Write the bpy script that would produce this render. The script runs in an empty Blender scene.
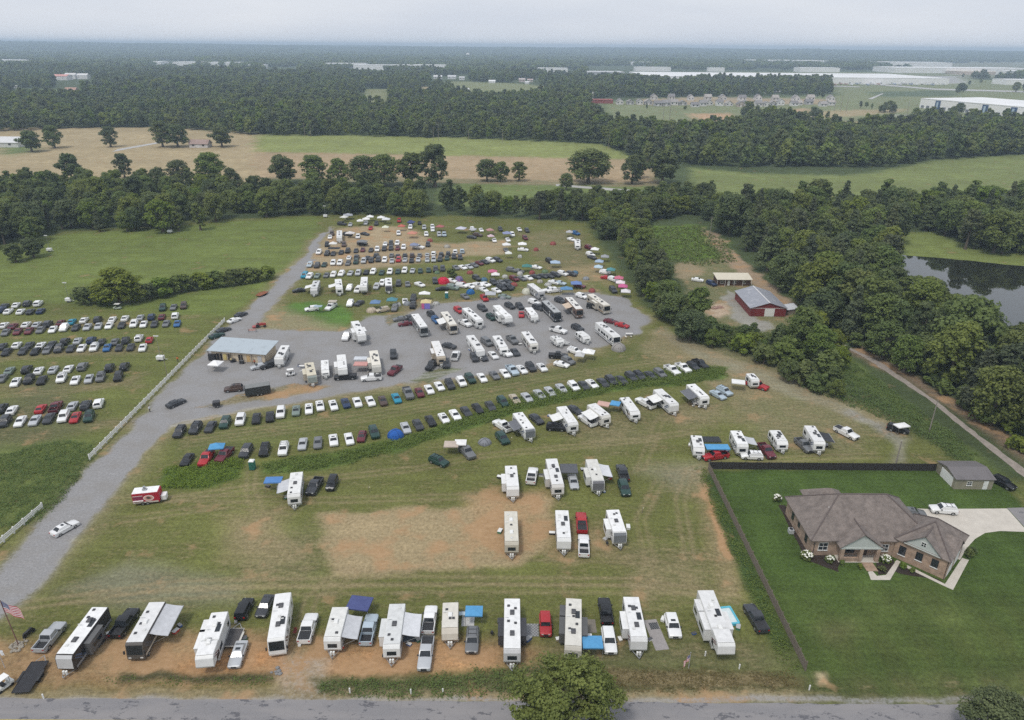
import bpy, bmesh, math, random
import numpy as np
from mathutils import Vector, Matrix
R = math.radians
random.seed(7)
RNG = np.random.default_rng(11)
SC = bpy.context.scene
COL = SC.collection

# ------------------------------------------------------------------ camera
F_PX, CAM_H, PITCH, ROLL = 711.0, 83.0, R(23.83), R(0.45)
def at(x, y, z=0.0):
    """ground point (metres) for a surveyed photo position, on the level z"""
    u, v = (x-512.0)/F_PX, -(y-360.0)/F_PX
    c, s = math.cos(ROLL), math.sin(ROLL)
    u, v = u*c-v*s, u*s+v*c
    cp, sp = math.cos(PITCH), math.sin(PITCH)
    d = (u, cp+v*sp, -sp+v*cp)
    t = (z-CAM_H)/d[2]
    return Vector((t*d[0], t*d[1], z))
def to_px(X, Y, Z=0.0):
    """inverse of at(), vectorised"""
    cp, sp = math.cos(PITCH), math.sin(PITCH)
    X, Y, Z = np.asarray(X, float), np.asarray(Y, float), np.asarray(Z, float)-CAM_H
    depth = np.maximum(Y*cp-Z*sp, 1e-3)
    u, v = X/depth, (Y*sp+Z*cp)/depth
    c, s = math.cos(ROLL), math.sin(ROLL)
    u, v = u*c+v*s, -u*s+v*c
    return 512+u*F_PX, 360-v*F_PX

cam_d = bpy.data.cameras.new("camera"); cam = bpy.data.objects.new("camera", cam_d); COL.objects.link(cam)
cam_d.sensor_fit = 'HORIZONTAL'; cam_d.sensor_width = 36.0; cam_d.lens = 36.0*F_PX/1024.0
cam_d.clip_start = 0.5; cam_d.clip_end = 60000
cam.location = (0, 0, CAM_H)
cam.rotation_euler = (Matrix.Rotation(math.pi/2-PITCH, 3, 'X') @ Matrix.Rotation(ROLL, 3, 'Z')).to_euler()
SC.camera = cam

# ------------------------------------------------------------------ materials
MATS = {}
def nd(nt, typ, **kw):
    n = nt.nodes.new(typ)
    for k, v in kw.items():
        if k in n.inputs: n.inputs[k].default_value = v
        else: setattr(n, k, v)
    return n
def base_mat(name):
    m = bpy.data.materials.new(name); m.use_nodes = True
    nt = m.node_tree
    return m, nt, nt.nodes['Principled BSDF']
def mat(name, col=None, rough=0.6, metal=0.0, amt=0.12, scale=3.0, spec=0.4, bump=0.0, coords='Object', alpha=None):
    """procedural: base colour (or the object's own colour) broken up by two noises"""
    if name in MATS: return MATS[name]
    m, nt, p = base_mat(name)
    tc = nd(nt, 'ShaderNodeTexCoord')
    n1 = nd(nt, 'ShaderNodeTexNoise', Scale=scale, Detail=4.0)
    n2 = nd(nt, 'ShaderNodeTexNoise', Scale=scale*6.3, Detail=3.0)
    nt.links.new(tc.outputs[coords], n1.inputs['Vector']); nt.links.new(tc.outputs[coords], n2.inputs['Vector'])
    ad = nd(nt, 'ShaderNodeMath', operation='ADD')
    nt.links.new(n1.outputs['Fac'], ad.inputs[0]); nt.links.new(n2.outputs['Fac'], ad.inputs[1])
    mr = nd(nt, 'ShaderNodeMapRange'); mr.inputs['From Min'].default_value = 0.6; mr.inputs['From Max'].default_value = 1.4
    mr.inputs['To Min'].default_value = 1-amt; mr.inputs['To Max'].default_value = 1+amt*0.5
    nt.links.new(ad.outputs[0], mr.inputs['Value'])
    vm = nd(nt, 'ShaderNodeVectorMath', operation='SCALE')
    if col is None:
        oi = nd(nt, 'ShaderNodeObjectInfo'); nt.links.new(oi.outputs['Color'], vm.inputs[0])
    else:
        vm.inputs[0].default_value = col[:3]
    nt.links.new(mr.outputs[0], vm.inputs['Scale'])
    nt.links.new(vm.outputs[0], p.inputs['Base Color'])
    p.inputs['Roughness'].default_value = rough; p.inputs['Metallic'].default_value = metal
    p.inputs['Specular IOR Level'].default_value = spec
    if bump:
        b = nd(nt, 'ShaderNodeBump', Strength=bump, Distance=0.05); nt.links.new(n2.outputs['Fac'], b.inputs['Height']); nt.links.new(b.outputs[0], p.inputs['Normal'])
    MATS[name] = m
    return m
PAINT = mat('vehicle_paint', None, 0.32, 0.15, 0.10, 1.2, 0.5)
GLASS = mat('dark_vehicle_glass', (0.018, 0.022, 0.026), 0.08, 0, 0.2, 1.0, 0.5)
RUBBER = mat('tyre_rubber', (0.02, 0.02, 0.02), 0.85, 0, 0.2, 5)
PLASTIC = mat('black_plastic', (0.025, 0.025, 0.027), 0.55, 0, 0.2, 4)
LAMP = mat('headlamp_lens', (0.75, 0.77, 0.78), 0.15, 0.2, 0.1, 5)
TAIL = mat('red_tail_lens', (0.35, 0.02, 0.02), 0.25, 0, 0.1, 5)
METAL = mat('galvanised_metal', (0.42, 0.43, 0.44), 0.45, 0.7, 0.2, 3)
RVSKIN = mat('camper_skin', None, 0.42, 0.0, 0.16, 0.9, 0.4)
RVROOF = mat('camper_roof_membrane', None, 0.65, 0.0, 0.22, 1.3, 0.3)
FABRIC = mat('woven_fabric', None, 0.85, 0, 0.22, 1.6, 0.2)
TRIM = mat('painted_trim', None, 0.5, 0, 0.15, 2.0)
WHITE_PAINT = mat('weathered_white_paint', (0.74, 0.74, 0.71), 0.6, 0, 0.22, 2.0)
WOOD = mat('grey_weathered_wood', (0.20, 0.165, 0.13), 0.9, 0, 0.45, 2.5)
DARKSCREEN = mat('dark_fence_cloth', (0.033, 0.029, 0.027), 0.9, 0, 0.3, 1.5)
CONCRETE = mat('pale_concrete', (0.52, 0.48, 0.42), 0.85, 0, 0.2, 0.6)
ROCK = mat('stone', (0.3, 0.27, 0.22), 0.9, 0, 0.4, 2.0)

# ------------------------------------------------------------------ mesh builder
class MB:
    def __init__(s): s.v, s.f, s.m = [], [], []
    def pts(s, ps): b = len(s.v); s.v += [tuple(p) for p in ps]; return b
    def poly(s, ps, m=0):
        b = s.pts(ps); s.f.append(tuple(range(b, b+len(ps)))); s.m.append(m)
    def box(s, x0, x1, y0, y1, z0, z1, m=0):
        b = s.pts([(x0,y0,z0),(x1,y0,z0),(x1,y1,z0),(x0,y1,z0),(x0,y0,z1),(x1,y0,z1),(x1,y1,z1),(x0,y1,z1)])
        for q in ((0,3,2,1),(4,5,6,7),(0,1,5,4),(1,2,6,5),(2,3,7,6),(3,0,4,7)):
            s.f.append(tuple(b+i for i in q)); s.m.append(m)
    def rings(s, rings, m=0, caps=(True, True), closed=True):
        n = len(rings[0]); bs = [s.pts(r) for r in rings]
        for a, b in zip(bs, bs[1:]):
            for i in range(n if closed else n-1):
                j = (i+1) % n
                s.f.append((a+i, a+j, b+j, b+i)); s.m.append(m)
        if caps[0]: s.f.append(tuple(bs[0]+i for i in reversed(range(n)))); s.m.append(m)
        if caps[1]: s.f.append(tuple(bs[-1]+i for i in range(n))); s.m.append(m)
    def cyl(s, p0, p1, r0, r1=None, n=10, m=0):
        r1 = r0 if r1 is None else r1
        p0, p1 = Vector(p0), Vector(p1); d = (p1-p0).normalized()
        a = d.orthogonal().normalized(); b = d.cross(a)
        s.rings([[p+(a*math.cos(t)+b*math.sin(t))*r for t in [2*math.pi*i/n for i in range(n)]] for p, r in ((p0, r0), (p1, r1))], m)
    def tube(s, ps, r, n=6, m=0):
        for a, b in zip(ps, ps[1:]): s.cyl(a, b, r, r, n, m)
    def prism(s, outline, y0, y1, m=0):
        s.rings([[(x, y0, z) for x, z in outline], [(x, y1, z) for x, z in outline]], m)
    def build(s, name, mats, parent=None, bevel=0.0, smooth=False, mesh_only=False, xf=None):
        me = bpy.data.meshes.new(name)
        v = s.v if xf is None else [tuple(xf @ Vector(p)) for p in s.v]
        me.from_pydata(v, [], s.f)
        if not isinstance(mats, (list, tuple)): mats = [mats]
        for mm in mats: me.materials.append(mm)
        if len(mats) > 1: me.polygons.foreach_set('material_index', s.m)
        bm = bmesh.new(); bm.from_mesh(me)
        bmesh.ops.recalc_face_normals(bm, faces=bm.faces[:])
        if bevel:
            bmesh.ops.remove_doubles(bm, verts=bm.verts[:], dist=1e-4)
            es = [e for e in bm.edges if len(e.link_faces) == 2 and e.calc_face_angle(0) > 0.6]
            bmesh.ops.bevel(bm, geom=es, offset=bevel, segments=2, profile=0.6, affect='EDGES', clamp_overlap=True)
        bm.to_mesh(me); bm.free()
        if smooth:
            me.polygons.foreach_set('use_smooth', [True]*len(me.polygons))
            me.set_sharp_from_angle(angle=R(40))
        me.update()
        if mesh_only: return me
        o = bpy.data.objects.new(name, me); COL.objects.link(o)
        if parent: o.parent = parent
        return o

KIDS = {}
def part(name, mb, mats, parent, color=None, **kw):
    o = mb.build(name, mats, parent, **kw)
    if color is not None: o.color = (*color[:3], 1)
    KIDS.setdefault(parent.name, []).append(o)
    return o
def tag(o, label=None, cat=None, group=None, kind=None):
    if label: o['label'] = label
    if cat: o['category'] = cat
    if group: o['group'] = group
    if kind: o['kind'] = kind
    return o
def thing(name, label, cat, loc=(0,0,0), rz=0.0, group=None):
    o = bpy.data.objects.new(name, None); COL.objects.link(o)
    o.location = loc; o.rotation_euler = (0, 0, rz); o.empty_display_size = 0.3
    return tag(o, label, cat, group)
def copy_tree(o, parent=None):
    c = o.copy(); COL.objects.link(c)
    if parent: c.parent = parent
    for ch in KIDS.get(o.name, ()):
        k = copy_tree(ch, c); KIDS.setdefault(c.name, []).append(k)
    return c
def structure(o): o['kind'] = 'structure'; return o

# ------------------------------------------------------------------ world, sun, haze
w = bpy.data.worlds.new("World"); SC.world = w; w.use_nodes = True
nt = w.node_tree; bg = nt.nodes['Background']
SUN_EL, SUN_AZ = R(62), R(215)           # azimuth clockwise from +Y: the sun stands behind the viewer, to the left
sky = nd(nt, 'ShaderNodeTexSky', sky_type='NISHITA', sun_disc=False, sun_elevation=SUN_EL, sun_rotation=SUN_AZ, air_density=1.2, dust_density=4.0)
tc = nd(nt, 'ShaderNodeTexCoord')
mp = nd(nt, 'ShaderNodeMapping'); mp.inputs['Scale'].default_value = (1.0, 1.0, 7.0)
nt.links.new(tc.outputs['Generated'], mp.inputs['Vector'])
cn = nd(nt, 'ShaderNodeTexNoise', Scale=2.6, Detail=5.0); nt.links.new(mp.outputs[0], cn.inputs['Vector'])
cr = nd(nt, 'ShaderNodeValToRGB')
cr.color_ramp.elements[0].position = 0.30; cr.color_ramp.elements[0].color = (6.3, 6.75, 7.6, 1)
cr.color_ramp.elements[1].position = 0.72; cr.color_ramp.elements[1].color = (7.6, 7.85, 8.35, 1)
nt.links.new(cn.outputs['Fac'], cr.inputs['Fac'])
mx = nd(nt, 'ShaderNodeMix', data_type='RGBA'); mx.inputs['Factor'].default_value = 0.86
nt.links.new(sky.outputs[0], mx.inputs['A']); nt.links.new(cr.outputs['Color'], mx.inputs['B'])
nt.links.new(mx.outputs['Result'], bg.inputs['Color']); bg.inputs['Strength'].default_value = 0.092
sd = bpy.data.lights.new('sun', 'SUN'); so = bpy.data.objects.new('sun', sd); COL.objects.link(so)
sd.energy = 1.5; sd.angle = R(10); sd.color = (1.0, 0.96, 0.90)
sv = Vector((math.sin(SUN_AZ)*math.cos(SUN_EL), math.cos(SUN_AZ)*math.cos(SUN_EL), math.sin(SUN_EL)))
so.rotation_euler = sv.to_track_quat('Z', 'Y').to_euler(); so.location = (0, 0, 100)
SC.view_settings.view_transform = 'Standard'; SC.view_settings.look = 'None'
SC.view_settings.gamma = 1; SC.view_settings.exposure = 0.36; SC.view_settings.use_curve_mapping = False
cy = SC.cycles
cy.max_bounces = 6; cy.diffuse_bounces = 3; cy.glossy_bounces = 2; cy.transmission_bounces = 2; cy.volume_bounces = 0
cy.transparent_max_bounces = 6; cy.use_denoising = False; cy.caustics_reflective = False; cy.caustics_refractive = False
cy.use_adaptive_sampling = False; SC.render.filter_size = 1.25

HZ_TOP = 112.0
hb = MB(); hb.box(-13500, 13500, -160, 15500, -1.0, HZ_TOP)
hm = bpy.data.materials.new('pale_haze'); hm.use_nodes = True
hn = hm.node_tree; hn.nodes.remove(hn.nodes['Principled BSDF'])
pv = nd(hn, 'ShaderNodeVolumePrincipled'); pv.inputs['Density'].default_value = 1.65e-4
pv.inputs['Color'].default_value = (0.66, 0.83, 1.0, 1); pv.inputs['Anisotropy'].default_value = 0.0
hn.links.new(pv.outputs[0], hn.nodes['Material Output'].inputs['Volume'])
haze = hb.build('haze', hm); haze['kind'] = 'stuff'
haze.display_type = 'WIRE'

# ------------------------------------------------------------------ numpy noise and polygon masks
def vnoise(x, y, seed=0):
    """smooth value noise, vectorised"""
    xi, yi = np.floor(x).astype(np.int64), np.floor(y).astype(np.int64)
    fx, fy = x-xi, y-yi
    fx, fy = fx*fx*(3-2*fx), fy*fy*(3-2*fy)
    def h(a, b):
        n = (a*374761393 + b*668265263 + seed*1442695041) & 0xffffffff
        n = ((n ^ (n >> 13))*1274126177) & 0xffffffff
        return ((n ^ (n >> 16)) & 0xffff)/65535.0
    return (h(xi,yi)*(1-fx)+h(xi+1,yi)*fx)*(1-fy)+(h(xi,yi+1)*(1-fx)+h(xi+1,yi+1)*fx)*fy
def fbm(x, y, seed=0, o=4):
    s, a, t = 0, 1, 0
    for i in range(o):
        s = s+a*vnoise(x*2**i, y*2**i, seed+i*17); t += a; a *= 0.5
    return s/t
def inside(px, py, poly):
    r = np.zeros(px.shape, bool); n = len(poly)
    for i in range(n):
        (x0, y0), (x1, y1) = poly[i], poly[(i+1) % n]
        if y0 == y1: continue
        c = ((y0 > py) != (y1 > py)) & (px < (x1-x0)*(py-y0)/(y1-y0)+x0)
        r ^= c
    return r
def sdist(px, py, poly):
    d = np.full(px.shape, 1e18); n = len(poly)
    for i in range(n):
        (x0, y0), (x1, y1) = poly[i], poly[(i+1) % n]
        ex, ey = x1-x0, y1-y0; L = ex*ex+ey*ey+1e-9
        t = np.clip(((px-x0)*ex+(py-y0)*ey)/L, 0, 1)
        d = np.minimum(d, (px-x0-t*ex)**2+(py-y0-t*ey)**2)
    d = np.sqrt(d)
    return np.where(inside(px, py, poly), d, -d)
def gpoly(pts): return [tuple(at(*p)[:2]) for p in pts]
def sstep(a, b, x):
    t = np.clip((x-a)/(b-a), 0, 1); return t*t*(3-2*t)
# ------------------------------------------------------------------ ground: one sheet to the horizon
def axis(near0, near1, step, far, grow):
    a = list(np.arange(near0, near1, step)); s = step; p = a[-1]
    while p < far: s *= grow; p += s; a.append(p)
    return a
xs_p = axis(0, 150, 0.62, 13000, 1.045); xs = np.array([-x for x in xs_p[:0:-1]]+xs_p)
ys_l = list(np.arange(-40, 64, 6.0)); y, s = 64.0, 0.40
while y < 15000:
    ys_l.append(y); y += s
    if y > 90: s *= 1.0062 if y < 420 else 1.03
ys = np.array(ys_l)
GX, GY = np.meshgrid(xs, ys); gx, gy = GX.ravel(), GY.ravel()
def height(x, y):
    r = sstep(5200, 11500, np.hypot(x, y))
    return r*(30+62*fbm(x/2600.0+4.0, y/1500.0, 5, 3)+22*sstep(2000, -6000, x))*sstep(15300, 12500, y*0+np.hypot(x*0.6, y))
gz = height(gx, gy)
# edges of every patch wander a little, as mown and worn edges do
wx = gx+(fbm(gx/5.0, gy/5.0, 1)-0.5)*np.clip(gy*0.016, 1.2, 30)*1.5
wy = gy+(fbm(gx/5.0, gy/5.0, 2)-0.5)*np.clip(gy*0.016, 1.2, 30)*1.5
col = np.empty((gx.size, 3)); col[:] = (0.060, 0.080, 0.032)
dry = np.zeros(gx.size); dirt = np.zeros(gx.size); grav = np.zeros(gx.size); kind = np.zeros(gx.size, int)
def region(poly, soft, c=None, d=None, e=None, g=None, k=None, amt=1.0, world=False, wob=True):
    P = poly if world else gpoly(poly)
    a = np.array(P); lo, hi = a.min(0)-soft*2-30, a.max(0)+soft*2+30
    sel = np.nonzero((gx > lo[0]) & (gx < hi[0]) & (gy > lo[1]) & (gy < hi[1]))[0]
    if not sel.size: return
    X, Y = (wx[sel], wy[sel]) if wob else (gx[sel], gy[sel])
    sd_ = sdist(X, Y, P); m = sstep(-soft, soft, sd_)*amt
    if c is not None: col[sel] = col[sel]*(1-m[:, None])+np.array(c)*m[:, None]
    for arr, val in ((dry, d), (dirt, e), (grav, g)):
        if val is not None: arr[sel] = arr[sel]*(1-m)+val*m
    if k is not None: kind[sel[sd_ > 0]] = k
G_LOT, G_UP, G_PARK = (0.116, 0.124, 0.036), (0.122, 0.152, 0.038), (0.116, 0.130, 0.036)
TAN, HAYGREEN = (0.33, 0.265, 0.155), (0.20, 0.225, 0.072)
# far fields
region([(-30,128),(165,127),(262,134),(262,160),(240,180),(60,180),(-30,176)], 6, TAN, 0.45, 0.1, 0, 3)
region([(235,152),(262,134),(262,190),(235,190)], 6, TAN, 0.4, 0.1, 0, 3)
region([(255,134),(450,137),(600,144),(640,160),(520,158),(255,152)], 6, HAYGREEN, 0.15, 0, 0, 3)
region([(255,152),(520,157),(650,160),(655,188),(560,183),(455,182),(255,178)], 7, (0.33,0.245,0.15), 0.5, 0.15, 0, 3)
region([(440,183),(660,186),(660,212),(440,205)], 5, (0.135,0.17,0.055), 0.1, 0, 0, 3)
region([(330,176),(660,183),(660,187),(330,181)], 3, (0.20,0.18,0.10), 0.4, 0.1, 0, 3)
region([(690,168),(760,174),(855,175),(905,167),(940,160),(1100,150),(1100,188),(1024,190),(900,196),(690,200)], 6, (0.150,0.178,0.060), 0.2, 0, 0, 3)
# far clearings and the new estates
region([(600,103),(612,128),(640,133),(700,132),(770,124),(812,133),(850,138),(940,124),(1024,126),(1180,126),(1180,80),(980,80),(935,72),(640,72),(640,84),(830,85),(832,95),(760,98),(612,101)], 20, (0.15,0.18,0.085), 0.35, 0.1, 0, 3)
region([(690,114),(728,113),(732,121),(700,122)], 12, (0.42,0.29,0.18), 0.3, 0.6, 0, 3)
region([(775,111),(806,108),(806,119),(780,121)], 12, (0.40,0.29,0.18), 0.3, 0.5, 0, 3)
region([(838,123),(875,121),(870,128),(842,128)], 10, (0.42,0.29,0.18), 0.3, 0.5, 0, 3)
region([(780,112),(900,109),(905,112),(830,118),(780,117)], 10, (0.30,0.25,0.14), 0.5, 0.2, 0, 3)
region([(640,99),(700,97),(830,99),(830,104),(640,105)], 12, (0.28,0.24,0.16), 0.3, 0.4, 0, 3)
region([(640,77),(960,76),(965,84),(640,83)], 15, (0.42,0.41,0.39), 0, 0, 0.5, 3)
region([(900,115),(1100,122),(1100,128),(905,120)], 8, (0.33,0.32,0.30), 0, 0, 0.6, 3)
region([(870,92),(955,90),(955,96),(880,97)], 12, (0.085,0.115,0.06), 0.1, 0, 0, 3)
region([(885,63),(1040,62),(1040,77),(960,78),(955,71),(890,69)], 40, (0.17,0.18,0.11), 0.3, 0.1, 0.1, 3)
region([(953,70),(985,69),(985,75),(955,75)], 20, (0.38,0.34,0.27), 0.3, 0.2, 0.2, 3)
region([(448,81),(512,83),(548,86),(545,99),(455,98)], 15, (0.17,0.19,0.085), 0.3, 0, 0, 3)
region([(362,89),(390,89),(390,112),(366,112)], 14, (0.17,0.19,0.085), 0.4, 0, 0, 3)
region([(418,87),(434,87),(434,98),(420,98)], 12, TAN, 0.4, 0, 0, 3)
region([(14,88),(84,90),(84,102),(14,102)], 14, (0.12,0.16,0.06), 0.1, 0, 0, 3)
region([(0,142),(22,140),(40,150),(0,158)], 6, (0.11,0.15,0.05), 0.1, 0, 0, 3)
# near land
region([(-400,730),(-400,240),(0,246),(45,238),(60,232),(230,219),(330,214),(460,216),(585,222),(640,300),(700,350),(780,385),(870,405),(985,475),(1500,560),(1500,730)], 3, G_LOT, 0.24, 0.03, 0, 0)
region([(-400,240),(0,246),(45,238),(60,234),(215,223),(322,216),(300,258),(262,290),(225,318),(-20,300),(-400,300)], 3, G_UP, 0.12, 0.0, 0, 3)
region([(-400,300),(0,300),(225,318),(190,356),(90,462),(0,470),(-400,470)], 3, G_PARK, 0.22, 0.05, 0, 0)
for yy in (325, 352, 386, 426): region([(-60,yy),(140,yy-7),(150,yy+1),(-60,yy+9)], 3, (0.13,0.115,0.055), 0.45, 0.12, 0, amt=.8)
region([(-200,458),(60,438),(97,442),(88,468),(62,505),(45,520),(-200,560)], 2, (0.11,0.135,0.038), -0.1, 0, 0)
region([(60,372),(90,430),(60,440),(-60,450),(-60,430)], 5, (0.10,0.105,0.045), 0.3, 0.08, 0)
# lot: strips between the rows of cars, worn and grassy patches
region([(180,425),(340,395),(560,362),(640,345),(680,352),(640,372),(520,393),(340,432),(170,462)], 4, (0.100,0.112,0.034), 0.24, 0.04)
region([(250,334),(262,312),(300,302),(346,304),(352,316),(340,332)], 2, (0.085,0.16,0.030), 0.03, 0)
region([(300,262),(340,228),(400,226),(430,238),(425,262),(380,268),(310,272)], 3, (0.30,0.235,0.145), 0.5, 0.35)
region([(330,240),(450,243),(510,240),(505,254),(440,258),(330,262)], 3, (0.30,0.235,0.15), 0.5, 0.3, amt=.85)
region([(520,232),(580,230),(600,280),(580,292),(540,262)], 6, (0.12,0.115,0.05), 0.4, 0.1)
region([(560,268),(600,264),(612,290),(590,292)], 4, (0.2,0.16,0.08), 0.55, 0.3)
region([(300,292),(440,288),(600,280),(620,296),(440,302),(352,312)], 4, (0.106,0.116,0.036), 0.28, 0.08)
region([(395,306),(430,300),(440,306),(410,316)], 2, (0.13,0.12,0.06), 0.4, 0.1)
region([(655,330),(700,345),(760,362),(850,405),(900,420),(900,430),(800,420),(740,412),(700,380),(640,350)], 4, (0.16,0.145,0.072), 0.5, 0.12)
region([(735,400),(800,385),(870,430),(850,455),(800,452),(760,440)], 5, (0.135,0.13,0.06), 0.42, 0.1)
region([(650,410),(720,400),(740,420),(680,430)], 5, (0.15,0.14,0.065), 0.45, 0.1)
region([(560,425),(640,410),(650,440),(600,450)], 6, (0.13,0.125,0.055), 0.45, 0.1)
region([(320,514),(400,509),(470,508),(520,498),(552,500),(552,540),(520,565),(430,572),(330,575)], 1.3, (0.27,0.21,0.12), 0.70, 0.36)
region([(468,496),(545,492),(552,515),(545,548),(470,552)], 3, (0.30,0.205,0.11), 0.6, 0.62)
region([(535,520),(610,528),(620,556),(560,560)], 4, (0.17,0.14,0.062), 0.55, 0.3)
region([(240,540),(320,528),(320,580),(240,590)], 6, (0.12,0.118,0.05), 0.45, 0.1)
region([(620,540),(700,560),(720,600),(640,600)], 6, (0.125,0.12,0.05), 0.5, 0.15)
region([(225,515),(280,512),(280,560),(225,555)], 4, (0.22,0.175,0.095), 0.6, 0.25, amt=.6)
region([(60,590),(130,560),(240,585),(235,600),(120,608)], 3, (0.20,0.19,0.15), 0.35, 0.1, 0.22, amt=.55)
region([(690,470),(704,476),(736,540),(744,600),(722,598),(702,520)], 2, (0.18,0.145,0.07), 0.6, 0.3, amt=.8)
region([(699,490),(704,490),(735,556),(728,560)], 0.8, (0.36,0.20,0.10), 0.4, 0.8, amt=.8)
region([(640,470),(700,462),(712,476),(680,490)], 4, (0.24,0.22,0.16), 0.45, 0.1, 0.25, amt=.6)
region([(655,330),(662,328),(715,352),(790,378),(850,405),(905,432),(900,438),(840,412),(770,388),(700,360)], 2.0, (0.22,0.205,0.145), 0.45, 0.1, 0.22, amt=.7)
region([(838,412),(850,410),(900,432),(905,448),(890,440)], 1.5, (0.27,0.255,0.215), 0.2, 0.1, 0.45, amt=.65)
region([(900,440),(912,438),(905,462),(890,462)], 1.5, (0.27,0.25,0.2), 0.25, 0.1, 0.35, amt=.6)
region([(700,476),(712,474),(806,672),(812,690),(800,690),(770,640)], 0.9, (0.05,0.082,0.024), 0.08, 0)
for q in ([(262,463),(330,453),(400,439),(430,430),(470,415),(510,400),(560,389),(640,374),(690,367),(726,367),(728,377),(690,384),(640,388),(560,402),(515,413),(470,428),(430,440),(400,450),(330,467),(265,474)], [(163,470),(200,463),(240,458),(240,476),(200,489),(163,488)]): region(q, 1.0, (0.09,0.135,0.03), -0.2, -0.3)
# front strip: scraped orange soil behind the ditch
region([(-60,640),(60,640),(230,632),(420,636),(520,640),(560,650),(520,668),(430,678),(320,684),(120,690),(-60,690)], 2.5, (0.225,0.145,0.072), 0.42, 0.42)
region([(268,655),(335,655),(330,700),(278,700)], 1.5, (0.31,0.24,0.165), 0.3, 0.5, 0.3)
region([(150,650),(280,650),(280,672),(170,672)], 2, (0.36,0.19,0.085), 0.35, 0.7, amt=.85)
region([(330,652),(420,645),(500,650),(490,672),(400,676),(330,680)], 2, (0.37,0.21,0.10), 0.42, 0.7, amt=.85)
region([(90,630),(150,640),(230,648),(150,668),(90,668)], 2.5, (0.30,0.20,0.10), 0.6, 0.5, amt=.8)
region([(550,640),(690,640),(800,650),(800,676),(550,672)], 3, (0.11,0.112,0.046), 0.35, 0.1)
region([(120,672),(270,676),(270,684),(120,681)], 0.7, (0.07,0.065,0.03), 0.25, 0.1)
region([(312,680),(430,676),(520,666),(640,664),(800,674),(806,690),(700,692),(500,697),(320,697)], 1.2, (0.075,0.08,0.03), 0.25, 0.1)
region([(600,668),(800,676),(806,688),(600,684)], 1.0, (0.14,0.105,0.05), 0.6, 0.15, amt=.7)
region([(-80,690),(1100,690),(1100,702),(-80,703)], 0.5, (0.20,0.165,0.095), 0.6, 0.3, amt=.75)
region([(-80,698),(1100,696),(1100,703),(-80,704)], 0.5, (0.33,0.30,0.25), 0.3, 0.3, 0.5)
# house lawn
region([(709,470),(935,466),(990,470),(1035,520),(1400,560),(1400,694),(815,692),(806,672)], 0.9, (0.052,0.084,0.018), -0.4, -0.4, 0, 2)
region([(800,600),(900,620),(1000,600),(1100,610),(1100,680),(820,680)], 10, (0.066,0.084,0.022), -0.4, -0.4)
region([(806,680),(850,676),(1100,672),(1100,694),(815,694)], 2, (0.085,0.095,0.032), 0.35, 0.08)
region([(812,672),(822,672),(824,684),(814,684)], 0.6, (0.40,0.33,0.2), 0.6, 0.4)
for i_ in range(9):
    x_ = 46+i_*6.2; region([(x_, 70), (x_+3.1, 70), (x_+3.1, 129), (x_, 129)], 0.8, (0.064,0.101,0.022), -0.4, -0.4, amt=.38 if i_ % 2 else .25, world=True)
region([(870,590),(930,585),(950,605),(880,615)], 6, (0.085,0.10,0.03), 0.0, -0.2, amt=.6)
region([(820,628),(850,622),(852,634),(826,640)], 3, (0.12,0.115,0.05), 0.25, 0, amt=.6)
region([(930,612),(955,606),(960,622),(935,626)], 3, (0.10,0.125,0.035), 0.1, 0, amt=.7)
# barn yard, dirt bank and weed patch
region([(640,226),(700,225),(730,245),(738,265),(690,262),(660,258)], 3, (0.10,0.155,0.025), 0.0, 0, 0)
region([(672,262),(735,258),(800,318),(800,335),(740,335),(700,330),(690,300)], 2.5, (0.12,0.125,0.055), 0.4, 0.15)
region([(672,264),(690,262),(705,270),(690,280),(675,276)], 2, (0.22,0.18,0.11), 0.5, 0.2)
region([(702,306),(724,300),(730,316),(712,320)], 2, (0.36,0.28,0.2), 0.3, 0.4)
region([(700,228),(712,230),(760,275),(795,305),(790,318),(770,300),(725,262),(708,242)], 1.5, (0.27,0.20,0.135), 0.4, 0.35)
region([(722,297),(732,291),(756,318),(780,328),(760,332),(735,322)], 1.2, (0.30,0.285,0.25), 0.2, 0.1, 0.5, amt=.8)
region([(790,330),(845,352),(905,402),(960,440),(1024,495),(985,476),(940,440),(880,400),(800,345)], 1.5, (0.09,0.118,0.034), 0.1, 0)
region([(846,350),(930,395),(1080,500),(1080,480),(930,385),(860,345)], 2.5, (0.17,0.125,0.085), 0.3, 0.5)
# dam beyond the pond
region([(900,232),(940,232),(962,246),(1080,258),(1080,276),(985,266),(904,258)], 2, (0.15,0.18,0.05), 0.12, 0)
# gravel
LOT = [(20,602),(-30,640),(-60,660),(-60,610),(0,573),(53,509),(95,464),(133,428),(160,397),(196,362),(226,330),(262,297),(300,261),(322,233),(333,227),(318,246),(301,276),(273,302),(253,329),(300,332),(344,331),(366,318),(400,316),(430,304),(520,297),(590,292),(626,300),(646,318),(640,331),(618,339),(600,347),(560,353),(540,368),(470,376),(436,380),(410,383),(345,393),(260,406),(195,418),(168,426),(155,438),(124,480),(73,540),(40,580)]
region([(10,612),(0,573),(53,509),(133,428),(226,330),(262,297),(322,233),(335,227),(318,250),(275,305),(350,330),(430,302),(590,290),(650,318),(620,342),(540,372),(410,388),(260,410),(170,430),(80,540)], 5, (0.25,0.205,0.13), 0.5, 0.35, 0.1, amt=.8)
region(LOT, 1.8, (0.268,0.262,0.262), 0.0, 0.0, 1.0, 1)
region([(182,411),(235,396),(290,384),(335,386),(300,395),(235,405)], 1.5, (0.16,0.135,0.065), 0.45, 0.35, 0.15, 0, amt=.9)
region([(250,398),(285,390),(330,384),(320,390),(270,399)], 1, (0.30,0.20,0.10), 0.4, 0.7, 0.2, amt=.8)
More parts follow.
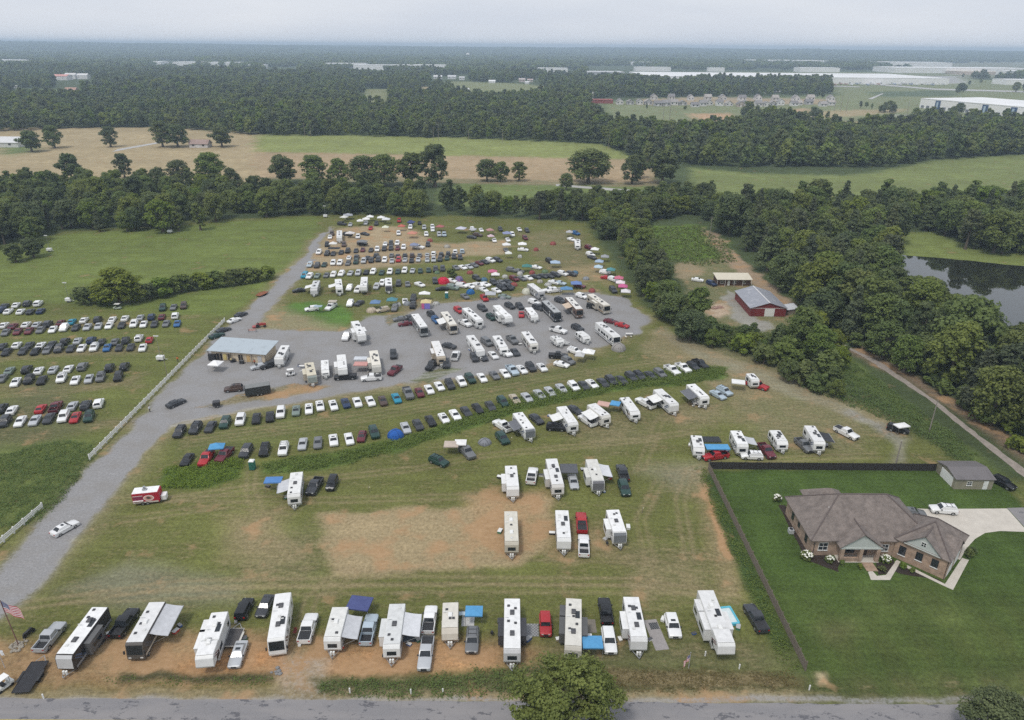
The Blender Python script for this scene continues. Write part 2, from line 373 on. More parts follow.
region([(408,381),(440,367),(468,368),(450,375),(425,383)], 1.2, (0.10,0.115,0.045), 0.3, 0.1, 0.1, 0, amt=.9)
region([(385,318),(402,312),(404,322),(390,326)], 1.2, (0.12,0.12,0.055), 0.4, 0.1, 0.1, 0, amt=.8)
for q in ([(60,520),(70,522),(200,380),(192,380)], [(100,500),(104,502),(215,372),(210,372)]): region(q, 0.8, (0.31,0.30,0.295), 0, 0, 1.0, amt=.7)
region([(250,355),(420,340),(560,325),(600,325),(560,338),(420,358),(250,375)], 6, (0.245,0.237,0.238), 0, 0, 1.0, amt=.6)

# wheel tracks pressed into turf and gravel
def track(pts, c, amt, gap=0.85, w=0.42, d=None):
    P = gpoly(pts)
    for s in (-gap, gap):
        L = []
        for i, (x, y) in enumerate(P):
            x0, y0 = P[max(0, i-1)]; x1, y1 = P[min(len(P)-1, i+1)]; l = math.hypot(x1-x0, y1-y0)+1e-6
            L.append((x-(y1-y0)/l*s, y+(x1-x0)/l*s, -(y1-y0)/l, (x1-x0)/l))
        poly = [(x+nx*w, y+ny*w) for x, y, nx, ny in L]+[(x-nx*w, y-ny*w) for x, y, nx, ny in reversed(L)]
        region(poly, 0.45, c, d, amt=amt, world=True, wob=False)
WORN = (0.215, 0.175, 0.095)
for pts, am in (([(20,606),(180,584),(420,580),(640,582),(740,600)], .55), ([(60,600),(250,592),(480,588),(700,590)], .4), ([(110,500),(200,498),(330,500),(480,496)], .45), ([(120,520),(230,505),(300,512)], .4),
    ([(165,500),(260,486),(420,468),(480,456),(640,440),(700,430)], .5), ([(640,470),(660,420),(700,400),(760,390)], .4), ([(690,560),(680,500),(690,470),(720,462),(880,455)], .5), ([(655,332),(720,356),(800,384),(870,415),(905,438)], .6), ([(660,330),(730,352),(820,384),(880,412)], .5),
    ([(180,440),(330,418),(450,398),(560,376),(660,360)], .45), ([(180,446),(340,424),(520,392),(690,356)], .35), ([(430,560),(480,520),(540,505)], .4), ([(330,590),(400,566),(520,556),(640,560),(700,575)], .4), ([(640,600),(650,560),(640,520),(660,480)], .4),
    ([(300,690),(296,660),(310,600),(330,580)], .5), ([(0,332),(120,322),(200,316)], .4), ([(-20,362),(120,349),(170,345)], .4), ([(-20,398),(100,388),(150,372)], .4), ([(252,470),(250,490),(262,520),(300,560)], .5), ([(300,290),(420,285),(560,280),(600,286)], .4), ([(540,262),(590,286),(600,296)], .45), ([(330,268),(440,262),(520,258)], .4), ([(320,252),(400,247),(520,246)], .4)):
    track(pts, WORN, am, d=0.5)
for pts in ([(30,590),(110,480),(180,395),(240,330),(310,262)], [(14,590),(95,484),(165,400),(228,338)], [(150,420),(260,375),(400,342),(560,326),(630,320)], [(165,415),(280,368),(420,330),(600,310)], [(170,425),(340,388),(440,374),(540,362)]):
    track(pts, (0.345,0.335,0.33), .5, w=.55)
track([(560,318),(600,330),(640,318)], (.19,.18,.18), .5); track([(260,350),(330,342),(360,345)], (.19,.18,.18), .5); track([(220,372),(300,360),(420,356)], (.19,.18,.18), .45)

ny, nx = GX.shape
ii = (np.arange(ny-1)[:, None]*nx+np.arange(nx-1)[None, :]).ravel()
faces = np.stack([ii, ii+1, ii+nx+1, ii+nx], 1)
fk = np.stack([kind[faces[:, k]] for k in range(4)], 1); fk = np.where((fk == fk[:, :1]).all(1), fk[:, 0], fk.min(1))
m, nt, p = base_mat('turf_and_soil')
def attr(n):
    a = nt.nodes.new('ShaderNodeAttribute'); a.attribute_name = n; return a
tc = nd(nt, 'ShaderNodeTexCoord')
def noise(scale, detail=4.0, rough=0.55, stretch=None):
    n = nd(nt, 'ShaderNodeTexNoise', Scale=scale, Detail=detail, Roughness=rough)
    if stretch:
        mpn = nd(nt, 'ShaderNodeMapping'); mpn.inputs['Scale'].default_value = stretch
        nt.links.new(tc.outputs['Object'], mpn.inputs['Vector']); nt.links.new(mpn.outputs[0], n.inputs['Vector'])
    else: nt.links.new(tc.outputs['Object'], n.inputs['Vector'])
    return n.outputs['Fac']
def math_(op, a, b=None, clamp=False):
    n = nd(nt, 'ShaderNodeMath', operation=op); n.use_clamp = clamp
    for i, q in enumerate((a, b)):
        if q is None: continue
        if isinstance(q, (int, float)): n.inputs[i].default_value = q
        else: nt.links.new(q, n.inputs[i])
    return n.outputs[0]
def rng(v, a, b, c, d):
    n = nd(nt, 'ShaderNodeMapRange'); nt.links.new(v, n.inputs['Value'])
    for k, q in zip(('From Min','From Max','To Min','To Max'), (a, b, c, d)): n.inputs[k].default_value = q
    return n.outputs[0]
def mixc(f, a, b, blend='MIX'):
    n = nd(nt, 'ShaderNodeMix', data_type='RGBA', blend_type=blend)
    for k, q in (('Factor', f), ('A', a), ('B', b)):
        if isinstance(q, tuple): n.inputs[k].default_value = (*q, 1)
        elif isinstance(q, float): n.inputs[k].default_value = q
        else: nt.links.new(q, n.inputs[k])
    return n.outputs['Result']
n_f, n_m, n_l = noise(1.5, 6, 0.75), noise(0.16, 4), noise(0.024, 3)
n_s = noise(0.75, 6, 0.75, (0.55, 1.6, 1))
n_g = noise(2.6, 5, 0.7)
n_t = noise(4.5, 4, 0.75)
n_w = noise(0.5, 3, 0.6, (0.03, 1.0, 1))
c0 = attr('Col').outputs['Color']
sc_ = math_('MULTIPLY', rng(n_f, 0.3, 0.7, 0.58, 1.42), rng(n_m, 0.3, 0.7, 0.82, 1.18))
sc_ = math_('MULTIPLY', sc_, rng(n_l, 0.3, 0.7, 0.86, 1.14))
sc_ = math_('MULTIPLY', sc_, rng(n_t, 0.3, 0.7, 0.74, 1.26))
sc_ = math_('MULTIPLY', sc_, rng(n_w, 0.35, 0.65, 0.90, 1.10))
vs = nd(nt, 'ShaderNodeVectorMath', operation='SCALE'); nt.links.new(c0, vs.inputs[0]); nt.links.new(sc_, vs.inputs['Scale'])
grass = vs.outputs[0]
# straw: dry blades where the noise falls below the patch's dryness
f_dry = math_('ADD', math_('MULTIPLY', n_s, 0.6), math_('MULTIPLY', n_m, 0.4))
dryf = math_('MULTIPLY', rng(math_('SUBTRACT', attr('dry').outputs['Fac'], rng(f_dry, 0.3, 0.7, 0.0, 1.0)), -0.22, 0.25, 0.0, 1.0), math_('MULTIPLY', rng(n_g, 0.40, 0.60, 0.35, 1.0), 0.86), True)
straw = mixc(rng(n_f, 0.3, 0.7, 0, 1), (0.20, 0.155, 0.078), (0.43, 0.345, 0.205))
# dryness browns the grass; it does not cover pale soil twice
a1 = mixc(dryf, grass, straw)
soil = mixc(rng(n_s, 0.3, 0.7, 0, 1), (0.30, 0.165, 0.075), (0.46, 0.30, 0.17))
dirtf = math_('MULTIPLY', rng(math_('SUBTRACT', attr('dirt').outputs['Fac'], rng(n_m, 0.3, 0.7, 0.0, 1.0)), -0.15, 0.2, 0.0, 1.0), 0.7, True)
a2 = mixc(dirtf, a1, soil)
gv = mixc(rng(n_g, 0.3, 0.7, 0, 1), (0.186, 0.183, 0.183), (0.315, 0.309, 0.307))
gv = mixc(rng(n_m, 0.45, 0.62, 0, 0.42), gv, (0.215, 0.20, 0.18))
gv = mixc(rng(n_s, 0.55, 0.72, 0, 0.5), gv, (0.37, 0.36, 0.355))
gravf = rng(math_('ADD', attr('grav').outputs['Fac'], rng(n_f, 0.3, 0.7, -0.34, 0.34)), 0.3, 0.7, 0, 1)
a3 = mixc(gravf, a2, gv)
nt.links.new(a3, p.inputs['Base Color']); p.inputs['Roughness'].default_value = 0.95; p.inputs['Specular IOR Level'].default_value = 0.15
bm_ = nd(nt, 'ShaderNodeBump', Strength=0.5, Distance=0.18); nt.links.new(n_f, bm_.inputs['Height']); nt.links.new(bm_.outputs[0], p.inputs['Normal'])
TURF = m
def grid_obj(name, fsel):
    used = np.unique(fsel); remap = np.full(gx.size, -1); remap[used] = np.arange(used.size)
    me = bpy.data.meshes.new(name); F = remap[fsel]
    me.vertices.add(used.size); me.vertices.foreach_set('co', np.stack([gx[used], gy[used], gz[used]], 1).ravel())
    me.loops.add(F.size); me.loops.foreach_set('vertex_index', F.ravel())
    me.polygons.add(len(F)); me.polygons.foreach_set('loop_start', np.arange(0, F.size, 4))
    me.update()
    a = me.attributes.new('Col', 'FLOAT_COLOR', 'POINT'); a.data.foreach_set('color', np.concatenate([col[used], np.ones((used.size, 1))], 1).ravel())
    for n, arr in (('dry', dry), ('dirt', dirt), ('grav', grav)):
        a = me.attributes.new(n, 'FLOAT', 'POINT'); a.data.foreach_set('value', arr[used])
    me.polygons.foreach_set('use_smooth', [True]*len(F))
    me.materials.append(TURF)
    o = bpy.data.objects.new(name, me); COL.objects.link(o); return structure(o)
for n, k in (('ground', 0), ('gravel_lot', 1), ('lawn', 2), ('field', 3)): grid_obj(n, faces[fk == k])

# ------------------------------------------------------------------ roads, drive, track, pond
def strip(name, pts, m, z, world=False, jag=0.0, step=2.0, seed=0):
    P = pts if world else gpoly(pts); out = []; r = random.Random(seed)
    for (x0, y0), (x1, y1) in zip(P, P[1:]+P[:1]):
        n = max(1, int(math.hypot(x1-x0, y1-y0)/step)) if jag else 1
        for i in range(n):
            t = i/n; out.append((x0+(x1-x0)*t+r.uniform(-jag, jag), y0+(y1-y0)*t+r.uniform(-jag, jag), z))
    b = MB(); b.poly(out)
    o = b.build(name, m)
    if o.data.polygons[0].normal.z < 0: o.data.flip_normals()
    return structure(o)
m, nt, p = base_mat('worn_asphalt'); tc = nd(nt, 'ShaderNodeTexCoord')
n_a, n_b = noise(0.35, 5, 0.6, (0.25, 1.2, 1)), noise(6.0, 4, 0.7)
n_c = noise(0.42, 6, 0.72, (0.8, 1.5, 1))
base = mixc(rng(n_b, 0.3, 0.7, 0, 1), (0.165, 0.16, 0.165), (0.225, 0.217, 0.22))
base = mixc(rng(n_a, 0.42, 0.6, 0, 0.6), base, (0.25, 0.235, 0.23))
base = mixc(rng(n_c, 0.575, 0.60, 0, 0.8), base, (0.075, 0.075, 0.085))
vor = nd(nt, 'ShaderNodeTexVoronoi', feature='DISTANCE_TO_EDGE', Scale=0.32)
wv = nd(nt, 'ShaderNodeVectorMath', operation='ADD'); wn = nd(nt, 'ShaderNodeTexNoise', Scale=0.8, Detail=3.0)
nt.links.new(tc.outputs['Object'], wn.inputs['Vector']); nt.links.new(tc.outputs['Object'], wv.inputs[0]); nt.links.new(wn.outputs['Color'], wv.inputs[1])
nt.links.new(wv.outputs[0], vor.inputs['Vector'])
base = mixc(rng(vor.outputs['Distance'], 0.0, 0.012, 0.25, 0.0), base, (0.06, 0.06, 0.065))
nt.links.new(base, p.inputs['Base Color']); p.inputs['Roughness'].default_value = 0.85
ASPHALT = m
ye = at(512, 702)[1]
strip('road', [(-170, ye-7.4), (190, ye-7.1), (190, ye+0.3), (-170, ye-0.1)], ASPHALT, 0.012, True, 0.12, 1.5, 3)
lm = mat('faded_yellow_line', (0.42, 0.34, 0.10), 0.8, 0, 0.5, 3.0)
b = MB()
for dy in (-3.55, -3.75): b.poly([(-170, ye+dy, .017), (190, ye+dy+.25, .017), (190, ye+dy+.36, .017), (-170, ye+dy+.11, .017)])
structure(b.build('road_marking', lm))
# concrete drive and walks of the brick house
strip('driveway', [(905,508),(928,509),(1007,508.5),(1028,532),(1000,531),(985,533),(975,539),(966,549),(960,560),(951,556),(950,530)], CONCRETE, 0.012)
strip('asphalt_apron', [(1007,508),(1100,505),(1100,530),(1029,532)], ASPHALT, 0.010)
strip('walkway', [(894.5,562),(897,560),(945,584),(962,558),(969,560),(953,590),(944,586)], CONCRETE, 0.016)
strip('front_walk', [(868,572),(872,570.5),(877,576),(886,575),(896,561),(900,563),(890,580),(871,580)], CONCRETE, 0.02)
MULCH = mat('dark_mulch', (0.035, 0.024, 0.018), 0.95, 0, 0.5, 3.0)
strip('planting_bed', [(778,505),(785,505),(813,549),(840,560),(838,572),(806,560)], MULCH, 0.008, jag=0.15, step=1)
strip('planting_bed', [(876,563),(893,559),(895,566),(886,574),(878,575)], MULCH, 0.008, jag=0.1, step=1)
strip('planting_bed', [(896,563),(944,584),(939,580),(900,574),(893,571)], MULCH, 0.006, jag=0.1, step=1)
strip('dirt_track', [(786,318),(838,345),(862,356),(925,397),(975,438),(1024,478),(1100,540),(1100,528),(1024,468),(985,440),(935,400),(880,362),(845,345),(800,318)], mat('gravelly_track', (0.30,0.26,0.225), 0.95, 0, 0.4, 0.7, bump=0.3), 0.02, jag=0.25)
strip('road', [(556,186),(640,193),(668,195),(668,192.5),(640,190.5),(556,184)], mat('pale_road', (0.42,0.41,0.39), 0.9, 0, 0.2, 0.2), 0.06)
strip('road', [(112,152),(160,143.2),(160,141.8),(118,149)], mat('pale_road', ), 0.06)
for q in ([(840,82),(935,90),(1040,93),(1040,91.5),(935,88.6),(840,80.8)], [(868,99),(882,93.5),(884,93.5),(872,99.5)], [(760,94),(830,86.5),(860,87.5),(860,86.7),(830,85.7),(760,93)]):
    strip('road', q, MATS['pale_road'], 0.3)
m, nt, p = base_mat('pond_water')
p.inputs['Base Color'].default_value = (0.018, 0.02, 0.014, 1); p.inputs['Roughness'].default_value = 0.03; p.inputs['Specular IOR Level'].default_value = 0.6
tc = nd(nt, 'ShaderNodeTexCoord'); bn = nd(nt, 'ShaderNodeBump', Strength=0.06, Distance=0.02); nt.links.new(noise(0.7, 3), bn.inputs['Height']); nt.links.new(bn.outputs[0], p.inputs['Normal'])
POND = [(900,255),(935,257.5),(985,262.5),(1060,270),(1200,290),(1200,345),(1024,335),(985,335),(945,325),(905,300)]
strip('water', POND, m, 0.03, jag=0.5, step=3)
# ------------------------------------------------------------------ foliage
def leaf_mat(name, c0, c1, trans=0.25):
    m, nt, p = base_mat(name)
    a = nt.nodes.new('ShaderNodeAttribute'); a.attribute_name = 'tint'
    oi = nd(nt, 'ShaderNodeObjectInfo')
    s = nd(nt, 'ShaderNodeMix', data_type='RGBA'); s.inputs['A'].default_value = (*c0, 1); s.inputs['B'].default_value = (*c1, 1)
    ad = nd(nt, 'ShaderNodeMath', operation='MULTIPLY_ADD'); ad.inputs[1].default_value = 0.48; 
    mr = nd(nt, 'ShaderNodeMath', operation='MULTIPLY'); mr.inputs[1].default_value = 0.52
    nt.links.new(oi.outputs['Random'], mr.inputs[0]); nt.links.new(a.outputs['Fac'], ad.inputs[0]); nt.links.new(mr.outputs[0], ad.inputs[2])
    nt.links.new(ad.outputs[0], s.inputs['Factor'])
    hs = nd(nt, 'ShaderNodeHueSaturation'); wn_ = nd(nt, 'ShaderNodeTexWhiteNoise', noise_dimensions='1D'); nt.links.new(oi.outputs['Random'], wn_.inputs['W'])
    for o_, lo_, hi_ in (('Hue', .482, .515), ('Saturation', .8, 1.12)):
        q_ = nd(nt, 'ShaderNodeMapRange'); nt.links.new(wn_.outputs['Value'] if o_ == 'Hue' else oi.outputs['Random'], q_.inputs['Value']); q_.inputs['To Min'].default_value = lo_; q_.inputs['To Max'].default_value = hi_; nt.links.new(q_.outputs[0], hs.inputs[o_])
    nt.links.new(s.outputs['Result'], hs.inputs['Color']); COLR = hs.outputs['Color']
    nt.links.new(COLR, p.inputs['Base Color'])
    p.inputs['Roughness'].default_value = 0.7; p.inputs['Specular IOR Level'].default_value = 0.2
    tr = nd(nt, 'ShaderNodeBsdfTranslucent'); nt.links.new(COLR, tr.inputs['Color'])
    ms = nd(nt, 'ShaderNodeMixShader'); ms.inputs[0].default_value = trans
    nt.links.new(p.outputs[0], ms.inputs[1]); nt.links.new(tr.outputs[0], ms.inputs[2])
    nt.links.new(ms.outputs[0], nt.nodes['Material Output'].inputs['Surface'])
    return m
LEAF = leaf_mat('broad_leaves', (0.064, 0.100, 0.028), (0.255, 0.305, 0.098), 0.45)
LEAF2 = leaf_mat('fresh_leaves', (0.090, 0.140, 0.024), (0.245, 0.300, 0.075), 0.45)
NEEDLE = leaf_mat('pine_needles', (0.062, 0.088, 0.042), (0.215, 0.245, 0.115), 0.42)
GRASSY = leaf_mat('rank_weeds', (0.110, 0.175, 0.024), (0.235, 0.300, 0.058), 0.45)
FLOWER = mat('white_petals', (0.75, 0.74, 0.66), 0.7, 0, 0.15, 6)
BARK = mat('rough_bark', (0.12, 0.095, 0.07), 0.95, 0, 0.45, 3.0, bump=0.5)
def quads_mesh(name, cen, nor, size, tint, m, rng_, asp=1.0, bend=0.25):
    """one bent leaf-clump blade per point"""
    n = len(cen)
    nor = nor/np.maximum(np.linalg.norm(nor, axis=1, keepdims=True), 1e-6)
    t = rng_.normal(size=(n, 3)); t -= nor*(t*nor).sum(1, keepdims=True); t /= np.maximum(np.linalg.norm(t, axis=1, keepdims=True), 1e-6)
    b = np.cross(nor, t); s = np.asarray(size)[:, None]*0.5
    jit = lambda: 1+rng_.uniform(-.35, .35, (n, 1))
    v = np.stack([cen-t*s*jit()-b*s*asp*jit()-nor*s*bend, cen+t*s*jit()-b*s*asp*jit(), cen+t*s*jit()+b*s*asp*jit()-nor*s*bend, cen-t*s*jit()+b*s*asp*jit()], 1).reshape(-1, 3)
    me = bpy.data.meshes.new(name)
    me.vertices.add(4*n); me.vertices.foreach_set('co', v.ravel())
    me.loops.add(4*n); me.loops.foreach_set('vertex_index', np.arange(4*n))
    me.polygons.add(n); me.polygons.foreach_set('loop_start', np.arange(0, 4*n, 4)); me.update()
    a = me.attributes.new('tint', 'FLOAT', 'POINT'); a.data.foreach_set('value', np.repeat(np.clip(tint, 0, 1), 4))
    me.materials.append(m)
    return me
def crown(name, seed, w, h, z0, lobes, n, leaf, m, shape='round'):
    """leaves spread over and through many uneven lobes; unit: metres"""
    g = np.random.default_rng(seed); C, Rr, T = [], [], []
    for i in range(lobes):
        if shape == 'pine':
            u = (i+g.uniform(0, 1))/lobes; rad = w*0.5*(1.02-u)**0.75*g.uniform(.55, 1.0)*0.75
            a = g.uniform(0, 2*math.pi); C.append((rad*math.cos(a), rad*math.sin(a), z0+u*h*0.95)); Rr.append(w*(.10+.12*(1-u))*g.uniform(.8, 1.3))
        else:
            u = g.uniform(0, 1)**0.8; prof = math.sin(math.pi*(0.18+0.72*u))**0.8
            rad = w*(0.41 if lobes > 50 else 0.36)*prof*math.sqrt(g.uniform(0.05, 1)); a = g.uniform(0, 2*math.pi)
            C.append((rad*math.cos(a), rad*math.sin(a), z0+h*(0.10+0.76*u))); Rr.append(w*(g.uniform(.07, .17) if lobes > 50 else g.uniform(.09, .20)))
        T.append(g.uniform(0, 1))
    if shape == 'ragged':      # lopsided, with open gaps between boughs
        C = [(x+0.16*(z-z0)*math.sin(x*0.3)+g.normal(0, .35), y*0.95+g.normal(0, .35), z+0.07*x-0.06*abs(y)) for x, y, z in C]; Rr = [r_*g.uniform(.65, 1.15) for r_ in Rr]
    C, Rr, T = np.array(C), np.array(Rr), np.array(T)
    k = g.choice(lobes, n, p=Rr**2/(Rr**2).sum())
    d = g.normal(size=(n, 3)); d[:, 2] += 0.35; d /= np.linalg.norm(d, axis=1, keepdims=True)
    rr = Rr[k]*g.uniform(0.55, 1.08, n)
    fl = 0.45 if shape == 'pine' else 0.72
    pos = C[k]+d*rr[:, None]*np.array([1, 1, fl])
    nor = d+g.normal(size=(n, 3))*0.42; nor[:, 2] += 0.5
    keep = vnoise(pos[:, 0]*1.1+seed, pos[:, 1]*1.1+pos[:, 2]*1.3, seed) > (0.40 if shape == 'ragged' else 0.26)
    pos, nor, k = pos[keep], nor[keep], k[keep]
    tint = T[k]*0.75+g.uniform(-.15, .4, len(k))
    return quads_mesh(name, pos, nor, leaf*g.uniform(.65, 1.35, len(k)), tint, m, g), C
def trunk(name, seed, h, r, tips, lean=0.3):
    g = random.Random(seed); b = MB(); top = Vector((g.uniform(-lean, lean), g.uniform(-lean, lean), h*0.62))
    ps = [Vector((0, 0, -0.2)), Vector((top.x*.2, top.y*.1, h*.12)), Vector((top.x*.5, top.y*.6, h*.35)), top]
    rs = [r*1.5, r, r*.78, r*.42]
    rings = []
    for p, q in zip(ps, rs): rings.append([(p.x+q*math.cos(t), p.y+q*math.sin(t), p.z) for t in [2*math.pi*i/9 for i in range(9)]])
    b.rings(rings)
    for i, t in enumerate(tips):
        s0 = ps[2].lerp(ps[3], g.random()); t = Vector(t); md = s0.lerp(t, .5)+Vector((0, 0, -h*.03))
        b.cyl(s0, md, r*.34, r*.22, 6); b.cyl(md, t, r*.22, r*.06, 6)
    return b.build(name, BARK, mesh_only=True, smooth=True)
PROTO = []      # (crown mesh, trunk mesh, width, height)
def proto(seed, w, h, z0, lobes, n, leaf, m, shape='round', limbs=7):
    c, C = crown('crown', seed, w, h-z0, z0, lobes, n, leaf, m, shape)
    tips = C[np.argsort(-C[:, 2])[::max(1, len(C)//limbs)]][:limbs]
    return (c, trunk('trunk', seed, h, 0.028*h if shape != 'pine' else 0.02*h, tips), w, h)
for i in range(6): PROTO.append(proto(20+i, 11.5+(i % 3)*1.5, 16.0+(i % 2)*2, 1.0, 64+6*i, 6500, 0.46, LEAF if i != 2 else LEAF2))
PROTO.append(proto(27, 8.5, 19.0, 1.2, 54, 5200, 0.44, LEAF)); PROTO.append(proto(28, 15.0, 14.0, 1.0, 84, 8000, 0.46, LEAF)); PROTO.append(proto(29, 9.5, 17.0, 2.0, 40, 4600, 0.46, NEEDLE)); PROTO.append(proto(30, 12.5, 15.0, 1.0, 60, 6000, 0.5, LEAF2))
PINES = [proto(40+i, 9.0, 20.0, 3.5, 60, 5000, 0.44, NEEDLE, 'pine') for i in range(2)]
BUSH = [proto(60+i, 4.6, 3.6, 0.1, 26, 1500, 0.34, LEAF2 if i else LEAF, 'round', 4) for i in range(3)]
BIG = proto(80, 17.0, 13.0, 2.0, 120, 34000, 0.25, LEAF, 'ragged', 40)
BIGP = proto(82, 10.5, 7.8, 1.0, 90, 20000, 0.20, NEEDLE, 'round', 12)
def plant(name, pr, x, y, h, label, cat, group=None, wide=1.0, rz=None, z=0.0):
    c, t, w_, h_ = pr; s = h/h_
    o = thing(name, label, cat, (x, y, z), random.uniform(0, 6.28) if rz is None else rz, group)
    o.scale = (s*wide, s*wide, s)
    for n, me in (('trunk', t), ('crown', c)):
        k = bpy.data.objects.new(n, me); COL.objects.link(k); k.parent = o; KIDS.setdefault(o.name, []).append(k)
    return o
def plant_px(name, pr, px, py, h, label, cat='tree', group=None, wide=1.0):
    q = at(px, py); return plant(name, pr, q.x, q.y, h, label, cat, group, wide)

# ---- woods: positions first; the nearest become single trees, the far ones a mass
W_LEFT = [(-90,262),(0,250),(35,247),(52,238),(60,233),(200,232),(232,218),(335,215.5),(457,217),(585,221),(600,215),(560,214),(470,211),(440,203),(300,199),(200,194),(100,190),(0,192),(-90,194)]
W_MID = [(585,222),(600,232),(640,290),(655,318),(668,334),(694,346),(690,312),(668,282),(650,256),(640,232),(655,220),(690,217),(715,222),(712,197),(640,203),(592,204)]
W_RIGHT = [(714,213),(729,236),(787,290),(813,316),(852,346),(870,352),(932,391),(1024,456),(1060,482),(1250,510),(1400,400),(1400,205),(1024,216),(900,216),(770,215)]
W_POND = [(893,232),(890,262),(898,290),(945,312),(985,336),(1040,356),(1180,360),(1180,276),(1060,261),(985,254),(952,249),(945,238),(915,230)]
B_LOW = [(694,346),(735,352),(800,392),(838,400),(846,352),(812,326),(790,334),(740,338),(705,334)]
FAR_OK = [([(-400,133),(0,132),(100,127.5),(165,128),(256,135),(450,138),(600,144),(650,163),(700,166),(770,174),(855,175),(905,167),(940,160),(1100,150),(1400,145),(1400,53),(1024,53),(512,48.5),(0,45),(-400,42)])]
FAR_NO = [[(590,101),(588,112),(612,128),(640,132),(700,132),(770,122),(812,132),(850,137),(940,122),(1024,125),(1180,126),(1180,80),(980,80),(935,70),(640,70),(640,83),(830,83),(832,94),(760,96),(612,98)],
          [(448,81),(512,83),(548,86),(545,99),(455,98)], [(362,89),(390,89),(390,112),(366,112)], [(418,87),(434,87),(434,98),(420,98)], [(14,88),(84,90),(84,102),(14,102)], [(55,78),(95,78),(95,90),(55,90)], [(262,67),(300,67),(300,76),(262,76)], [(352,67),(384,67),(384,75),(352,75)], [(0,61),(32,61),(32,67),(0,67)], [(155,61),(195,61),(195,68),(155,68)], [(208,67),(232,67),(232,74),(208,74)], [(430,76),(470,77),(470,86),(430,86)], [(512,80),(540,80),(540,89),(512,88)], [(545,71),(580,71),(580,77),(545,76)],
          [(885,64),(1030,63),(1030,77),(950,78),(940,71),(888,69)], [(585,66),(648,66),(648,80),(585,80)]]
def hits(x, y, poly): 
    px, py = to_px(x, y); return inside(np.asarray(px), np.asarray(py), poly)
def jgrid(x0, x1, y0, y1, s, g):
    X, Y = np.meshgrid(np.arange(x0, x1, s), np.arange(y0, y1, s)); X, Y = X.ravel(), Y.ravel()
    return X+g.uniform(-.42, .42, X.size)*s, Y+g.uniform(-.42, .42, X.size)*s
g = np.random.default_rng(5)
single, mass = [], []     # (x, y, h, wood)
for wood, poly, sp, hh in (('left', W_LEFT, 9.4, (10, 17)), ('mid', W_MID, 6.4, (7.5, 12.5)), ('right', W_RIGHT, 8.4, (10.5, 21)), ('low', B_LOW, 5.2, (4, 8))):
    gp = np.array(gpoly(poly)); X, Y = jgrid(gp[:, 0].min(), gp[:, 0].max(), gp[:, 1].min(), gp[:, 1].max(), sp, g)
    k = inside(X, Y, [tuple(q) for q in gp])
    if wood == 'right': k &= ~inside(X, Y, gpoly(W_POND))
    px, py = to_px(X, Y); k &= (px > -60) & (px < (1400 if wood == 'right' else 1095))
    for x, y, qx, qy in zip(X[k], Y[k], px[k], py[k]):
        h_ = g.uniform(*hh)
        if wood == 'right' and 893 < qx < 1050 and qy > 270:      # the low growth on the near bank leaves the pond in view
            lim = np.interp(qx, [905, 935, 965, 990, 1005, 1030], [268, 284, 300, 324, 326, 316])
            while h_ > 4.5 and to_px(x, y, h_)[1] < lim: h_ -= .5
        single.append((x, y, h_, wood))
def shows(t):
    x, y, h, wd = t
    px, py = to_px(x, y, h); return (-25 < px < 1050)
# those deep inside a wood are hidden by the ones before them: they go to the mass, like the ones beyond the nearest
def front_gap(t):
    x, y, h, wd = t; d = math.hypot(x, y); best = 0
    for u in single:
        du = math.hypot(u[0], u[1])
        if u is not t and du < d-3 and du > d-16 and abs(x*u[1]-y*u[0])/d < 4: best = max(best, u[2]+3-(d-du)*83/d)
    return best
single.sort(key=lambda t: t[1])
LIM = 236
things_, rest = [], []
for t in single:
    (things_ if len(things_) < LIM and shows(t) and t[2] > front_gap(t)-1.5 else rest).append(t)
WOODS = {'left': ('trees of the wood behind the upper pasture', 'dark broadleaf tree in the dense wood closing off the upper pasture'),
         'mid': ('trees of the belt beside the lot', 'broadleaf tree in the belt between the parking field and the weedy clearing'),
         'right': ('trees of the wood along the dirt track', 'tall tree in the dense wood between the dirt track and the pond'),
         'low': ('small trees of the thicket below the barn', 'small bright green tree in the thicket between red barn and field')}
for x, y, h, wd in things_:
    gr, lb = WOODS[wd]
    pr = random.choice(PROTO)
    if wd in ('right', 'left') and random.random() < 0.22: pr = random.choice(PINES); h *= 1.05
    if wd == 'low': pr = random.choice(BUSH+[PROTO[2]])
    plant('tree', pr, x, y, h, lb, 'tree', gr, random.uniform(0.9, 1.15))
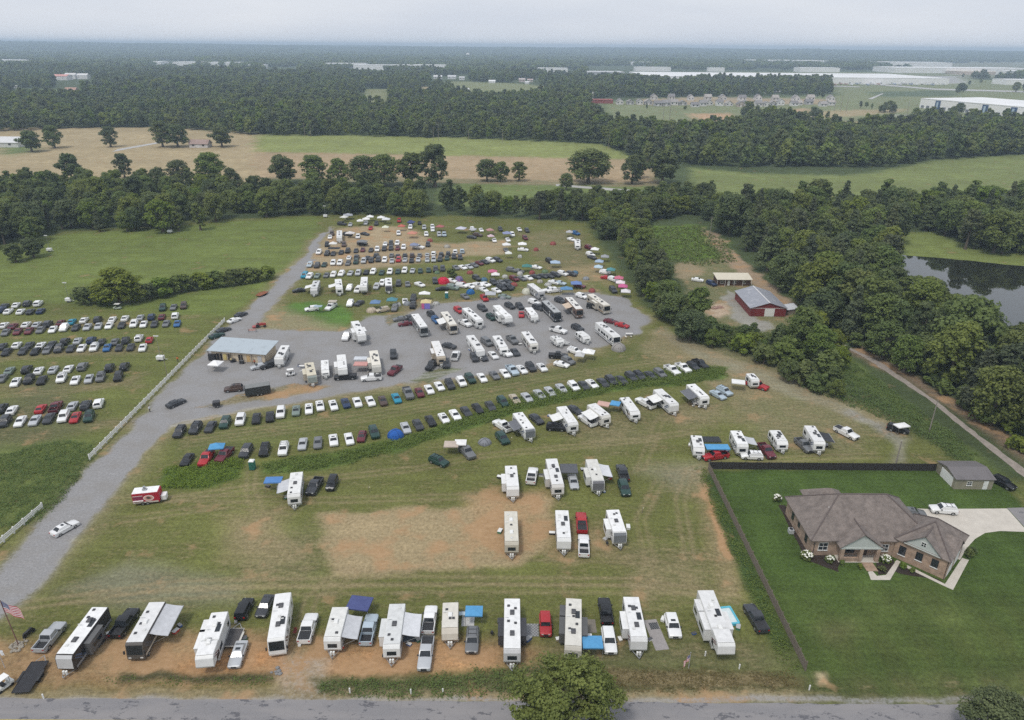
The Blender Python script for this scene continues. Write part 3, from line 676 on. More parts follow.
# far woodland
def far_pts(y0, y1, s, g):
    X, Y = jgrid(-y1*0.78-40, y1*0.78+40, y0, y1, s, g)
    k = (np.abs(X) < Y*0.80+30) & hits(X, Y, FAR_OK[0])
    for p in FAR_NO: k &= ~hits(X, Y, p)
    k &= (fbm(X/130.0, Y/190.0, 31, 3) > 0.36) | (Y < 1200)
    return X[k], Y[k]
FARP = []
for i in range(6):
    c, C = crown('crown', 90+i, (12.0, 10.0, 14.0, 8.5, 12.5, 11.0)[i], (14.5, 16.0, 12.5, 17.5, 13.0, 15.0)[i], 0.8, 26, 900, 1.1, (LEAF, LEAF2, LEAF, NEEDLE, LEAF, LEAF)[i]); FARP.append(c)
FARC = []
for i in range(3):
    c, C = crown('crown', 97+i, 34.0, 15.0, 1.5, 30, 420, 3.6, LEAF); FARC.append(c)
def instancer(name, label, X, Y, S, protos, cat='woodland'):
    me = bpy.data.meshes.new(name); n = len(X); Z = height(X, Y)
    me.vertices.add(n); me.vertices.foreach_set('co', np.stack([X, Y, Z], 1).ravel())
    a = me.attributes.new('size', 'FLOAT', 'POINT'); a.data.foreach_set('value', S)
    o = bpy.data.objects.new(name, me); COL.objects.link(o)
    tag(o, label, cat, None, 'stuff')
    ng = bpy.data.node_groups.new(name, 'GeometryNodeTree')
    ng.interface.new_socket('Geometry', in_out='INPUT', socket_type='NodeSocketGeometry'); ng.interface.new_socket('Geometry', in_out='OUTPUT', socket_type='NodeSocketGeometry')
    gi, go = ng.nodes.new('NodeGroupInput'), ng.nodes.new('NodeGroupOutput')
    j = ng.nodes.new('GeometryNodeJoinGeometry')
    for pm in protos:
        src = bpy.data.objects.new('crown', pm)          # kept out of the scene; only its mesh is read
        oi = ng.nodes.new('GeometryNodeObjectInfo'); oi.inputs['Object'].default_value = src; oi.inputs['As Instance'].default_value = True
        ng.links.new(oi.outputs['Geometry'], j.inputs[0])
    ip = ng.nodes.new('GeometryNodeInstanceOnPoints'); ip.inputs['Pick Instance'].default_value = True
    mp_ = ng.nodes.new('GeometryNodeMeshToPoints'); ng.links.new(gi.outputs[0], mp_.inputs['Mesh']); ng.links.new(mp_.outputs[0], ip.inputs['Points'])
    ng.links.new(j.outputs[0], ip.inputs['Instance'])
    ri = ng.nodes.new('FunctionNodeRandomValue'); ri.data_type = 'INT'; ri.inputs['Max'].default_value = len(protos)-1
    ri_min = [s for s in ri.inputs if s.name == 'Min' and s.type == 'INT'][0]; ri_max = [s for s in ri.inputs if s.name == 'Max' and s.type == 'INT'][0]
    ri_min.default_value = 0; ri_max.default_value = len(protos)-1
    ro = [s for s in ri.outputs if s.type == 'INT'][0]; ng.links.new(ro, ip.inputs['Instance Index'])
    rr = ng.nodes.new('FunctionNodeRandomValue'); rr.data_type = 'FLOAT_VECTOR'
    vmax = [s for s in rr.inputs if s.name == 'Max' and s.type == 'VECTOR'][0]; vmax.default_value = (0.0, 0.0, 6.283)
    vmin = [s for s in rr.inputs if s.name == 'Min' and s.type == 'VECTOR'][0]; vmin.default_value = (0, 0, 0)
    vo = [s for s in rr.outputs if s.type == 'VECTOR'][0]
    e2r = ng.nodes.new('FunctionNodeEulerToRotation'); ng.links.new(vo, e2r.inputs[0]); ng.links.new(e2r.outputs[0], ip.inputs['Rotation'])
    na = ng.nodes.new('GeometryNodeInputNamedAttribute'); na.data_type = 'FLOAT'; na.inputs['Name'].default_value = 'size'
    ng.links.new([s for s in na.outputs if s.name == 'Attribute'][0], ip.inputs['Scale'])
    ng.links.new(ip.outputs[0], go.inputs[0])
    md = o.modifiers.new('trees', 'NODES'); md.node_group = ng
    return o
g2 = np.random.default_rng(8)
if rest:
    ra = np.array([(t[0], t[1], t[2]) for t in rest]); instancer('woodland', 'dense inner trees of the nearer woods', ra[:, 0], ra[:, 1], ra[:, 2]/16.0, [PROTO[0][0], PROTO[1][0], PROTO[3][0], PROTO[6][0], PROTO[7][0], PROTO[9][0]])
X, Y = far_pts(560, 1150, 9.5, g2); instancer('woodland', 'dark wood beyond the tan hay fields', X, Y, (.62+.75*fbm(X/60, Y/60, 41, 2))*g2.uniform(.72, 1.3, X.size), FARP)
X, Y = far_pts(1150, 2500, 14.5, g2); instancer('woodland', 'hazy woodland round the distant houses', X, Y, (.75+.85*fbm(X/120, Y/160, 42, 2))*g2.uniform(.72, 1.3, X.size), FARP)
X, Y = far_pts(2500, 9500, 42, g2); instancer('woodland', 'far blue woodland reaching the horizon', X, Y, (.6+.9*fbm(X/400, Y/600, 43, 2))*g2.uniform(.75, 1.3, X.size), FARC)

# ---- trees and shrubs standing on their own
for px, py, h, wd, pr, lb in (
    (120,303,13.5,1.45,PROTO[2],'large round bright green tree rising from the hedge beside the parked cars'),
    (134,302,8.0,1.5,PROTO[2],'lower green tree against the large round hedge tree, on the drive side'),
    (107,303.5,8.0,1.5,PROTO[2],'lower green tree against the large round hedge tree, on the far side'),
    (1022,384,17,0.8,PINES[1],'ragged tree standing before the bright part of the pond'),
    (32,152,19.0,1.43,PROTO[0],'dark round tree at the near edge of the hay field, beside white roof'),
    (55,148,20.3,1.23,PROTO[1],'pale green round tree just behind a dark one by hay field'),
    (111,147,19.0,1.30,PROTO[3],'lone dark tree in the middle of the tan hay field'),
    (163,147,24.1,1.17,PROTO[3],'tall tree at the near corner of the farmhouse grove'),
    (178,147,20.3,1.56,PROTO[4],'spreading dark tree shading the farmhouse'),
    (222,147,19.0,1.56,PROTO[0],'broad tree behind the farmhouse roof'),
    (72,180,19.0,1.17,PROTO[0],'dark upright tree standing clear before the tan hay field'),
    (125,178,17.8,1.10,PROTO[3],'narrow dark tree beside the farm lane'),
    (180,184,16.5,1.30,PROTO[5],'dark tree before the tan field beside a paler one'),
    (212,184,21.6,1.43,PROTO[1],'large pale olive tree standing before the tan field'),
    (283,184,20.3,1.30,PROTO[0],'round tree at the pasture end of the field hedgerow'),
    (315,184,20.3,1.43,PROTO[3],'spreading tree in the hedgerow before the tan field'),
    (340,185,17.8,1.30,PROTO[1],'smaller tree in the hedgerow between two spreading ones'),
    (365,186,20.3,1.30,PROTO[4],'dense tree midway along the field hedgerow'),
    (385,186,21.6,1.30,PROTO[5],'rounded tree in the hedgerow near the ragged tall one'),
    (412,185,22.8,1.23,PROTO[0],'dark round tree beside the ragged tall one'),
    (435,187,29.2,1.10,PROTO[3],'tallest ragged tree standing out against the tan field'),
    (487,181,15.3,1.30,PROTO[4],'first of three dark trees alone on the tan field'),
    (500,181.5,14.0,1.43,PROTO[1],'middle of three dark trees alone on the tan field'),
    (519,181,14.0,1.30,PROTO[3],'last of three dark trees alone on the tan field'),
    (588,183,22.8,1.76,PROTO[4],'very broad dark oak on the tan field beside the pale road'),
    (566,190,11.4,1.17,PROTO[5],'small round tree between green field and pale road'),
    (632,184,20.3,1.17,PROTO[1],'thin greyish tree before the bare tan field'),
    (662,184,24.1,1.43,PROTO[0],'tall round tree at the end of the tan field'),
    (638,178,16.5,1.30,PROTO[3],'dark tree behind the bare tan patch'),
    (697,324,14,0.9,PROTO[0],'dark tree before the weedy clearing, nearest the barn yard'),
    (797,352,15,0.95,PROTO[2],'bright green tree hiding the corner of the red barn'),
    (815,362,12,1.0,PROTO[2],'bright green tree in front of the barn, beside the dirt track'),
    (16,262,8.5,1.5,PROTO[3],'low dark spreading tree at the edge of the upper pasture'),
    (34,257,9,1.5,PROTO[0],'dark low tree touching the paved pull-off by the pasture'),
    ):
    plant_px('tree', pr, px, py, h, lb, 'tree', None, wd)
hd = [(84,304),(96,303),(106,304),(137,301),(150,299),(163,296),(172,293),(182,292),(192,290),(203,289),(214,287),(225,286),(236,285),(247,283),(258,281),(268,279)]
for px, py in hd: plant_px('shrub', BUSH[int(px) % 3], px, py, random.uniform(4.2, 7.0), 'leafy shrub in the hedgerow between upper pasture and car rows', 'shrub', 'shrubs of the hedgerow', 1.15)
plant_px('shrub', BUSH[1], 452, 277, 3.4, 'green bush standing between the rows of cars near the red dome', 'shrub', None, 1.1)
q = at(566, 735); plant('tree', BIG, q.x, q.y, 11.6, 'large leafy tree leaning over the asphalt road in the foreground', 'tree', None, 1.0, 0.4)
q = at(992, 742); plant('tree', BIGP, q.x, q.y, 7.6, 'dark needle tree at the lawn end of the asphalt road', 'tree', None, 1.0)
for px, py, h, lb in ((777,501,1.5,'white flowering hydrangea at the rear corner of the brick house'), (806,559,1.7,'white flowering hydrangea at the front corner of the brick house'), (829,562,1.3,'white flowering shrub below the front window of the brick house'), (885,562,1.5,'white flowering shrub beside the porch pillar')):
    q = at(px, py); o = plant('flowering_shrub', BUSH[0], q.x, q.y, h, lb, 'shrub', None, 1.15)
    b = MB(); gg = random.Random(px)
    for i in range(34):
        a, e = gg.uniform(0, 6.28), gg.uniform(0.2, 1.4); r = 1.72
        c = Vector((r*math.cos(a)*math.cos(e), r*math.sin(a)*math.cos(e), 1.7+1.75*math.sin(e)))
        b.rings([[c+Vector((rr*math.cos(t), rr*math.sin(t), zz)) for t in [k*1.047 for k in range(6)]] for rr, zz in ((.1, -.2), (.34, 0), (.12, .22))])
    part('blossom', b, FLOWER, o)
for px, py, h, lb in ((842,565,1.0,'clipped green shrub under the porch wall'),(860,568,0.9,'clipped green shrub before the porch pillar'),(882,571,1.1,'dark round shrub between the two front walks'),(902,568,1.2,'rounded shrub at the first garage wing window'),(912,572,0.9,'low shrub by the garage wing wall'),(968,556,1.6,'reddish dark shrub at the end of the garage wing'),(972,553,1.2,'small dark shrub beside the drive')):
    q = at(px, py); plant('shrub', BUSH[px % 3], q.x, q.y, h, lb, 'shrub', None, 1.1)

# ---- rank weeds: nobody could count them
def weeds(name, label, poly, dens, hgt, m=GRASSY, seed=1, world=False, leaf=0.5):
    P = poly if world else gpoly(poly); a = np.array(P); gg = np.random.default_rng(seed)
    n = int(dens*np.prod(a.max(0)-a.min(0)))
    X, Y = gg.uniform(a[:, 0].min(), a[:, 0].max(), n), gg.uniform(a[:, 1].min(), a[:, 1].max(), n)
    sd_ = sdist(X, Y, P)+(fbm(X/2.5, Y/2.5, seed)-.5)*3.0
    k = (sd_ > 0) & (fbm(X/3.0, Y/3.0, seed+3) > 0.30); X, Y, sd_ = X[k], Y[k], sd_[k]
    hh = hgt*(0.35+0.9*fbm(X/3.5, Y/3.5, seed+9))*np.clip(0.35+sd_/2.0, 0.35, 1); reps = 4
    C, N, S, T = [], [], [], []
    for r in range(reps):
        z = hh*gg.uniform(.15, 1, X.size)
        C.append(np.stack([X+gg.normal(0, .3, X.size), Y+gg.normal(0, .3, X.size), z], 1))
        nn = gg.normal(size=(X.size, 3)); nn[:, 2] = np.abs(nn[:, 2])*0.8+1.0; N.append(nn)
        S.append(leaf*gg.uniform(.6, 1.4, X.size)); T.append(fbm(X/4, Y/4, seed+5)*0.8+gg.uniform(-.2, .35, X.size))
    me = quads_mesh(name, np.concatenate(C), np.concatenate(N), np.concatenate(S), np.concatenate(T), m, gg, 0.5)
    o = bpy.data.objects.new(name, me); COL.objects.link(o); return tag(o, label, 'weeds', None, 'stuff')
weeds('weeds', 'rank green weeds filling the long ditch below the car rows', [(262,463),(330,453),(400,439),(430,430),(470,415),(510,400),(560,389),(640,374),(690,367),(726,367),(728,377),(690,384),(640,388),(560,402),(515,413),(470,428),(430,440),(400,450),(330,467),(265,474)], 8.5, 1.25, seed=2, leaf=0.26)
weeds('weeds', 'rank green weeds between the red food trailer and the parked cars', [(163,470),(200,463),(240,458),(240,476),(200,489),(163,488)], 8.5, 1.3, seed=3, leaf=0.26)
weeds('weeds', 'tall dark weeds beside the white rail fence', [(-60,462),(0,455),(60,440),(95,444),(85,468),(60,503),(40,520),(-60,548)], 7.0, 0.8, seed=4, leaf=0.22)
weeds('weeds', 'roadside weeds in the front ditch', [(314,682),(420,678),(500,669),(560,666),(560,694),(500,697),(320,697)], 9.0, 0.9, seed=5, leaf=0.2)
weeds('weeds', 'thin dry weeds along the verge before the lawn', [(560,668),(690,670),(795,674),(803,688),(700,690),(560,692)], 6.0, 0.45, leaf_mat('dry_weeds', (0.08,0.085,0.03), (0.19,0.15,0.07)), seed=6, leaf=0.18)
weeds('weeds', 'weeds along the board fence of the lawn', [(39.6,76),(42.6,76),(41.9,131),(39.6,131)], 7.0, 0.6, seed=7, world=True, leaf=0.2)
weeds('weeds', 'brambles on the bank beside the dirt track', [(842,354),(905,400),(960,440),(990,476),(960,462),(900,425),(846,404),(800,388)], 5.0, 0.9, seed=8, leaf=0.26)
weeds('weeds', 'bright weeds covering the clearing beyond the barn', [(640,229),(700,226),(728,245),(738,262),(700,266),(660,260)], 0.8, 1.1, seed=9, leaf=0.6)
weeds('weeds', 'rough growth in front of the barn yard', [(690,322),(745,330),(800,342),(790,356),(735,348),(694,344)], 2.6, 2.0, seed=10, leaf=0.5)
weeds('weeds', 'weeds on the strip between ditch and bare soil', [(100,676),(272,678),(270,686),(100,684)], 5.0, 0.35, seed=12, leaf=0.18)

X, Y = jgrid(60, 230, 100, 260, 4.2, np.random.default_rng(77)); k = hits(X, Y, W_RIGHT) & ~hits(X, Y, W_POND)
dpoly = sdist(X, Y, gpoly(W_RIGHT)); k &= (dpoly < 7)
pxx, pyy = to_px(X, Y); k &= (pxx < 1060) & (pyy > 232)
for x, y in zip(X[k], Y[k]): plant('shrub', random.choice(BUSH), x, y, random.uniform(2.2, 5.0), 'leafy undergrowth bush at the foot of the wood along the dirt track', 'shrub', 'bushes at the foot of the wood', 1.2)
# ------------------------------------------------------------------ cars (x forward, metres)
COLS = {'w': ('white', (.80,.80,.79)), 'k': ('black', (.016,.017,.019)), 'd': ('dark grey', (.045,.048,.054)), 'g': ('grey', (.15,.155,.16)),
        's': ('silver', (.44,.455,.47)), 'b': ('blue', (.03,.12,.30)), 'n': ('navy blue', (.022,.04,.095)), 'r': ('red', (.40,.025,.03)), 'm': ('maroon', (.13,.022,.032)),
        't': ('tan', (.44,.38,.29)), 'G': ('dark green', (.02,.055,.045)), 'T': ('teal blue', (.02,.24,.36)), 'e': ('grey green', (.19,.24,.21)), 'o': ('brown', (.085,.055,.045)), 'l': ('pale blue', (.42,.50,.56))}
def arch(xc, r, z0, n=5): return [(xc-r*math.cos(math.pi*i/(n-1)), z0+(r*0.98)*math.sin(math.pi*i/(n-1))) for i in range(n)]
SPEC = {  # L, W, H, hood z, belt z, cowl x, roof front x, roof rear x, deck x, deck z, wheel x, wheel r
    'c': dict(L=4.75, W=1.84, H=1.45, hood=.86, belt=.98, cowl=.95, rf=.25, rr=-1.05, deck=-1.85, dz=1.02, wx=1.40, wr=.33),
    'h': dict(L=4.25, W=1.80, H=1.52, hood=.90, belt=1.0, cowl=.95, rf=.30, rr=-1.45, deck=-2.0, dz=1.05, wx=1.30, wr=.32),
    's': dict(L=4.80, W=1.95, H=1.76, hood=1.03, belt=1.14, cowl=.98, rf=.38, rr=-1.95, deck=-2.30, dz=1.16, wx=1.42, wr=.37),
    'v': dict(L=5.05, W=2.00, H=1.82, hood=1.02, belt=1.12, cowl=1.45, rf=.75, rr=-2.25, deck=-2.45, dz=1.14, wx=1.52, wr=.35),
    'j': dict(L=4.40, W=1.88, H=1.85, hood=1.10, belt=1.20, cowl=.72, rf=.45, rr=-2.05, deck=-2.12, dz=1.21, wx=1.32, wr=.42),
    'p': dict(L=5.85, W=2.03, H=1.92, hood=1.13, belt=1.24, cowl=1.05, rf=.45, rr=-.78, deck=-1.05, dz=1.26, wx=1.85, wr=.41),
}
def car_parts(k):
    s = SPEC[k]; L, W = s['L']/2, s['W']/2; z0 = .26 if k in 'chv' else .36; r = s['wr']*1.16; wx = s['wx']; hd, bt = s['hood'], s['belt']
    box = k == 'j'
    tail_z = s['dz'] if k != 'p' else .78
    rear_top = [(s['deck'], s['dz']), (-L+.12, s['dz']-.03), (-L+.02, s['dz']-.25)] if k != 'p' else [(s['rr']-.33, bt), (s['rr']-.34, .80), (-L+.1, .80), (-L+.02, .78)]
    out = [(L-.08, z0), (L, z0+.22), (L-.03, hd-.16), (L-.22, hd-(.0 if box else .05)), (s['cowl']+.55, hd+(.0 if box else .04)), (s['cowl'], bt)] + rear_top + [(-L, z0+.3), (-L+.08, z0)]
    out += [(x, z) for x, z in arch(-wx, r, z0)] + [(x, z) for x, z in arch(wx, r, z0)]
    b = MB(); rings = []
    for y, zx, xi in ((W, .07, .94), (W-.09, .0, .985), (0, -.025, 1.0), (-W+.09, .0, .985), (-W, .07, .94)):
        ring = []
        for i, (x, z) in enumerate(out):
            top = z > z0+.3 and i < 11
            ring.append((x*(xi if abs(x) > L*.8 else 1), y, z-(zx if top else 0)))
        rings.append(ring)
    b.rings(rings)
    # roof and pillars
    wb, wr_ = W-.07, W-(.27 if k in 'ch' else .19)
    rf, rr, dk, cw, H = s['rf'], s['rr'], s['deck'] if k != 'p' else s['rr']-.30, s['cowl'], s['H']
    def ring(xf, xr, w_, z): return [(xf, w_, z), (xf, -w_, z), (xr, -w_, z), (xr, w_, z)]
    b.rings([ring(cw+.02, dk, wb, bt-.06), ring(rf, rr, wr_, H-.05), ring(rf-.14, rr+.12, wr_-.13, H)], caps=(False, True))
    bed = None
    if k == 'p':
        x0, x1 = -L+.03, s['rr']-.34
        b.box(x0, x1, W-.17, W-.04, .74, bt+.02); b.box(x0, x1, -W+.04, -W+.17, .74, bt+.02); b.box(x0-.01, x0+.11, -W+.05, W-.05, .55, bt)
        bed = MB(); bed.box(x0+.12, x1-.01, -W+.18, W-.18, .79, .83)
    def pane(A, B_, C, D, u0, u1, v0, v1, off):
        A, B_, C, D = map(Vector, (A, B_, C, D)); n = (B_-A).cross(D-A).normalized()*off
        f = lambda u, v: (A.lerp(B_, u)).lerp(D.lerp(C, u), v)+n
        return [f(u0, v0), f(u1, v0), f(u1, v1), f(u0, v1)]
    zb, zt = bt-.06, H-.05
    P = lambda x, y, z: (x, y, z)
    ws, rw, sl, sr = MB(), MB(), MB(), MB()
    ws.poly(pane(P(cw+.02,-wb,zb), P(cw+.02,wb,zb), P(rf,wr_,zt), P(rf,-wr_,zt), .05, .95, .05, .96, .012))
    rw.poly(pane(P(dk,wb,zb), P(dk,-wb,zb), P(rr,-wr_,zt), P(rr,wr_,zt), .07, .93, .08, .94, .012))
    for mb, sg in ((sl, 1), (sr, -1)):
        q = (P(cw+.02,wb*sg,zb), P(dk,wb*sg,zb), P(rr,wr_*sg,zt), P(rf,wr_*sg,zt))
        for u0, u1 in (((.14, .53), (.56, .88)) if k in 'chp' else ((.14, .42), (.44, .70), (.72, .92))): mb.poly(pane(*q, u0, u1, .10, .93, .012*sg*-1))
    wheels = []
    for x in (wx, -wx):
        for sg in (1, -1):
            wmb = MB(); y1 = (W-.01)*sg
            wmb.cyl((x, y1-.22*sg, s['wr']), (x, y1, s['wr']), s['wr'], n=14)
            wmb.cyl((x, y1, s['wr']), (x, y1+.012*sg, s['wr']), s['wr']*.62, n=10, m=1); wheels.append(wmb)
    lamps, tails, mir = [], [], []
    for sg in (1, -1):
        a = MB(); a.box(L-.24, L-.03, sg*(W-.44)-.17, sg*(W-.44)+.17, hd-.30, hd-.155); lamps.append(a)
        a = MB(); zz = (s['dz'] if k != 'p' else bt)-.32; a.box(-L-.015, -L+.12, sg*(W-.22)-.12, sg*(W-.22)+.12, zz-.05, zz+.14); tails.append(a)
        a = MB(); a.box(cw-.32, cw-.14, sg*(W+.09)-.11, sg*(W+.09)+.11, bt-.02, bt+.14); mir.append(a)
    grille = MB(); grille.box(L-.07, L+.012, -W*.42, W*.42, z0+.16, hd-.24)
    return dict(body=b, bed=bed, windshield=ws, rear_window=rw, side_window=[sl, sr], wheel=wheels, headlight=lamps, tail_light=tails, mirror=mir, grille=grille)
CAT = {'c': ('sedan', 'sedan', 'sedan'), 'h': ('hatchback', 'hatchback', 'hatchback'), 's': ('suv', 'SUV', 'SUV'), 'v': ('minivan', 'minivan', 'minivan'), 'j': ('off_road_car', 'boxy off-roader', 'off-roader'), 'p': ('pickup_truck', 'pickup', 'pickup')}
CARM = {}
def car_meshes(k):
    if k in CARM: return CARM[k]
    d = car_parts(k); M = {}
    whole = MB()
    def add(mb, mi):
        o = len(whole.v); whole.v += mb.v; whole.f += [tuple(i+o for i in f) for f in mb.f]; whole.m += [mi if not mm else 0 for mm in mb.m] if mi == 2 else [mi]*len(mb.f)
    for n, mm in (('body', 0), ('bed', 3), ('windshield', 1), ('rear_window', 1)):
        if d[n]: add(d[n], mm)
    for q in d['side_window']: add(q, 1)
    for q in d['wheel']: add(q, 2)
    M['whole'] = whole.build('body', [PAINT, GLASS, RUBBER, PLASTIC], mesh_only=True)
    M['body'] = d['body'].build('body', PAINT, mesh_only=True, smooth=True)
    for n, mt in (('windshield', GLASS), ('rear_window', GLASS), ('grille', PLASTIC)): M[n] = [d[n].build(n, mt, mesh_only=True)]
    if d['bed']: M['bed'] = [d['bed'].build('bed', PLASTIC, mesh_only=True)]
    for n, mt in (('side_window', [GLASS]), ('wheel', [RUBBER, METAL]), ('headlight', [LAMP]), ('tail_light', [TAIL]), ('mirror', [PLASTIC])): M[n] = [q.build(n, mt, mesh_only=True) for q in d[n]]
    CARM[k] = M; return M
_EX = {}
def sunroof(k):
    if ('s', k) not in _EX:
        s = SPEC[k]; b = MB(); z = s['H']+.004; b.box(s['rf']-.75, s['rf']-.28, -.36, .36, z-.01, z+.006); _EX['s', k] = b.build('sunroof', GLASS, mesh_only=True)
    return _EX['s', k]
def rack(k):
    if 'r' not in _EX:
        s = SPEC['s']; b = MB()
        for y in (-.62, .62): b.box(s['rr']+.25, s['rf']-.3, y-.025, y+.025, s['H']-.02, s['H']+.07)
        for x in (-1.2, -.3): b.box(x-.03, x+.03, -.62, .62, s['H']+.03, s['H']+.06)
        _EX['r'] = b.build('roof_rack', PLASTIC, mesh_only=True)
    return _EX['r']
def tonneau():
    if 't' not in _EX: b = MB(); b.box(-2.82, -1.14, -.86, .86, 1.25, 1.29); _EX['t'] = b.build('bed_cover', PLASTIC, mesh_only=True)
    return _EX['t']
def car(k, colour, x, y, rz, label, group, lod):
    """lod 0: all parts, 1: glass and wheels, 2: too small to show parts"""
    M = car_meshes(k); nm, _, cat = CAT[k]; rgb = COLS[colour][1]
    j = random.Random(int(x*71+y*13)); f = j.uniform(.93, 1.05); rgb = [c*f for c in rgb]
    if lod == 2:
        o = bpy.data.objects.new(nm, M['whole']); COL.objects.link(o); o.location = (x, y, 0); o.rotation_euler = (0, 0, rz)
        o.color = (*rgb, 1); return tag(o, label, cat, group)
    o = thing(nm, label, cat, (x, y, 0), rz, group)
    names = ['windshield', 'rear_window', 'side_window', 'wheel', 'bed'] + (['grille', 'headlight', 'tail_light', 'mirror'] if lod == 0 else [])
    def kid(n, me):
        q = bpy.data.objects.new(n, me); COL.objects.link(q); q.parent = o; q.color = (*rgb, 1); KIDS.setdefault(o.name, []).append(q); return q
    kid('body', M['body'])
    sc_ = j.uniform(.955, 1.045); o.scale = (sc_, j.uniform(.97, 1.03), j.uniform(.97, 1.03))
    if k in 'csh' and j.random() < .4:
        kid('sunroof', sunroof(k))
    if k == 's' and j.random() < .5:
        kid('roof_rack', rack(k))
    if k == 'p' and j.random() < .35:
        kid('bed_cover', tonneau())
    for n in names:
        for me in M.get(n, ()): kid(n, me)
    return o
ORD = 'first second third fourth fifth sixth seventh eighth ninth tenth eleventh twelfth thirteenth fourteenth fifteenth sixteenth seventeenth eighteenth nineteenth twentieth'.split()
def row(name, end, crop, head, data, lod, group=None):
    """head: ground heading in degrees from straight towards the viewer (positive: nose swings right)"""
    x0, y0, sc = crop; L = []
    for it in data.split():
        a = it.split(','); L.append((x0+float(a[0])/sc, y0+float(a[1])/sc, a[2][0], a[2][1], float(a[3]) if len(a) > 3 else None))
    if end == 'the fence': L.reverse()
    cnt = {}
    for t in L: cnt[t[2:4]] = cnt.get(t[2:4], 0)+1
    seen = {}
    for px, py, k, c, h in L:
        key = (k, c); seen[key] = seen.get(key, 0)+1; cn, kn = COLS[c][0], CAT[k][1]
        label = f"{cn} {kn}, only one {name}" if cnt[key] == 1 else f"{ORD[seen[key]-1]} {cn} {kn} from {end}, {name}"
        q = at(px, py, 0.75); hh = head if h is None else h
        jr = random.Random(int(px*31+py*7)); rz = -math.pi/2+R(hh)+R(jr.uniform(-2.5, 2.5))
        car(k, c, q.x, q.y, rz, label, group or 'vehicles parked '+name, lod)
LC = (0, 290, 5.12)
RD = 'the fence side'
row('in the farthest pasture row', 'the fence', LC, 197, "22,80,cd 82,75,cw 140,68,sd 195,68,sw 5,100,sn 42,107,cw 105,108,cw 155,108,cd 207,105,cn", 2)
row('apart by the hedgerow end', 'the hedge', LC, 17, "833,90,sG 888,86,cg 940,80,so", 2)
row('in the back line below the hedgerow', 'the fence', LC, 197, "20,178,cw 65,183,cm 133,175,cw 188,175,cs 245,172,sd 310,165,cm 367,160,cT 430,152,cw 500,150,sd 575,148,cw 640,142,cw 718,138,cs 775,137,sn 828,135,cm 897,131,sw", 2)
row('in the front line below the hedgerow', 'the fence', LC, 17, "28,215,cg 90,210,cm 147,207,cm 207,202,cg 270,200,cw 328,193,sw 388,190,cd 447,187,cs 503,183,cs 558,180,cw 622,178,cd 685,173,sw 735,173,cw 790,172,cd 850,170,cg 907,170,cb", 2)
row('in the middle pasture row, back line', 'the fence', LC, 197, "10,286,cd 85,280,cw 150,278,cd 208,280,cw 265,275,cd 332,263,sk 397,258,cs 467,256,sn 520,262,cd 588,262,cg 643,256,sd 712,245,sw 765,253,hr", 1)
row('in the middle pasture row, front line', 'the fence', LC, 17, "32,315,ck 118,310,cd 180,312,ck 240,306,cg 300,300,sd 362,297,cd 418,295,cw 482,293,sw 548,293,cb 610,292,cd 668,290,cd 730,293,cw", 1)
row('in the fourth pasture row, back line', 'the fence', LC, 197, "48,410,ce 137,405,sk 198,410,cw 272,405,cs 350,400,cw 422,390,sg 560,396,sk 637,390,sk", 1)
row('in the fourth pasture row, front line', 'the fence', LC, 17, "10,450,cg 80,470,cw 148,458,sk 213,460,ck 315,450,sw 385,460,cw 455,452,cs 515,446,sg 605,443,sk", 1)
row('in the nearest pasture row, back line', 'the fence', LC, 197, "5,605,sk 60,612,cw 208,605,cr 285,598,pm 370,590,cs 440,588,sd 505,578,sw", 1)
row('in the nearest pasture row, front line', 'the fence', LC, 17, "22,672,sd 103,670,cw 178,665,cs 250,655,cd 325,648,sw 385,650,cr 455,648,sG", 1)
car('c', 'w', *at(64.5, 527.5, .7)[:2], R(62), 'white sedan driving up the gravel drive past the white rail fence', None, 0)
car('c', 'd', *at(175.8, 402.7, .7)[:2], R(58), 'dark grey sedan alone on the gravel drive beside the fence', None, 1)
row('parked between the white fence and the long shed', 'the drive', (190, 320, 8.533), 145, "228,128,cG 285,80,cd", 1)
row('on the gravel drive behind the long shed', 'the drive', (180, 290, 4.655), 150, "252,138,cw 283,112,cd", 1)
MA, MB_, MC, MD = (160, 380, 5.12), (330, 350, 5.12), (440, 280, 4.655), (640, 340, 3.657)
G1 = 'in the upper grass row'
row('in the upper grass row', 'the drive', (0, 0, 1), 22, "179.5,431.5,sd,4 195.5,428,sd,4 210.4,426.3,cd,6 225,422.4,sG,8 240.5,419.6,sw,10 256.3,418,ck,12 269.8,416.2,ck,14 280.7,412.4,sw,14 296,410.2,ce,14 308.8,408.4,cw,17 319.9,405.2,cw,18 333.3,404.8,cw 345.6,402.7,cn 357.3,401.8,cw 370.4,400.8,cw 382.7,400.4,co 396.4,397.8,cT 408.1,393,pg 419.5,392,cm 429.2,389,cw 439.4,385.7,cw 449.8,384.2,sd 461.3,381.8,sw 470.2,378.5,sG 482,377.3,cw 494.5,374.7,cg 505,373,cw 512.3,370.2,pl 521.8,369,cw 530.8,367,sd 542,367,cw", 1)
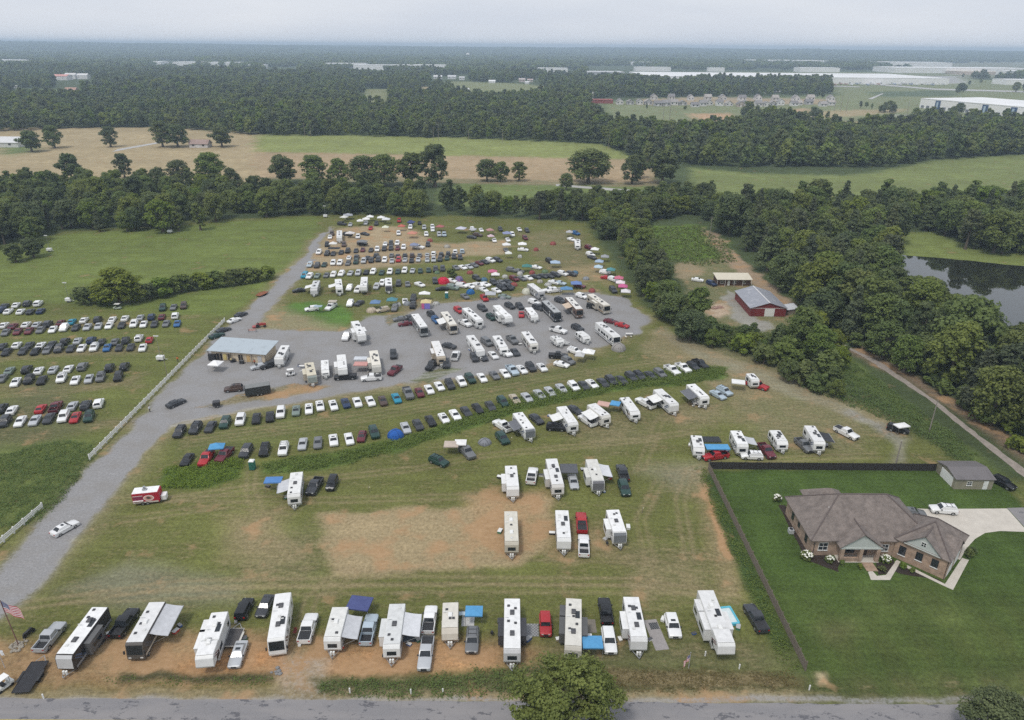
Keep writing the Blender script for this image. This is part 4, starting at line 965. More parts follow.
row('in the row along the ditch', 'the drive', (0, 0, 1), 22, "187,459.2,ck,3 206.3,458,pr,3 224.5,454.8,pm,-4 245.9,451,sd,4 264.5,449.8,sk,6 283.5,448.8,sw,8 302.6,443.5,cs,10 317.8,442.2,cg,12 333.4,439.7,cw,18 349.1,438.4,cw,18 361.8,436,hm,4 374,432.2,sG 405.6,427.5,cs 418,424.3,cd 430.6,420.4,ck 443.9,417.8,cw 455.1,414.5,cw 466.2,411.2,cd 477.6,408,ck 490.5,405.7,cd 502.9,401.8,sG 514.6,398.6,ct 527,397,cs 539.4,393.8,cs 550,391,cs 561.4,388,cs 573.6,386.2,sw 584,385.2,cd 592,383.5,cw 603.2,382.4,cd 611.3,380.5,sd 621.5,379.8,cd 631.2,376.7,sd 639.4,375.5,sd 650.5,375,cd 660,373.2,sg 672.2,370,pw 683.2,367.8,pw 693,366.4,sd 700.3,364,pk", 1)
# single vehicles, each told apart by what it stands beside
def one(kc, px, py, head, label, lod=1, group=None):
    q = at(px, py, .75); return car(kc[0], kc[1], q.x, q.y, -math.pi/2+R(head), label, group, lod)
one('pw', 502.5, 425.5, 218, 'white pickup beside the first trailer below the weedy ditch')
one('cd', 536.5, 418.5, 30, 'dark grey sedan right behind the dark-fronted trailer below the ditch')
one('sk', 556, 427, 85, 'black SUV parked broadside across the front of two trailers', 1)
one('cd', 575, 409.5, 38, 'dark sedan between two white trailers below the ditch')
one('pw', 587.5, 420.3, 212, 'white pickup with dark bed between two trailers below the ditch')
one('pw', 645.5, 402.8, 215, 'white pickup nosing in between blue tarp trailer and rounded camper')
one('cl', 718, 394.5, 30, 'silver blue sedan nearest the camper with the dark awning')
one('sl', 724.5, 391, 30, 'pale blue SUV tucked behind a silver blue sedan')
one('pr', 757.5, 385, 48, 'red pickup hauling a white camper at the top of the slope')
one('pg', 466.8, 451.5, 30, 'grey pickup beside a tan rooftop tent below the ditch')
one('sG', 438.8, 460.8, 55, 'dark green SUV alone on the grass in front of the rooftop tent')
one('sG', 502.5, 438, 25, 'dark SUV beside the folded grey tarp below the ditch')
one('pd', 314.5, 486, -6, 'dark grey pickup next to the trailer with the blue canopy', 0)
one('jk', 332, 483.5, 0, 'black off-roader two places from the trailer with the blue canopy', 0)
one('pr', 715.2, 455.5, -75, 'red pickup parked broadside before the bright blue canopy', 0)
one('sw', 751.6, 455.4, -95, 'white SUV parked broadside in front of the popped-up camper', 0)
one('pm', 766.6, 450.6, 8, 'maroon pickup facing the board fence by a white SUV', 0)
one('pg', 804, 445, 10, 'grey blue pickup parked between two white trailers by the board fence', 0)
one('pw', 846.5, 432.6, 30, 'white pickup alone at the outer end of the trailer group', 0)
one('sk', 898, 428.5, 62, 'black SUV with an open white rooftop awning near the utility pole', 0)
one('pw', 532, 475.6, 172, 'white pickup between the two white trailers of the middle row', 0)
one('cs', 573.2, 481.2, 4, 'silver sedan under the edge of a dark canopy in the middle row', 0)
one('pd', 622.6, 472.5, 182, 'dark grey pickup at the end of the middle row', 0)
one('sG', 624.2, 488, 4, 'dark SUV right in front of the pickup ending the middle row', 0)
one('pr', 581.5, 522.5, 178, 'dark red pickup beside the lone white trailer on bare soil', 0)
one('pw', 583.7, 545.5, 176, 'white pickup with black bed in front of the dark red one', 0)
# front row
one('ps', 49.8, 636.5, 179, 'silver pickup with black bed hitched to the black flatbed trailer', 0)
one('pk', 124.5, 622.5, 179, 'black pickup half hidden between the brown camper and the motorhome', 0)
one('jk', 244.3, 608.5, 180, 'black off-roader behind the big white fifth wheel', 0)
one('cs', 238, 653.5, 4, 'silver green sedan parked in front of the fifth wheel', 0)
one('cd', 265, 605.3, -2, 'dark grey sedan squeezed behind the long white motorhome', 0)
one('pw', 308, 628, 182, 'white pickup with black bed beside the long white motorhome', 0)
one('pl', 369, 629.3, 180, 'pale silver pickup with black bed near the dark blue canopy', 0)
one('pw', 429.7, 619.5, 180, 'white pickup with a loaded bed between two front row trailers', 0)
one('ps', 426, 653.5, 0, 'silver white pickup at the weeds in front of the loaded one', 0)
one('sg', 472.3, 640, 0, 'grey SUV below the bright blue canopy of the front row', 0)
one('jr', 545.4, 625, 0, 'bright red off-roader between two front row trailers', 0)
one('pk', 605.5, 611, 180, 'black pickup with a cluttered bed in the front row', 0)
one('sw', 609, 640.3, 0, 'white SUV with dark sunroof in front of the black pickup', 0)
one('sw', 672.8, 625.5, 0, 'white SUV alone by the red feather flag', 0)
one('pd', 755.8, 618, 187, 'dark grey pickup beside the board fence, past the largest fifth wheel', 0)
# house yard
one('sw', 943.5, 509, -98, 'white SUV on the concrete drive of the brick house', 0)
one('cg', 913, 511.5, 82, 'grey sedan half hidden behind the brick house roof', 0)
one('sk', 1003.5, 482.5, 25, 'dark SUV beside the tan shed', 0)
one('sn', 711.5, 283.2, 25, 'dark blue SUV by the low brown house near the red barn')
one('cw', 697.5, 279.4, 70, 'white car left on the grass near the low brown house', 2)
# gravel lot
A4 = (180, 290, 4.655)
def lot(crop, items):
    for kc, x, y, h, lb, lod in items: one(kc, crop[0]+x/crop[2], crop[1]+y/crop[2], h, lb, lod)
lot(A4, [('so', 250, 458, -78, 'brown SUV hitched to the long black cargo trailer', 1), ('cs', 368, 353, -60, 'silver car at the gravel end of the long shed', 1), ('sk', 411, 349, -50, 'black SUV beside a silver car at the long shed', 1),
    ('pk', 770, 402, -82, 'black pickup parked broadside below the open-roof fifth wheel', 1), ('pw', 890, 408, -80, 'white pickup parked broadside on the grass edge of the gravel', 1),
    ('pw', 775, 214, 0, 'white pickup beside the lone fifth wheel on open gravel', 1), ('sd', 993, 300, 10, 'dark grey SUV alone on the gravel behind a maroon pickup', 1), ('pm', 1000, 374, -20, 'maroon pickup at the grassy lower edge of the gravel', 1)])
A6 = (290, 270, 6.0)
lot(A6, [('pk', 850, 570, -15, 'black pickup on the gravel edge beside the beige-ended trailer', 1), ('cd', 955, 452, 60, 'dark car beside the beige-ended trailer', 1), ('pw', 993, 512, 175, 'white grey pickup in front of a dark car on the gravel', 1), ('sd', 937, 562, 5, 'dark SUV beside the black pickup at the gravel edge', 1),
    ('cg', 660, 290, -70, 'grey sedan before the first motorhome of the gravel row', 1), ('cm', 690, 320, -70, 'maroon sedan before the first motorhome of the gravel row', 1), ('cd', 722, 285, 30, 'dark sedan just left of the first motorhome', 1), ('sk', 850, 268, 30, 'black SUV behind the blue one between the first motorhomes', 1), ('sb', 876, 300, 25, 'blue SUV between the first two motorhomes', 1), ('sr', 1012, 240, 30, 'red SUV behind the second motorhome of the gravel row', 1)])
lot(MC, [('pw', 117, 200, 40, 'white pickup between beige motorhome and long white trailer', 1), ('cm', 95, 140, 35, 'maroon sedan behind a white pickup in the gravel row', 1), ('sG', 238, 172, 30, 'dark green SUV between two long white trailers', 1), ('sd', 197, 130, 30, 'dark SUV behind the dark green one', 1),
    ('sd', 325, 120, 35, 'dark grey SUV behind the long fifth wheel of the gravel row', 1), ('cr', 379, 158, 0, 'red sedan beside the little white trailer', 1), ('sd', 371, 122, 20, 'dark SUV behind the red sedan', 1), ('sw', 438, 102, 45, 'white SUV behind the little white trailer', 1), ('sd', 458, 128, 45, 'dark grey SUV beside the black motor coach', 1),
    ('sd', 560, 95, 45, 'dark SUV between black motor coach and striped motorhome', 1), ('sw', 660, 74, 45, 'white SUV behind the biggest beige motorhome', 1), ('jk', 710, 122, 75, 'black off-roader in front of the biggest beige motorhome', 1),
    ('vg', 218, 288, 30, 'grey minivan between two trailers on the lower gravel', 1), ('pg', 337, 278, 25, 'grey pickup beside the short white trailer on the lower gravel', 1), ('pw', 551, 233, 55, 'white pickup towing on the open gravel', 1),
    ('cr', 848, 208, 55, 'red car at the far end of the gravel', 1), ('cm', 795, 190, 60, 'maroon car half hidden behind the long motorhome', 1), ('sd', 640, 222, 40, 'dark SUV behind the small camper van', 1),
    ('sd', 160, 360, 15, 'dark grey SUV first in the short line under the lower gravel trailers', 1), ('cd', 202, 356, 18, 'dark grey sedan second in the short line under the lower trailers', 1), ('cw', 248, 348, 25, 'white sedan in the short line under the lower trailers', 1), ('sw', 309, 338, 30, 'white SUV in the short line under the lower trailers', 1), ('cd', 350, 334, 20, 'dark sedan ending the short line under the lower trailers', 1),
    ('pk', 551, 352, 85, 'black pickup beside the small tent camp on the slope', 1), ('cw', 566, 390, 60, 'white sedan in front of the small tent camp', 1), ('sg', 597, 375, 40, 'grey SUV beside the white awning of the tent camp', 1), ('sw', 627, 330, 50, 'white SUV behind the small tent camp', 1)])
# upper camp
lot(A6, [('ck', 52, 120, -70, 'black car in front of the first upper trailer', 2), ('sw', 357, 107, 0, 'white SUV beside the second upper trailer', 2), ('vw', 409, 117, -5, 'white van in front of the upper fifth wheel', 2), ('ss', 519, 99, 0, 'silver SUV between two upper trailers', 2), ('sw', 553, 78, 0, 'white SUV against the dark-fronted upper trailer', 2),
    ('sd', 651, 80, 5, 'dark SUV past the dark-fronted upper trailer', 2), ('cg', 705, 82, 10, 'grey sedan past the dark-fronted upper trailer', 2), ('cw', 780, 85, 40, 'white sedan alone before the red dome tent', 2), ('sd', 870, 65, 10, 'dark SUV touching the red dome tent', 2), ('cw', 968, 62, 60, 'white sedan behind the red dome tent', 2), ('ck', 910, 110, -85, 'black car broadside in front of the red dome tent', 2), ('se', 975, 100, 70, 'grey green SUV before the red dome tent', 2),
    ('sw', 130, 232, -70, 'white SUV on the bright green patch', 1), ('pw', 245, 220, -15, 'white pickup with a tan canopy on the bright green patch', 1), ('sw', 361, 200, 0, 'white SUV beside a dark sedan above the open gravel', 1), ('cd', 415, 196, -20, 'dark sedan beside a white SUV above the open gravel', 1), ('st', 556, 238, -60, 'tan SUV beside the low tan tent', 1), ('sg', 628, 228, 0, 'grey SUV in front of the teal canopy', 1), ('cw', 690, 185, 10, 'white sedan between the teal canopy and a dark SUV', 1), ('sd', 740, 168, 0, 'dark SUV beside the rainbow tent', 1), ('sk', 738, 212, 0, 'black SUV in front of a dark one by rainbow tent', 1)])
lot(MC, [('se', 60, 35, 70, 'pale green SUV behind the teal toilet', 2), ('sw', 100, 25, 70, 'white SUV first of three white cars behind the blue dome', 2), ('cw', 175, 20, 60, 'white sedan second of three white cars behind the blue dome', 2), ('cw', 210, 18, 60, 'white sedan last of three white cars behind the blue dome', 2), ('sd', 250, 10, 20, 'dark SUV behind the grey canopy and red SUV', 2), ('sd', 290, 35, 60, 'dark SUV next to the black one behind the olive car', 2), ('sk', 320, 30, 60, 'black SUV behind the olive car', 2), ('pw', 511, 46, -70, 'white pickup by the trailer next to the pale tent', 1), ('cl', 560, 12, 60, 'pale blue car beside the blue tarp', 2), ('cm', 650, 25, 60, 'maroon car in front of the blue canopy', 2), ('cg', 116, 74, 30, 'grey car between teal toilet and blue dome', 1), ('sr', 206, 84, 20, 'red SUV in front of the grey canopy', 1), ('ce', 300, 75, 70, 'olive car alone behind the gravel row', 1), ('sd', 805, 44, 10, 'dark grey SUV beside the pink canopies', 1)])
A7 = (290, 205, 7.877)
row('in the first upper row by the drive', 'the drive', A7, 0, "115,552,vT 155,560,sw 215,555,ce 287,550,cg 342,548,sw 405,540,sw 475,535,cs 537,535,ss 600,527,ck 655,525,sw 722,530,cG 787,525,sw 850,520,cG 903,515,sw 965,515,cs", 2)
A8 = (400, 205, 7.877)
row('in the far run of the first upper row', 'the drive', A8, 25, "160,515,cG,5 225,510,cG,5 280,505,sd,5 335,500,sd,5 440,490,cg 493,488,cw,35 543,483,cs,35 585,470,cg,35 625,455,cm,35 670,445,cd,35 713,435,sw,40 770,432,sd,40", 2)
row('in the second upper row, front line', 'the drive', A7, 4, "157,470,sl 213,475,sd 270,467,cG 340,455,sw 393,455,sw 457,455,cg 520,445,sG 580,440,ss 640,435,sd 695,428,sd 745,432,sw 803,437,cs 855,430,sr 905,430,cs 957,435,ck 1010,428,cs 1081,430,cs 1131,430,ss 1181,425,sd 1236,415,cG 1291,405,sd 1340,412,sd", 2)
row('in the second upper row, back line', 'the drive', A7, 184, "465,412,cw 525,408,sd 610,412,cd 680,396,sd 800,393,cg 848,398,cd 905,393,cd 962,395,so 1021,392,cg 1081,390,cs 1131,383,sw 1191,388,sd 1246,383,sd 1301,368,sw 1356,363,sl", 2)
row('in the third upper row on bare soil', 'the drive', A7, 5, "228,370,sw 292,380,sd 340,380,cd 403,370,cd 455,360,sk 520,357,cd 573,350,cm 638,352,cd 687,348,sw 742,343,sd 795,338,sd 848,337,cm 895,332,sw", 2)
row('behind the third upper row', 'the drive', A7, 5, "750,305,cw 795,300,sd 845,300,sw 1010,330,pw,70 1086,310,sd", 2)
row('in the straggling fourth upper row', 'the drive', A7, 10, "330,225,so 315,250,cw 455,230,sd,70 535,248,sw 590,225,cd,60 292,310,sk 425,310,so 570,304,sk,80 855,222,sw 1073,230,sw 1175,232,ss 1215,232,sl", 2)
row('in the top row under the trees', 'the drive', A7, 5, "410,147,sd,80 475,152,cs 598,142,ss 680,145,sd 635,180,cr 860,122,sr 948,174,sw 948,140,sn 1020,140,ck 1057,177,ss 1122,172,sw 1124,192,cw", 2)
row('along the wood edge at the far end', 'the lot side', A8, 10, "570,190,sw 565,250,cd,70 612,235,so,70 640,195,cw 742,275,cw 790,190,sd 885,232,sw 850,272,cw 940,190,cw 985,258,sm 1000,200,sd 968,347,cw,75 835,352,cg", 2)
row('among the tents of the upper camp', 'the lot side', A8, 35, "155,622,cw,45 490,632,sw,70 555,635,cw 613,628,cw 672,622,cw 742,605,cg 800,607,cg 850,600,cd 900,580,sm 960,575,cg 1010,570,cw 605,575,sd 800,652,sd 855,650,sk 880,510,sg,60 935,517,cg,60 660,665,cw 760,670,cw", 2)
A9 = (510, 205, 6.827)
row('in the short row near the striped canopies', 'the lot side', A9, 50, "175,487,cd 225,482,cd 268,482,cd 310,475,sd 360,467,sw 420,470,sd", 2)
row('along the tree belt', 'the wood', A9, 35, "268,380,sk,20 180,422,cw,60 300,525,cw,60 420,232,cw 450,192,sb 540,290,sm 550,337,sw 560,355,cd 650,458,sw,70 660,492,cr,70 705,507,sw 705,580,sd,10 90,302,cw,80 300,582,pw,-70", 2)
# ------------------------------------------------------------------ campers
def rv(kind, rear, front, label, W=2.5, body=(.78,.78,.76), roof=(.80,.80,.79), cap=None, slide='', slide_col=None, awn=None, stripe=(.25,.25,.26), group=None, h=None, ac=None, seed=None, z_at=None):
    """rear and front: where the middle of the roof's two ends lies"""
    H = h or {'trailer': 3.05, 'small': 2.7, 'fifth': 3.65, 'coach': 3.35, 'camper': 2.6}[kind]
    a, f = at(*rear, H), at(*front, H); d = (f-a); L = min(max(d.length, 4.2), 13.0); c = (a+f)/2; rz = math.atan2(d.y, d.x)
    rs = random.Random(seed or int(rear[0]*17+rear[1])); l2 = L/2; w2 = W/2; z0 = .55
    name = {'trailer': 'travel_trailer', 'small': 'small_camper_trailer', 'fifth': 'fifth_wheel_trailer', 'coach': 'motorhome', 'camper': 'camper_shell'}[kind]
    cat = 'motorhome' if kind == 'coach' else ('camper' if kind == 'camper' else 'trailer')
    o = thing(name, label, cat, (c.x, c.y, 0), rz, group)
    dim = rs.uniform(.80, .93); body = tuple(q*dim for q in body); rdim = rs.uniform(.82, .97); roof = tuple(q*rdim for q in roof)
    b = MB(); fx = l2
    if kind == 'fifth': out = [(-l2, z0), (l2-2.5, z0), (l2-2.3, 1.75), (l2-.15, 1.75), (l2, 2.1), (l2-.25, H-.35), (l2-.6, H-.05), (l2-3.2, H), (l2-3.7, H-.22), (-l2+.1, H-.22), (-l2, H-.35)]
    elif kind == 'coach': out = [(-l2, .45), (l2-.12, .45), (l2, .8), (l2-.02, 1.5), (l2-.28, H-.25), (l2-.5, H), (-l2+.12, H), (-l2, H-.12)]
    elif kind == 'small': out = [(-l2+.1, z0), (l2-.25, z0), (l2, 1.1), (l2-.15, H-.6), (l2-.75, H-.05), (-l2+.5, H), (-l2+.05, H-.45), (-l2, 1.2)]
    else: out = [(-l2, z0), (l2-.35, z0), (l2, 1.15), (l2-.12, H-.45), (l2-.45, H-.04), (-l2+.08, H), (-l2, H-.1)]
    b.prism(out, -w2, w2); part('body', b, RVSKIN, o, body, bevel=.07)
    # roof skin
    r = MB(); zt = H
    def top(x):
        pts = [p for p in out if p[1] > H-.5]
        if kind == 'fifth': return H if x > l2-3.3 else H-.22
        return H
    xa, xb = -l2+.16, (l2-.62 if kind != 'small' else l2-.85)
    if kind == 'small': xa = -l2+.55
    segs = [(xa, xb, H)] if kind != 'fifth' else [(xa, l2-3.75, H-.22), (l2-3.2, l2-.65, H)]
    for p0, p1, z in segs:
        n = 5; ring = lambda x: [(x, -w2+.06, z+.012)]+[(x, (-w2+.06)*math.cos(math.pi*i/n), z+.03+.035*math.sin(math.pi*i/n)) for i in range(n+1)]+[(x, w2-.06, z+.012)]
        r.rings([ring(p0), ring(p1)])
    part('roof', r, RVROOF, o, roof, smooth=True)
    dk = (.07, .07, .075)
    n_ac = ac if ac is not None else (2 if L > 9 else 1)
    dark_ac = rs.random() < .6
    for i in range(n_ac):
        x = xa+(xb-xa)*((.3, .72)[i] if n_ac == 2 else .52)
        q = MB(); z = top(x)+.05; q.rings([[(x-.48, -.34, z), (x+.48, -.34, z), (x+.48, .34, z), (x-.48, .34, z)], [(x-.46, -.33, z+.2), (x+.42, -.33, z+.2), (x+.42, .33, z+.2), (x-.46, .33, z+.2)], [(x-.32, -.25, z+.30), (x+.3, -.25, z+.30), (x+.3, .25, z+.30), (x-.32, .25, z+.30)]])
        part('air_conditioner', q, TRIM, o, dk if dark_ac else (.72, .72, .7))
    for i in range(rs.randint(3, 5)):
        x = xa+(xb-xa)*rs.uniform(.06, .95); y = rs.choice((-.55, 0, .5)); q = MB(); z = top(x)+.04
        q.box(x-.2, x+.2, y-.2, y+.2, z, z+.13); q.box(x-.23, x+.23, y-.23, y+.23, z-.02, z+.02)
        part('roof_vent', q, TRIM, o, (.05, .05, .055) if rs.random() < .6 else (.6, .6, .58), bevel=.02)
    # front cap, windows, door, stripe
    if cap is not None:
        q = MB(); pf = [p for p in out if p[0] > l2-.5 and p[1] > .5]; pf = pf[:] 
        xs_ = [p for p in out if p[0] > l2-.7]
        ring = [(x+.015, -w2+.1, z) for x, z in xs_ if z > .9 and z < H-.02]
        if len(ring) >= 2:
            for (x0, y0, zz0), (x1, y1, zz1) in zip(ring, ring[1:]): q.poly([(x0, -w2+.1, zz0), (x0, w2-.1, zz0), (x1, w2-.1, zz1), (x1, -w2+.1, zz1)])
            part('front_cap', q, RVSKIN, o, cap)
    fz = out[2 if kind != 'fifth' else 4]
    if kind == 'coach':
        q = MB(); q.poly([(l2+.012, -w2+.16, 1.52), (l2+.012, w2-.16, 1.52), (l2-.235, w2-.16, H-.34), (l2-.235, -w2+.16, H-.34)]); part('windshield', q, GLASS, o)
        for s in (-1, 1):
            q = MB(); q.box(l2-.06, l2+.015, s*.85-.2, s*.85+.2, .85, 1.05); part('headlight', q, LAMP, o)
            q = MB(); q.box(l2-.1, l2+.12, s*(w2+.22)-.09, s*(w2+.22)+.09, 1.75, 2.25); part('mirror', q, PLASTIC, o)
    elif kind != 'fifth' and cap is None and rs.random() < .7:
        q = MB(); q.poly([(l2-.005, -.7, 1.45), (l2-.005, .7, 1.45), (l2-.10, .7, H-.75), (l2-.10, -.7, H-.75)]); part('front_window', q, GLASS, o)
    for s in (-1, 1):
        xp = -l2+.7
        while xp < l2-2.2:
            if rs.random() < .72:
                ww = rs.choice((.7, 1.0, 1.3)); q = MB(); q.box(xp, xp+ww, s*w2-.02, s*w2+.022, 1.55, 2.25); q.box(xp-.05, xp+ww+.05, s*w2-.02, s*w2+.012, 1.50, 2.30, 1); part('window', q, [GLASS, PLASTIC], o)
            xp += rs.uniform(1.6, 2.4)
        q = MB()
        q.box(-l2+.1, l2-(2.5 if kind == 'fifth' else .55), s*w2-.01, s*w2+.006, .75, 1.12)
        part('stripe', q, TRIM, o, stripe)
    q = MB(); xd = -l2+L*.62; q.box(xd, xd+.7, -w2-.026, -w2+.01, .72, 2.55); q.box(xd+.1, xd+.6, -w2-.034, -w2, 1.75, 2.35, 1); part('door', q, [WHITE_PAINT, GLASS], o)
    q = MB(); q.box(-l2-.02, -l2+.03, -.75, .75, 1.5, 2.2); part('rear_window', q, GLASS, o)
    gcol = rs.choice(((.10,.10,.11),(.20,.13,.09),(.07,.10,.17),(.30,.29,.28),(.16,.06,.05)))
    for s in (-1, 1):
        q = MB(); x1 = l2-(.7 if kind != 'fifth' else .9); zt_ = H-.55 if kind != 'fifth' else H-.5; zb_ = 1.2 if kind != 'fifth' else 2.2; y_s = s*(w2+.009)
        q.poly([(x1-2.4, y_s, zb_), (x1-1.9, y_s, zb_), (x1-.1, y_s, zt_), (x1-.5, y_s, zt_)]); q.poly([(x1-1.6, y_s, zb_), (x1-1.3, y_s, zb_), (x1+.1, y_s, zt_-.25), (x1, y_s, zt_-.1)])
        if kind != 'camper' and L > 5: part('graphic', q, TRIM, o, gcol)
    if L > 6.5:
        q = MB()
        for y in (.75, 1.1): q.cyl((-l2-.12, y, .9), (-l2-.12, y, H-.1), .022, n=5)
        for z in [1.0+.32*i for i in range(int((H-1.1)/.32))]: q.cyl((-l2-.12, .75, z), (-l2-.12, 1.1, z), .018, n=5)
        part('ladder', q, METAL, o)
    if rs.random() < .4:
        q = MB(); x = xa+(xb-xa)*rs.uniform(.3, .8); z = top(x)+.06; q.box(x-.75, x+.75, .25, .95, z, z+.04); part('solar_panel', q, GLASS, o)
    q = MB(); x = xa+(xb-xa)*.42; z = top(x); q.cyl((x, -.8, z), (x, -.8, z+.35), .03, n=5); q.box(x-.05, x+.05, -1.1, -.5, z+.33, z+.38); part('antenna', q, WHITE_PAINT, o)
    ax = [-l2*.22-.45, -l2*.22+.45] if kind in ('trailer', 'fifth') and L > 6 else ([-l2*.1] if kind != 'coach' else [l2-1.3, -l2+2.6])
    if kind != 'camper':
        for x in ax:
            for s in (-1, 1):
                q = MB(); q.cyl((x, s*(w2-.3), .37), (x, s*(w2+.015), .37), .37, n=14); q.cyl((x, s*(w2+.015), .37), (x, s*(w2+.03), .37), .2, n=10, m=1); part('wheel', q, [RUBBER, METAL], o)
    if kind in ('trailer', 'small'):
        q = MB(); q.tube([(l2-.4, -.85, .5), (l2+1.05, 0, .5)], .06, 6); q.tube([(l2-.4, .85, .5), (l2+1.05, 0, .5)], .06, 6); q.cyl((l2+.85, 0, 0), (l2+.85, 0, .95), .05, n=8); part('hitch', q, METAL, o)
        q = MB(); q.cyl((l2+.35, -.2, .5), (l2+.35, -.2, 1.05), .17, n=10); q.cyl((l2+.35, .2, .5), (l2+.35, .2, 1.05), .17, n=10); part('gas_bottle', q, WHITE_PAINT, o)
    if kind == 'fifth':
        for s in (-1, 1):
            q = MB(); q.cyl((l2-2.9, s*.9, 0), (l2-2.9, s*.9, .9), .06, n=8); part('landing_leg', q, METAL, o)
    right = math.cos(rz+math.pi/2) > 0       # does the local +y side face right in the photograph
    for sd_ in slide:
        s = (1 if right else -1)*(1 if sd_.upper() == 'R' else -1); ls = 3.6 if sd_.isupper() else 2.4
        ls = min(ls, L*.42); xc = -l2+L*(.52 if sd_.isupper() else .24)
        if sd_ in 'QZ': continue
        q = MB(); zt2 = H-.42 if kind != 'fifth' else H-.7; y0, y1 = sorted((s*(w2-.05), s*(w2+.85)))
        q.box(xc-ls/2, xc+ls/2, y0, y1, .72, zt2); so_ = part('slide_out', q, RVSKIN, o, slide_col or body, bevel=.05)
        q = MB(); q.box(xc-ls/2-.06, xc+ls/2+.06, y0-.05, y1+.06, zt2+.003, zt2+.05); k = part('slide_roof', q, RVROOF, so_, slide_col or roof)
        q = MB(); yy = s*(w2+.85); q.box(xc-ls*.3, xc+ls*.3, yy-.02, yy+.02, 1.45, 2.15); part('window', q, GLASS, so_)
    if awn:
        sd_, la, dep, colr = awn[:4]; s = (1 if right else -1)*(1 if sd_ == 'R' else -1)
        x0, x1 = -l2+L*.5-la/2+(awn[4] if len(awn) > 4 else 0), -l2+L*.5+la/2+(awn[4] if len(awn) > 4 else 0)
        q = MB(); zz = H-.3 if kind != 'fifth' else H-.5; n = 6
        up = [(s*(w2+.03+dep*i/n), zz-.55*(i/n)-.10*math.sin(math.pi*i/n)) for i in range(n+1)]
        q.rings([[(x, y, z) for y, z in up]+[(x, y, z-.02) for y, z in reversed(up)] for x in (x0, x1)])
        ao = part('awning', q, FABRIC, o, colr, smooth=True)
        q = MB(); q.cyl((x0-.05, s*(w2+.03+dep), zz-.56), (x1+.05, s*(w2+.03+dep), zz-.56), .06, n=8); part('awning_roller', q, METAL, ao)
        for x in (x0+.05, x1-.05):
            q = MB(); q.tube([(x, s*(w2+.02), 1.0), (x, s*(w2+dep), zz-.55)], .03, 6); part('awning_arm', q, METAL, ao)
    return o
FR = 'campers in the front row by the road'
GREYA, WHITEA, DARKA, SILA = (.50,.51,.53), (.72,.72,.70), (.14,.145,.16), (.62,.63,.65)
rv('trailer', (100.3,606.7), (62.2,657.4), 'long dark brown camper with white roof and grey nose in front row', body=(.045,.04,.038), cap=(.50,.50,.50), slide='R', slide_col=(.12,.12,.12), group=FR, h=3.3)
rv('coach', (157.4,601.6), (132.5,645.5), 'cream and black motorhome with grey awning opened over its side', body=(.10,.09,.08), cap=None, awn=('R', 6.2, 2.6, GREYA, -1.2), stripe=(.55,.5,.42), group=FR)
rv('fifth', (219.6,610.5), (203,658.7), 'white fifth wheel with stepped roof beside a silver green sedan', slide='Ll', group=FR, ac=2)
rv('coach', (283.2,592.7), (275.5,641), 'long white motorhome with black windscreen in the front row', group=FR, stripe=(.6,.55,.45))
rv('trailer', (340.3,606.7), (331.4,639.7), 'white trailer with grey awning next to the dark blue canopy', awn=('R', 4.6, 2.3, GREYA, .2), roof=(.72,.72,.69), group=FR)
rv('trailer', (397.4,603.4), (391,647.3), 'grey-roofed trailer with wide white awning and white slide-out', roof=(.66,.67,.66), slide='L', awn=('R', 4.6, 2.6, SILA, -.6), group=FR)
rv('small', (450.7,600.3), (449.7,631.8), 'short cream trailer with brown nose band beside the bright blue canopy', body=(.55,.5,.42), roof=(.70,.67,.60), cap=(.62,.58,.50), stripe=(.12,.07,.05), group=FR, ac=1)
rv('trailer', (512.2,598.2), (512.2,651.8), 'white-roofed trailer with black slide-outs on both sides and checkered mat', slide='LR', slide_col=(.05,.05,.055), body=(.62,.62,.62), group=FR)
rv('trailer', (573.8,598.2), (573.2,648.9), 'cream-edged trailer between the red off-roader and a blue canopy', slide='LRl', slide_col=(.10,.10,.10), roof=(.70,.68,.62), body=(.6,.57,.5), group=FR)
rv('trailer', (630.9,596.5), (639.7,640), 'white trailer with grey mats laid along its side in front row', slide='L', group=FR, body=(.70,.70,.69))
rv('fifth', (705.6,588.8), (727.6,646), 'largest white fifth wheel, next to the small blue-rimmed pool', slide='LlR', group=FR, W=2.6)
MR = 'campers standing in the middle of the field'
rv('trailer', (510.8,465.5), (513,488), 'white trailer with white slide-out, nearest the dry patch in the middle row', slide='L', group=MR)
rv('trailer', (551.3,458.5), (558.3,486), 'white trailer with dark grey canopy in the middle row', slide='L', group=MR, stripe=(.1,.1,.1), body=(.68,.66,.62))
rv('trailer', (591.3,459), (598.8,482), 'cream trailer with silver awning in the middle row', slide='L', cap=(.13,.13,.14), awn=('R', 4.4, 2.2, SILA, -.8), roof=(.74,.73,.68), group=MR)
rv('trailer', (510.8,511), (511.8,543.5), 'beige trailer standing alone on bare dry soil', body=(.5,.46,.38), roof=(.63,.60,.52), group=MR)
rv('trailer', (561.8,510), (564.3,540), 'plain white trailer beside the dark red pickup', group=MR, ac=1)
rv('trailer', (612.5,509.5), (620.5,534), 'white trailer with dark grey nose at the end of the lower middle row', slide='L', cap=(.15,.16,.17), group=MR)
rv('trailer', (296.7,472), (293.4,495.5), 'white trailer with grey awning beside a blue canopy and green toilet', awn=('L', 4.2, 2.2, GREYA, -.5), roof=(.77,.77,.75))
DR = 'campers lined up below the weedy ditch'
rv('trailer', (517.5,412.5), (530.5,430), 'white trailer with dark grey awning, first below the weedy ditch', cap=(.14,.15,.16), awn=('L', 4.4, 1.9, DARKA), group=DR)
rv('trailer', (561.3,406.3), (573.8,423.8), 'long white trailer with a small white awning below the ditch', awn=('L', 3.2, 2.6, WHITEA, -.8), group=DR)
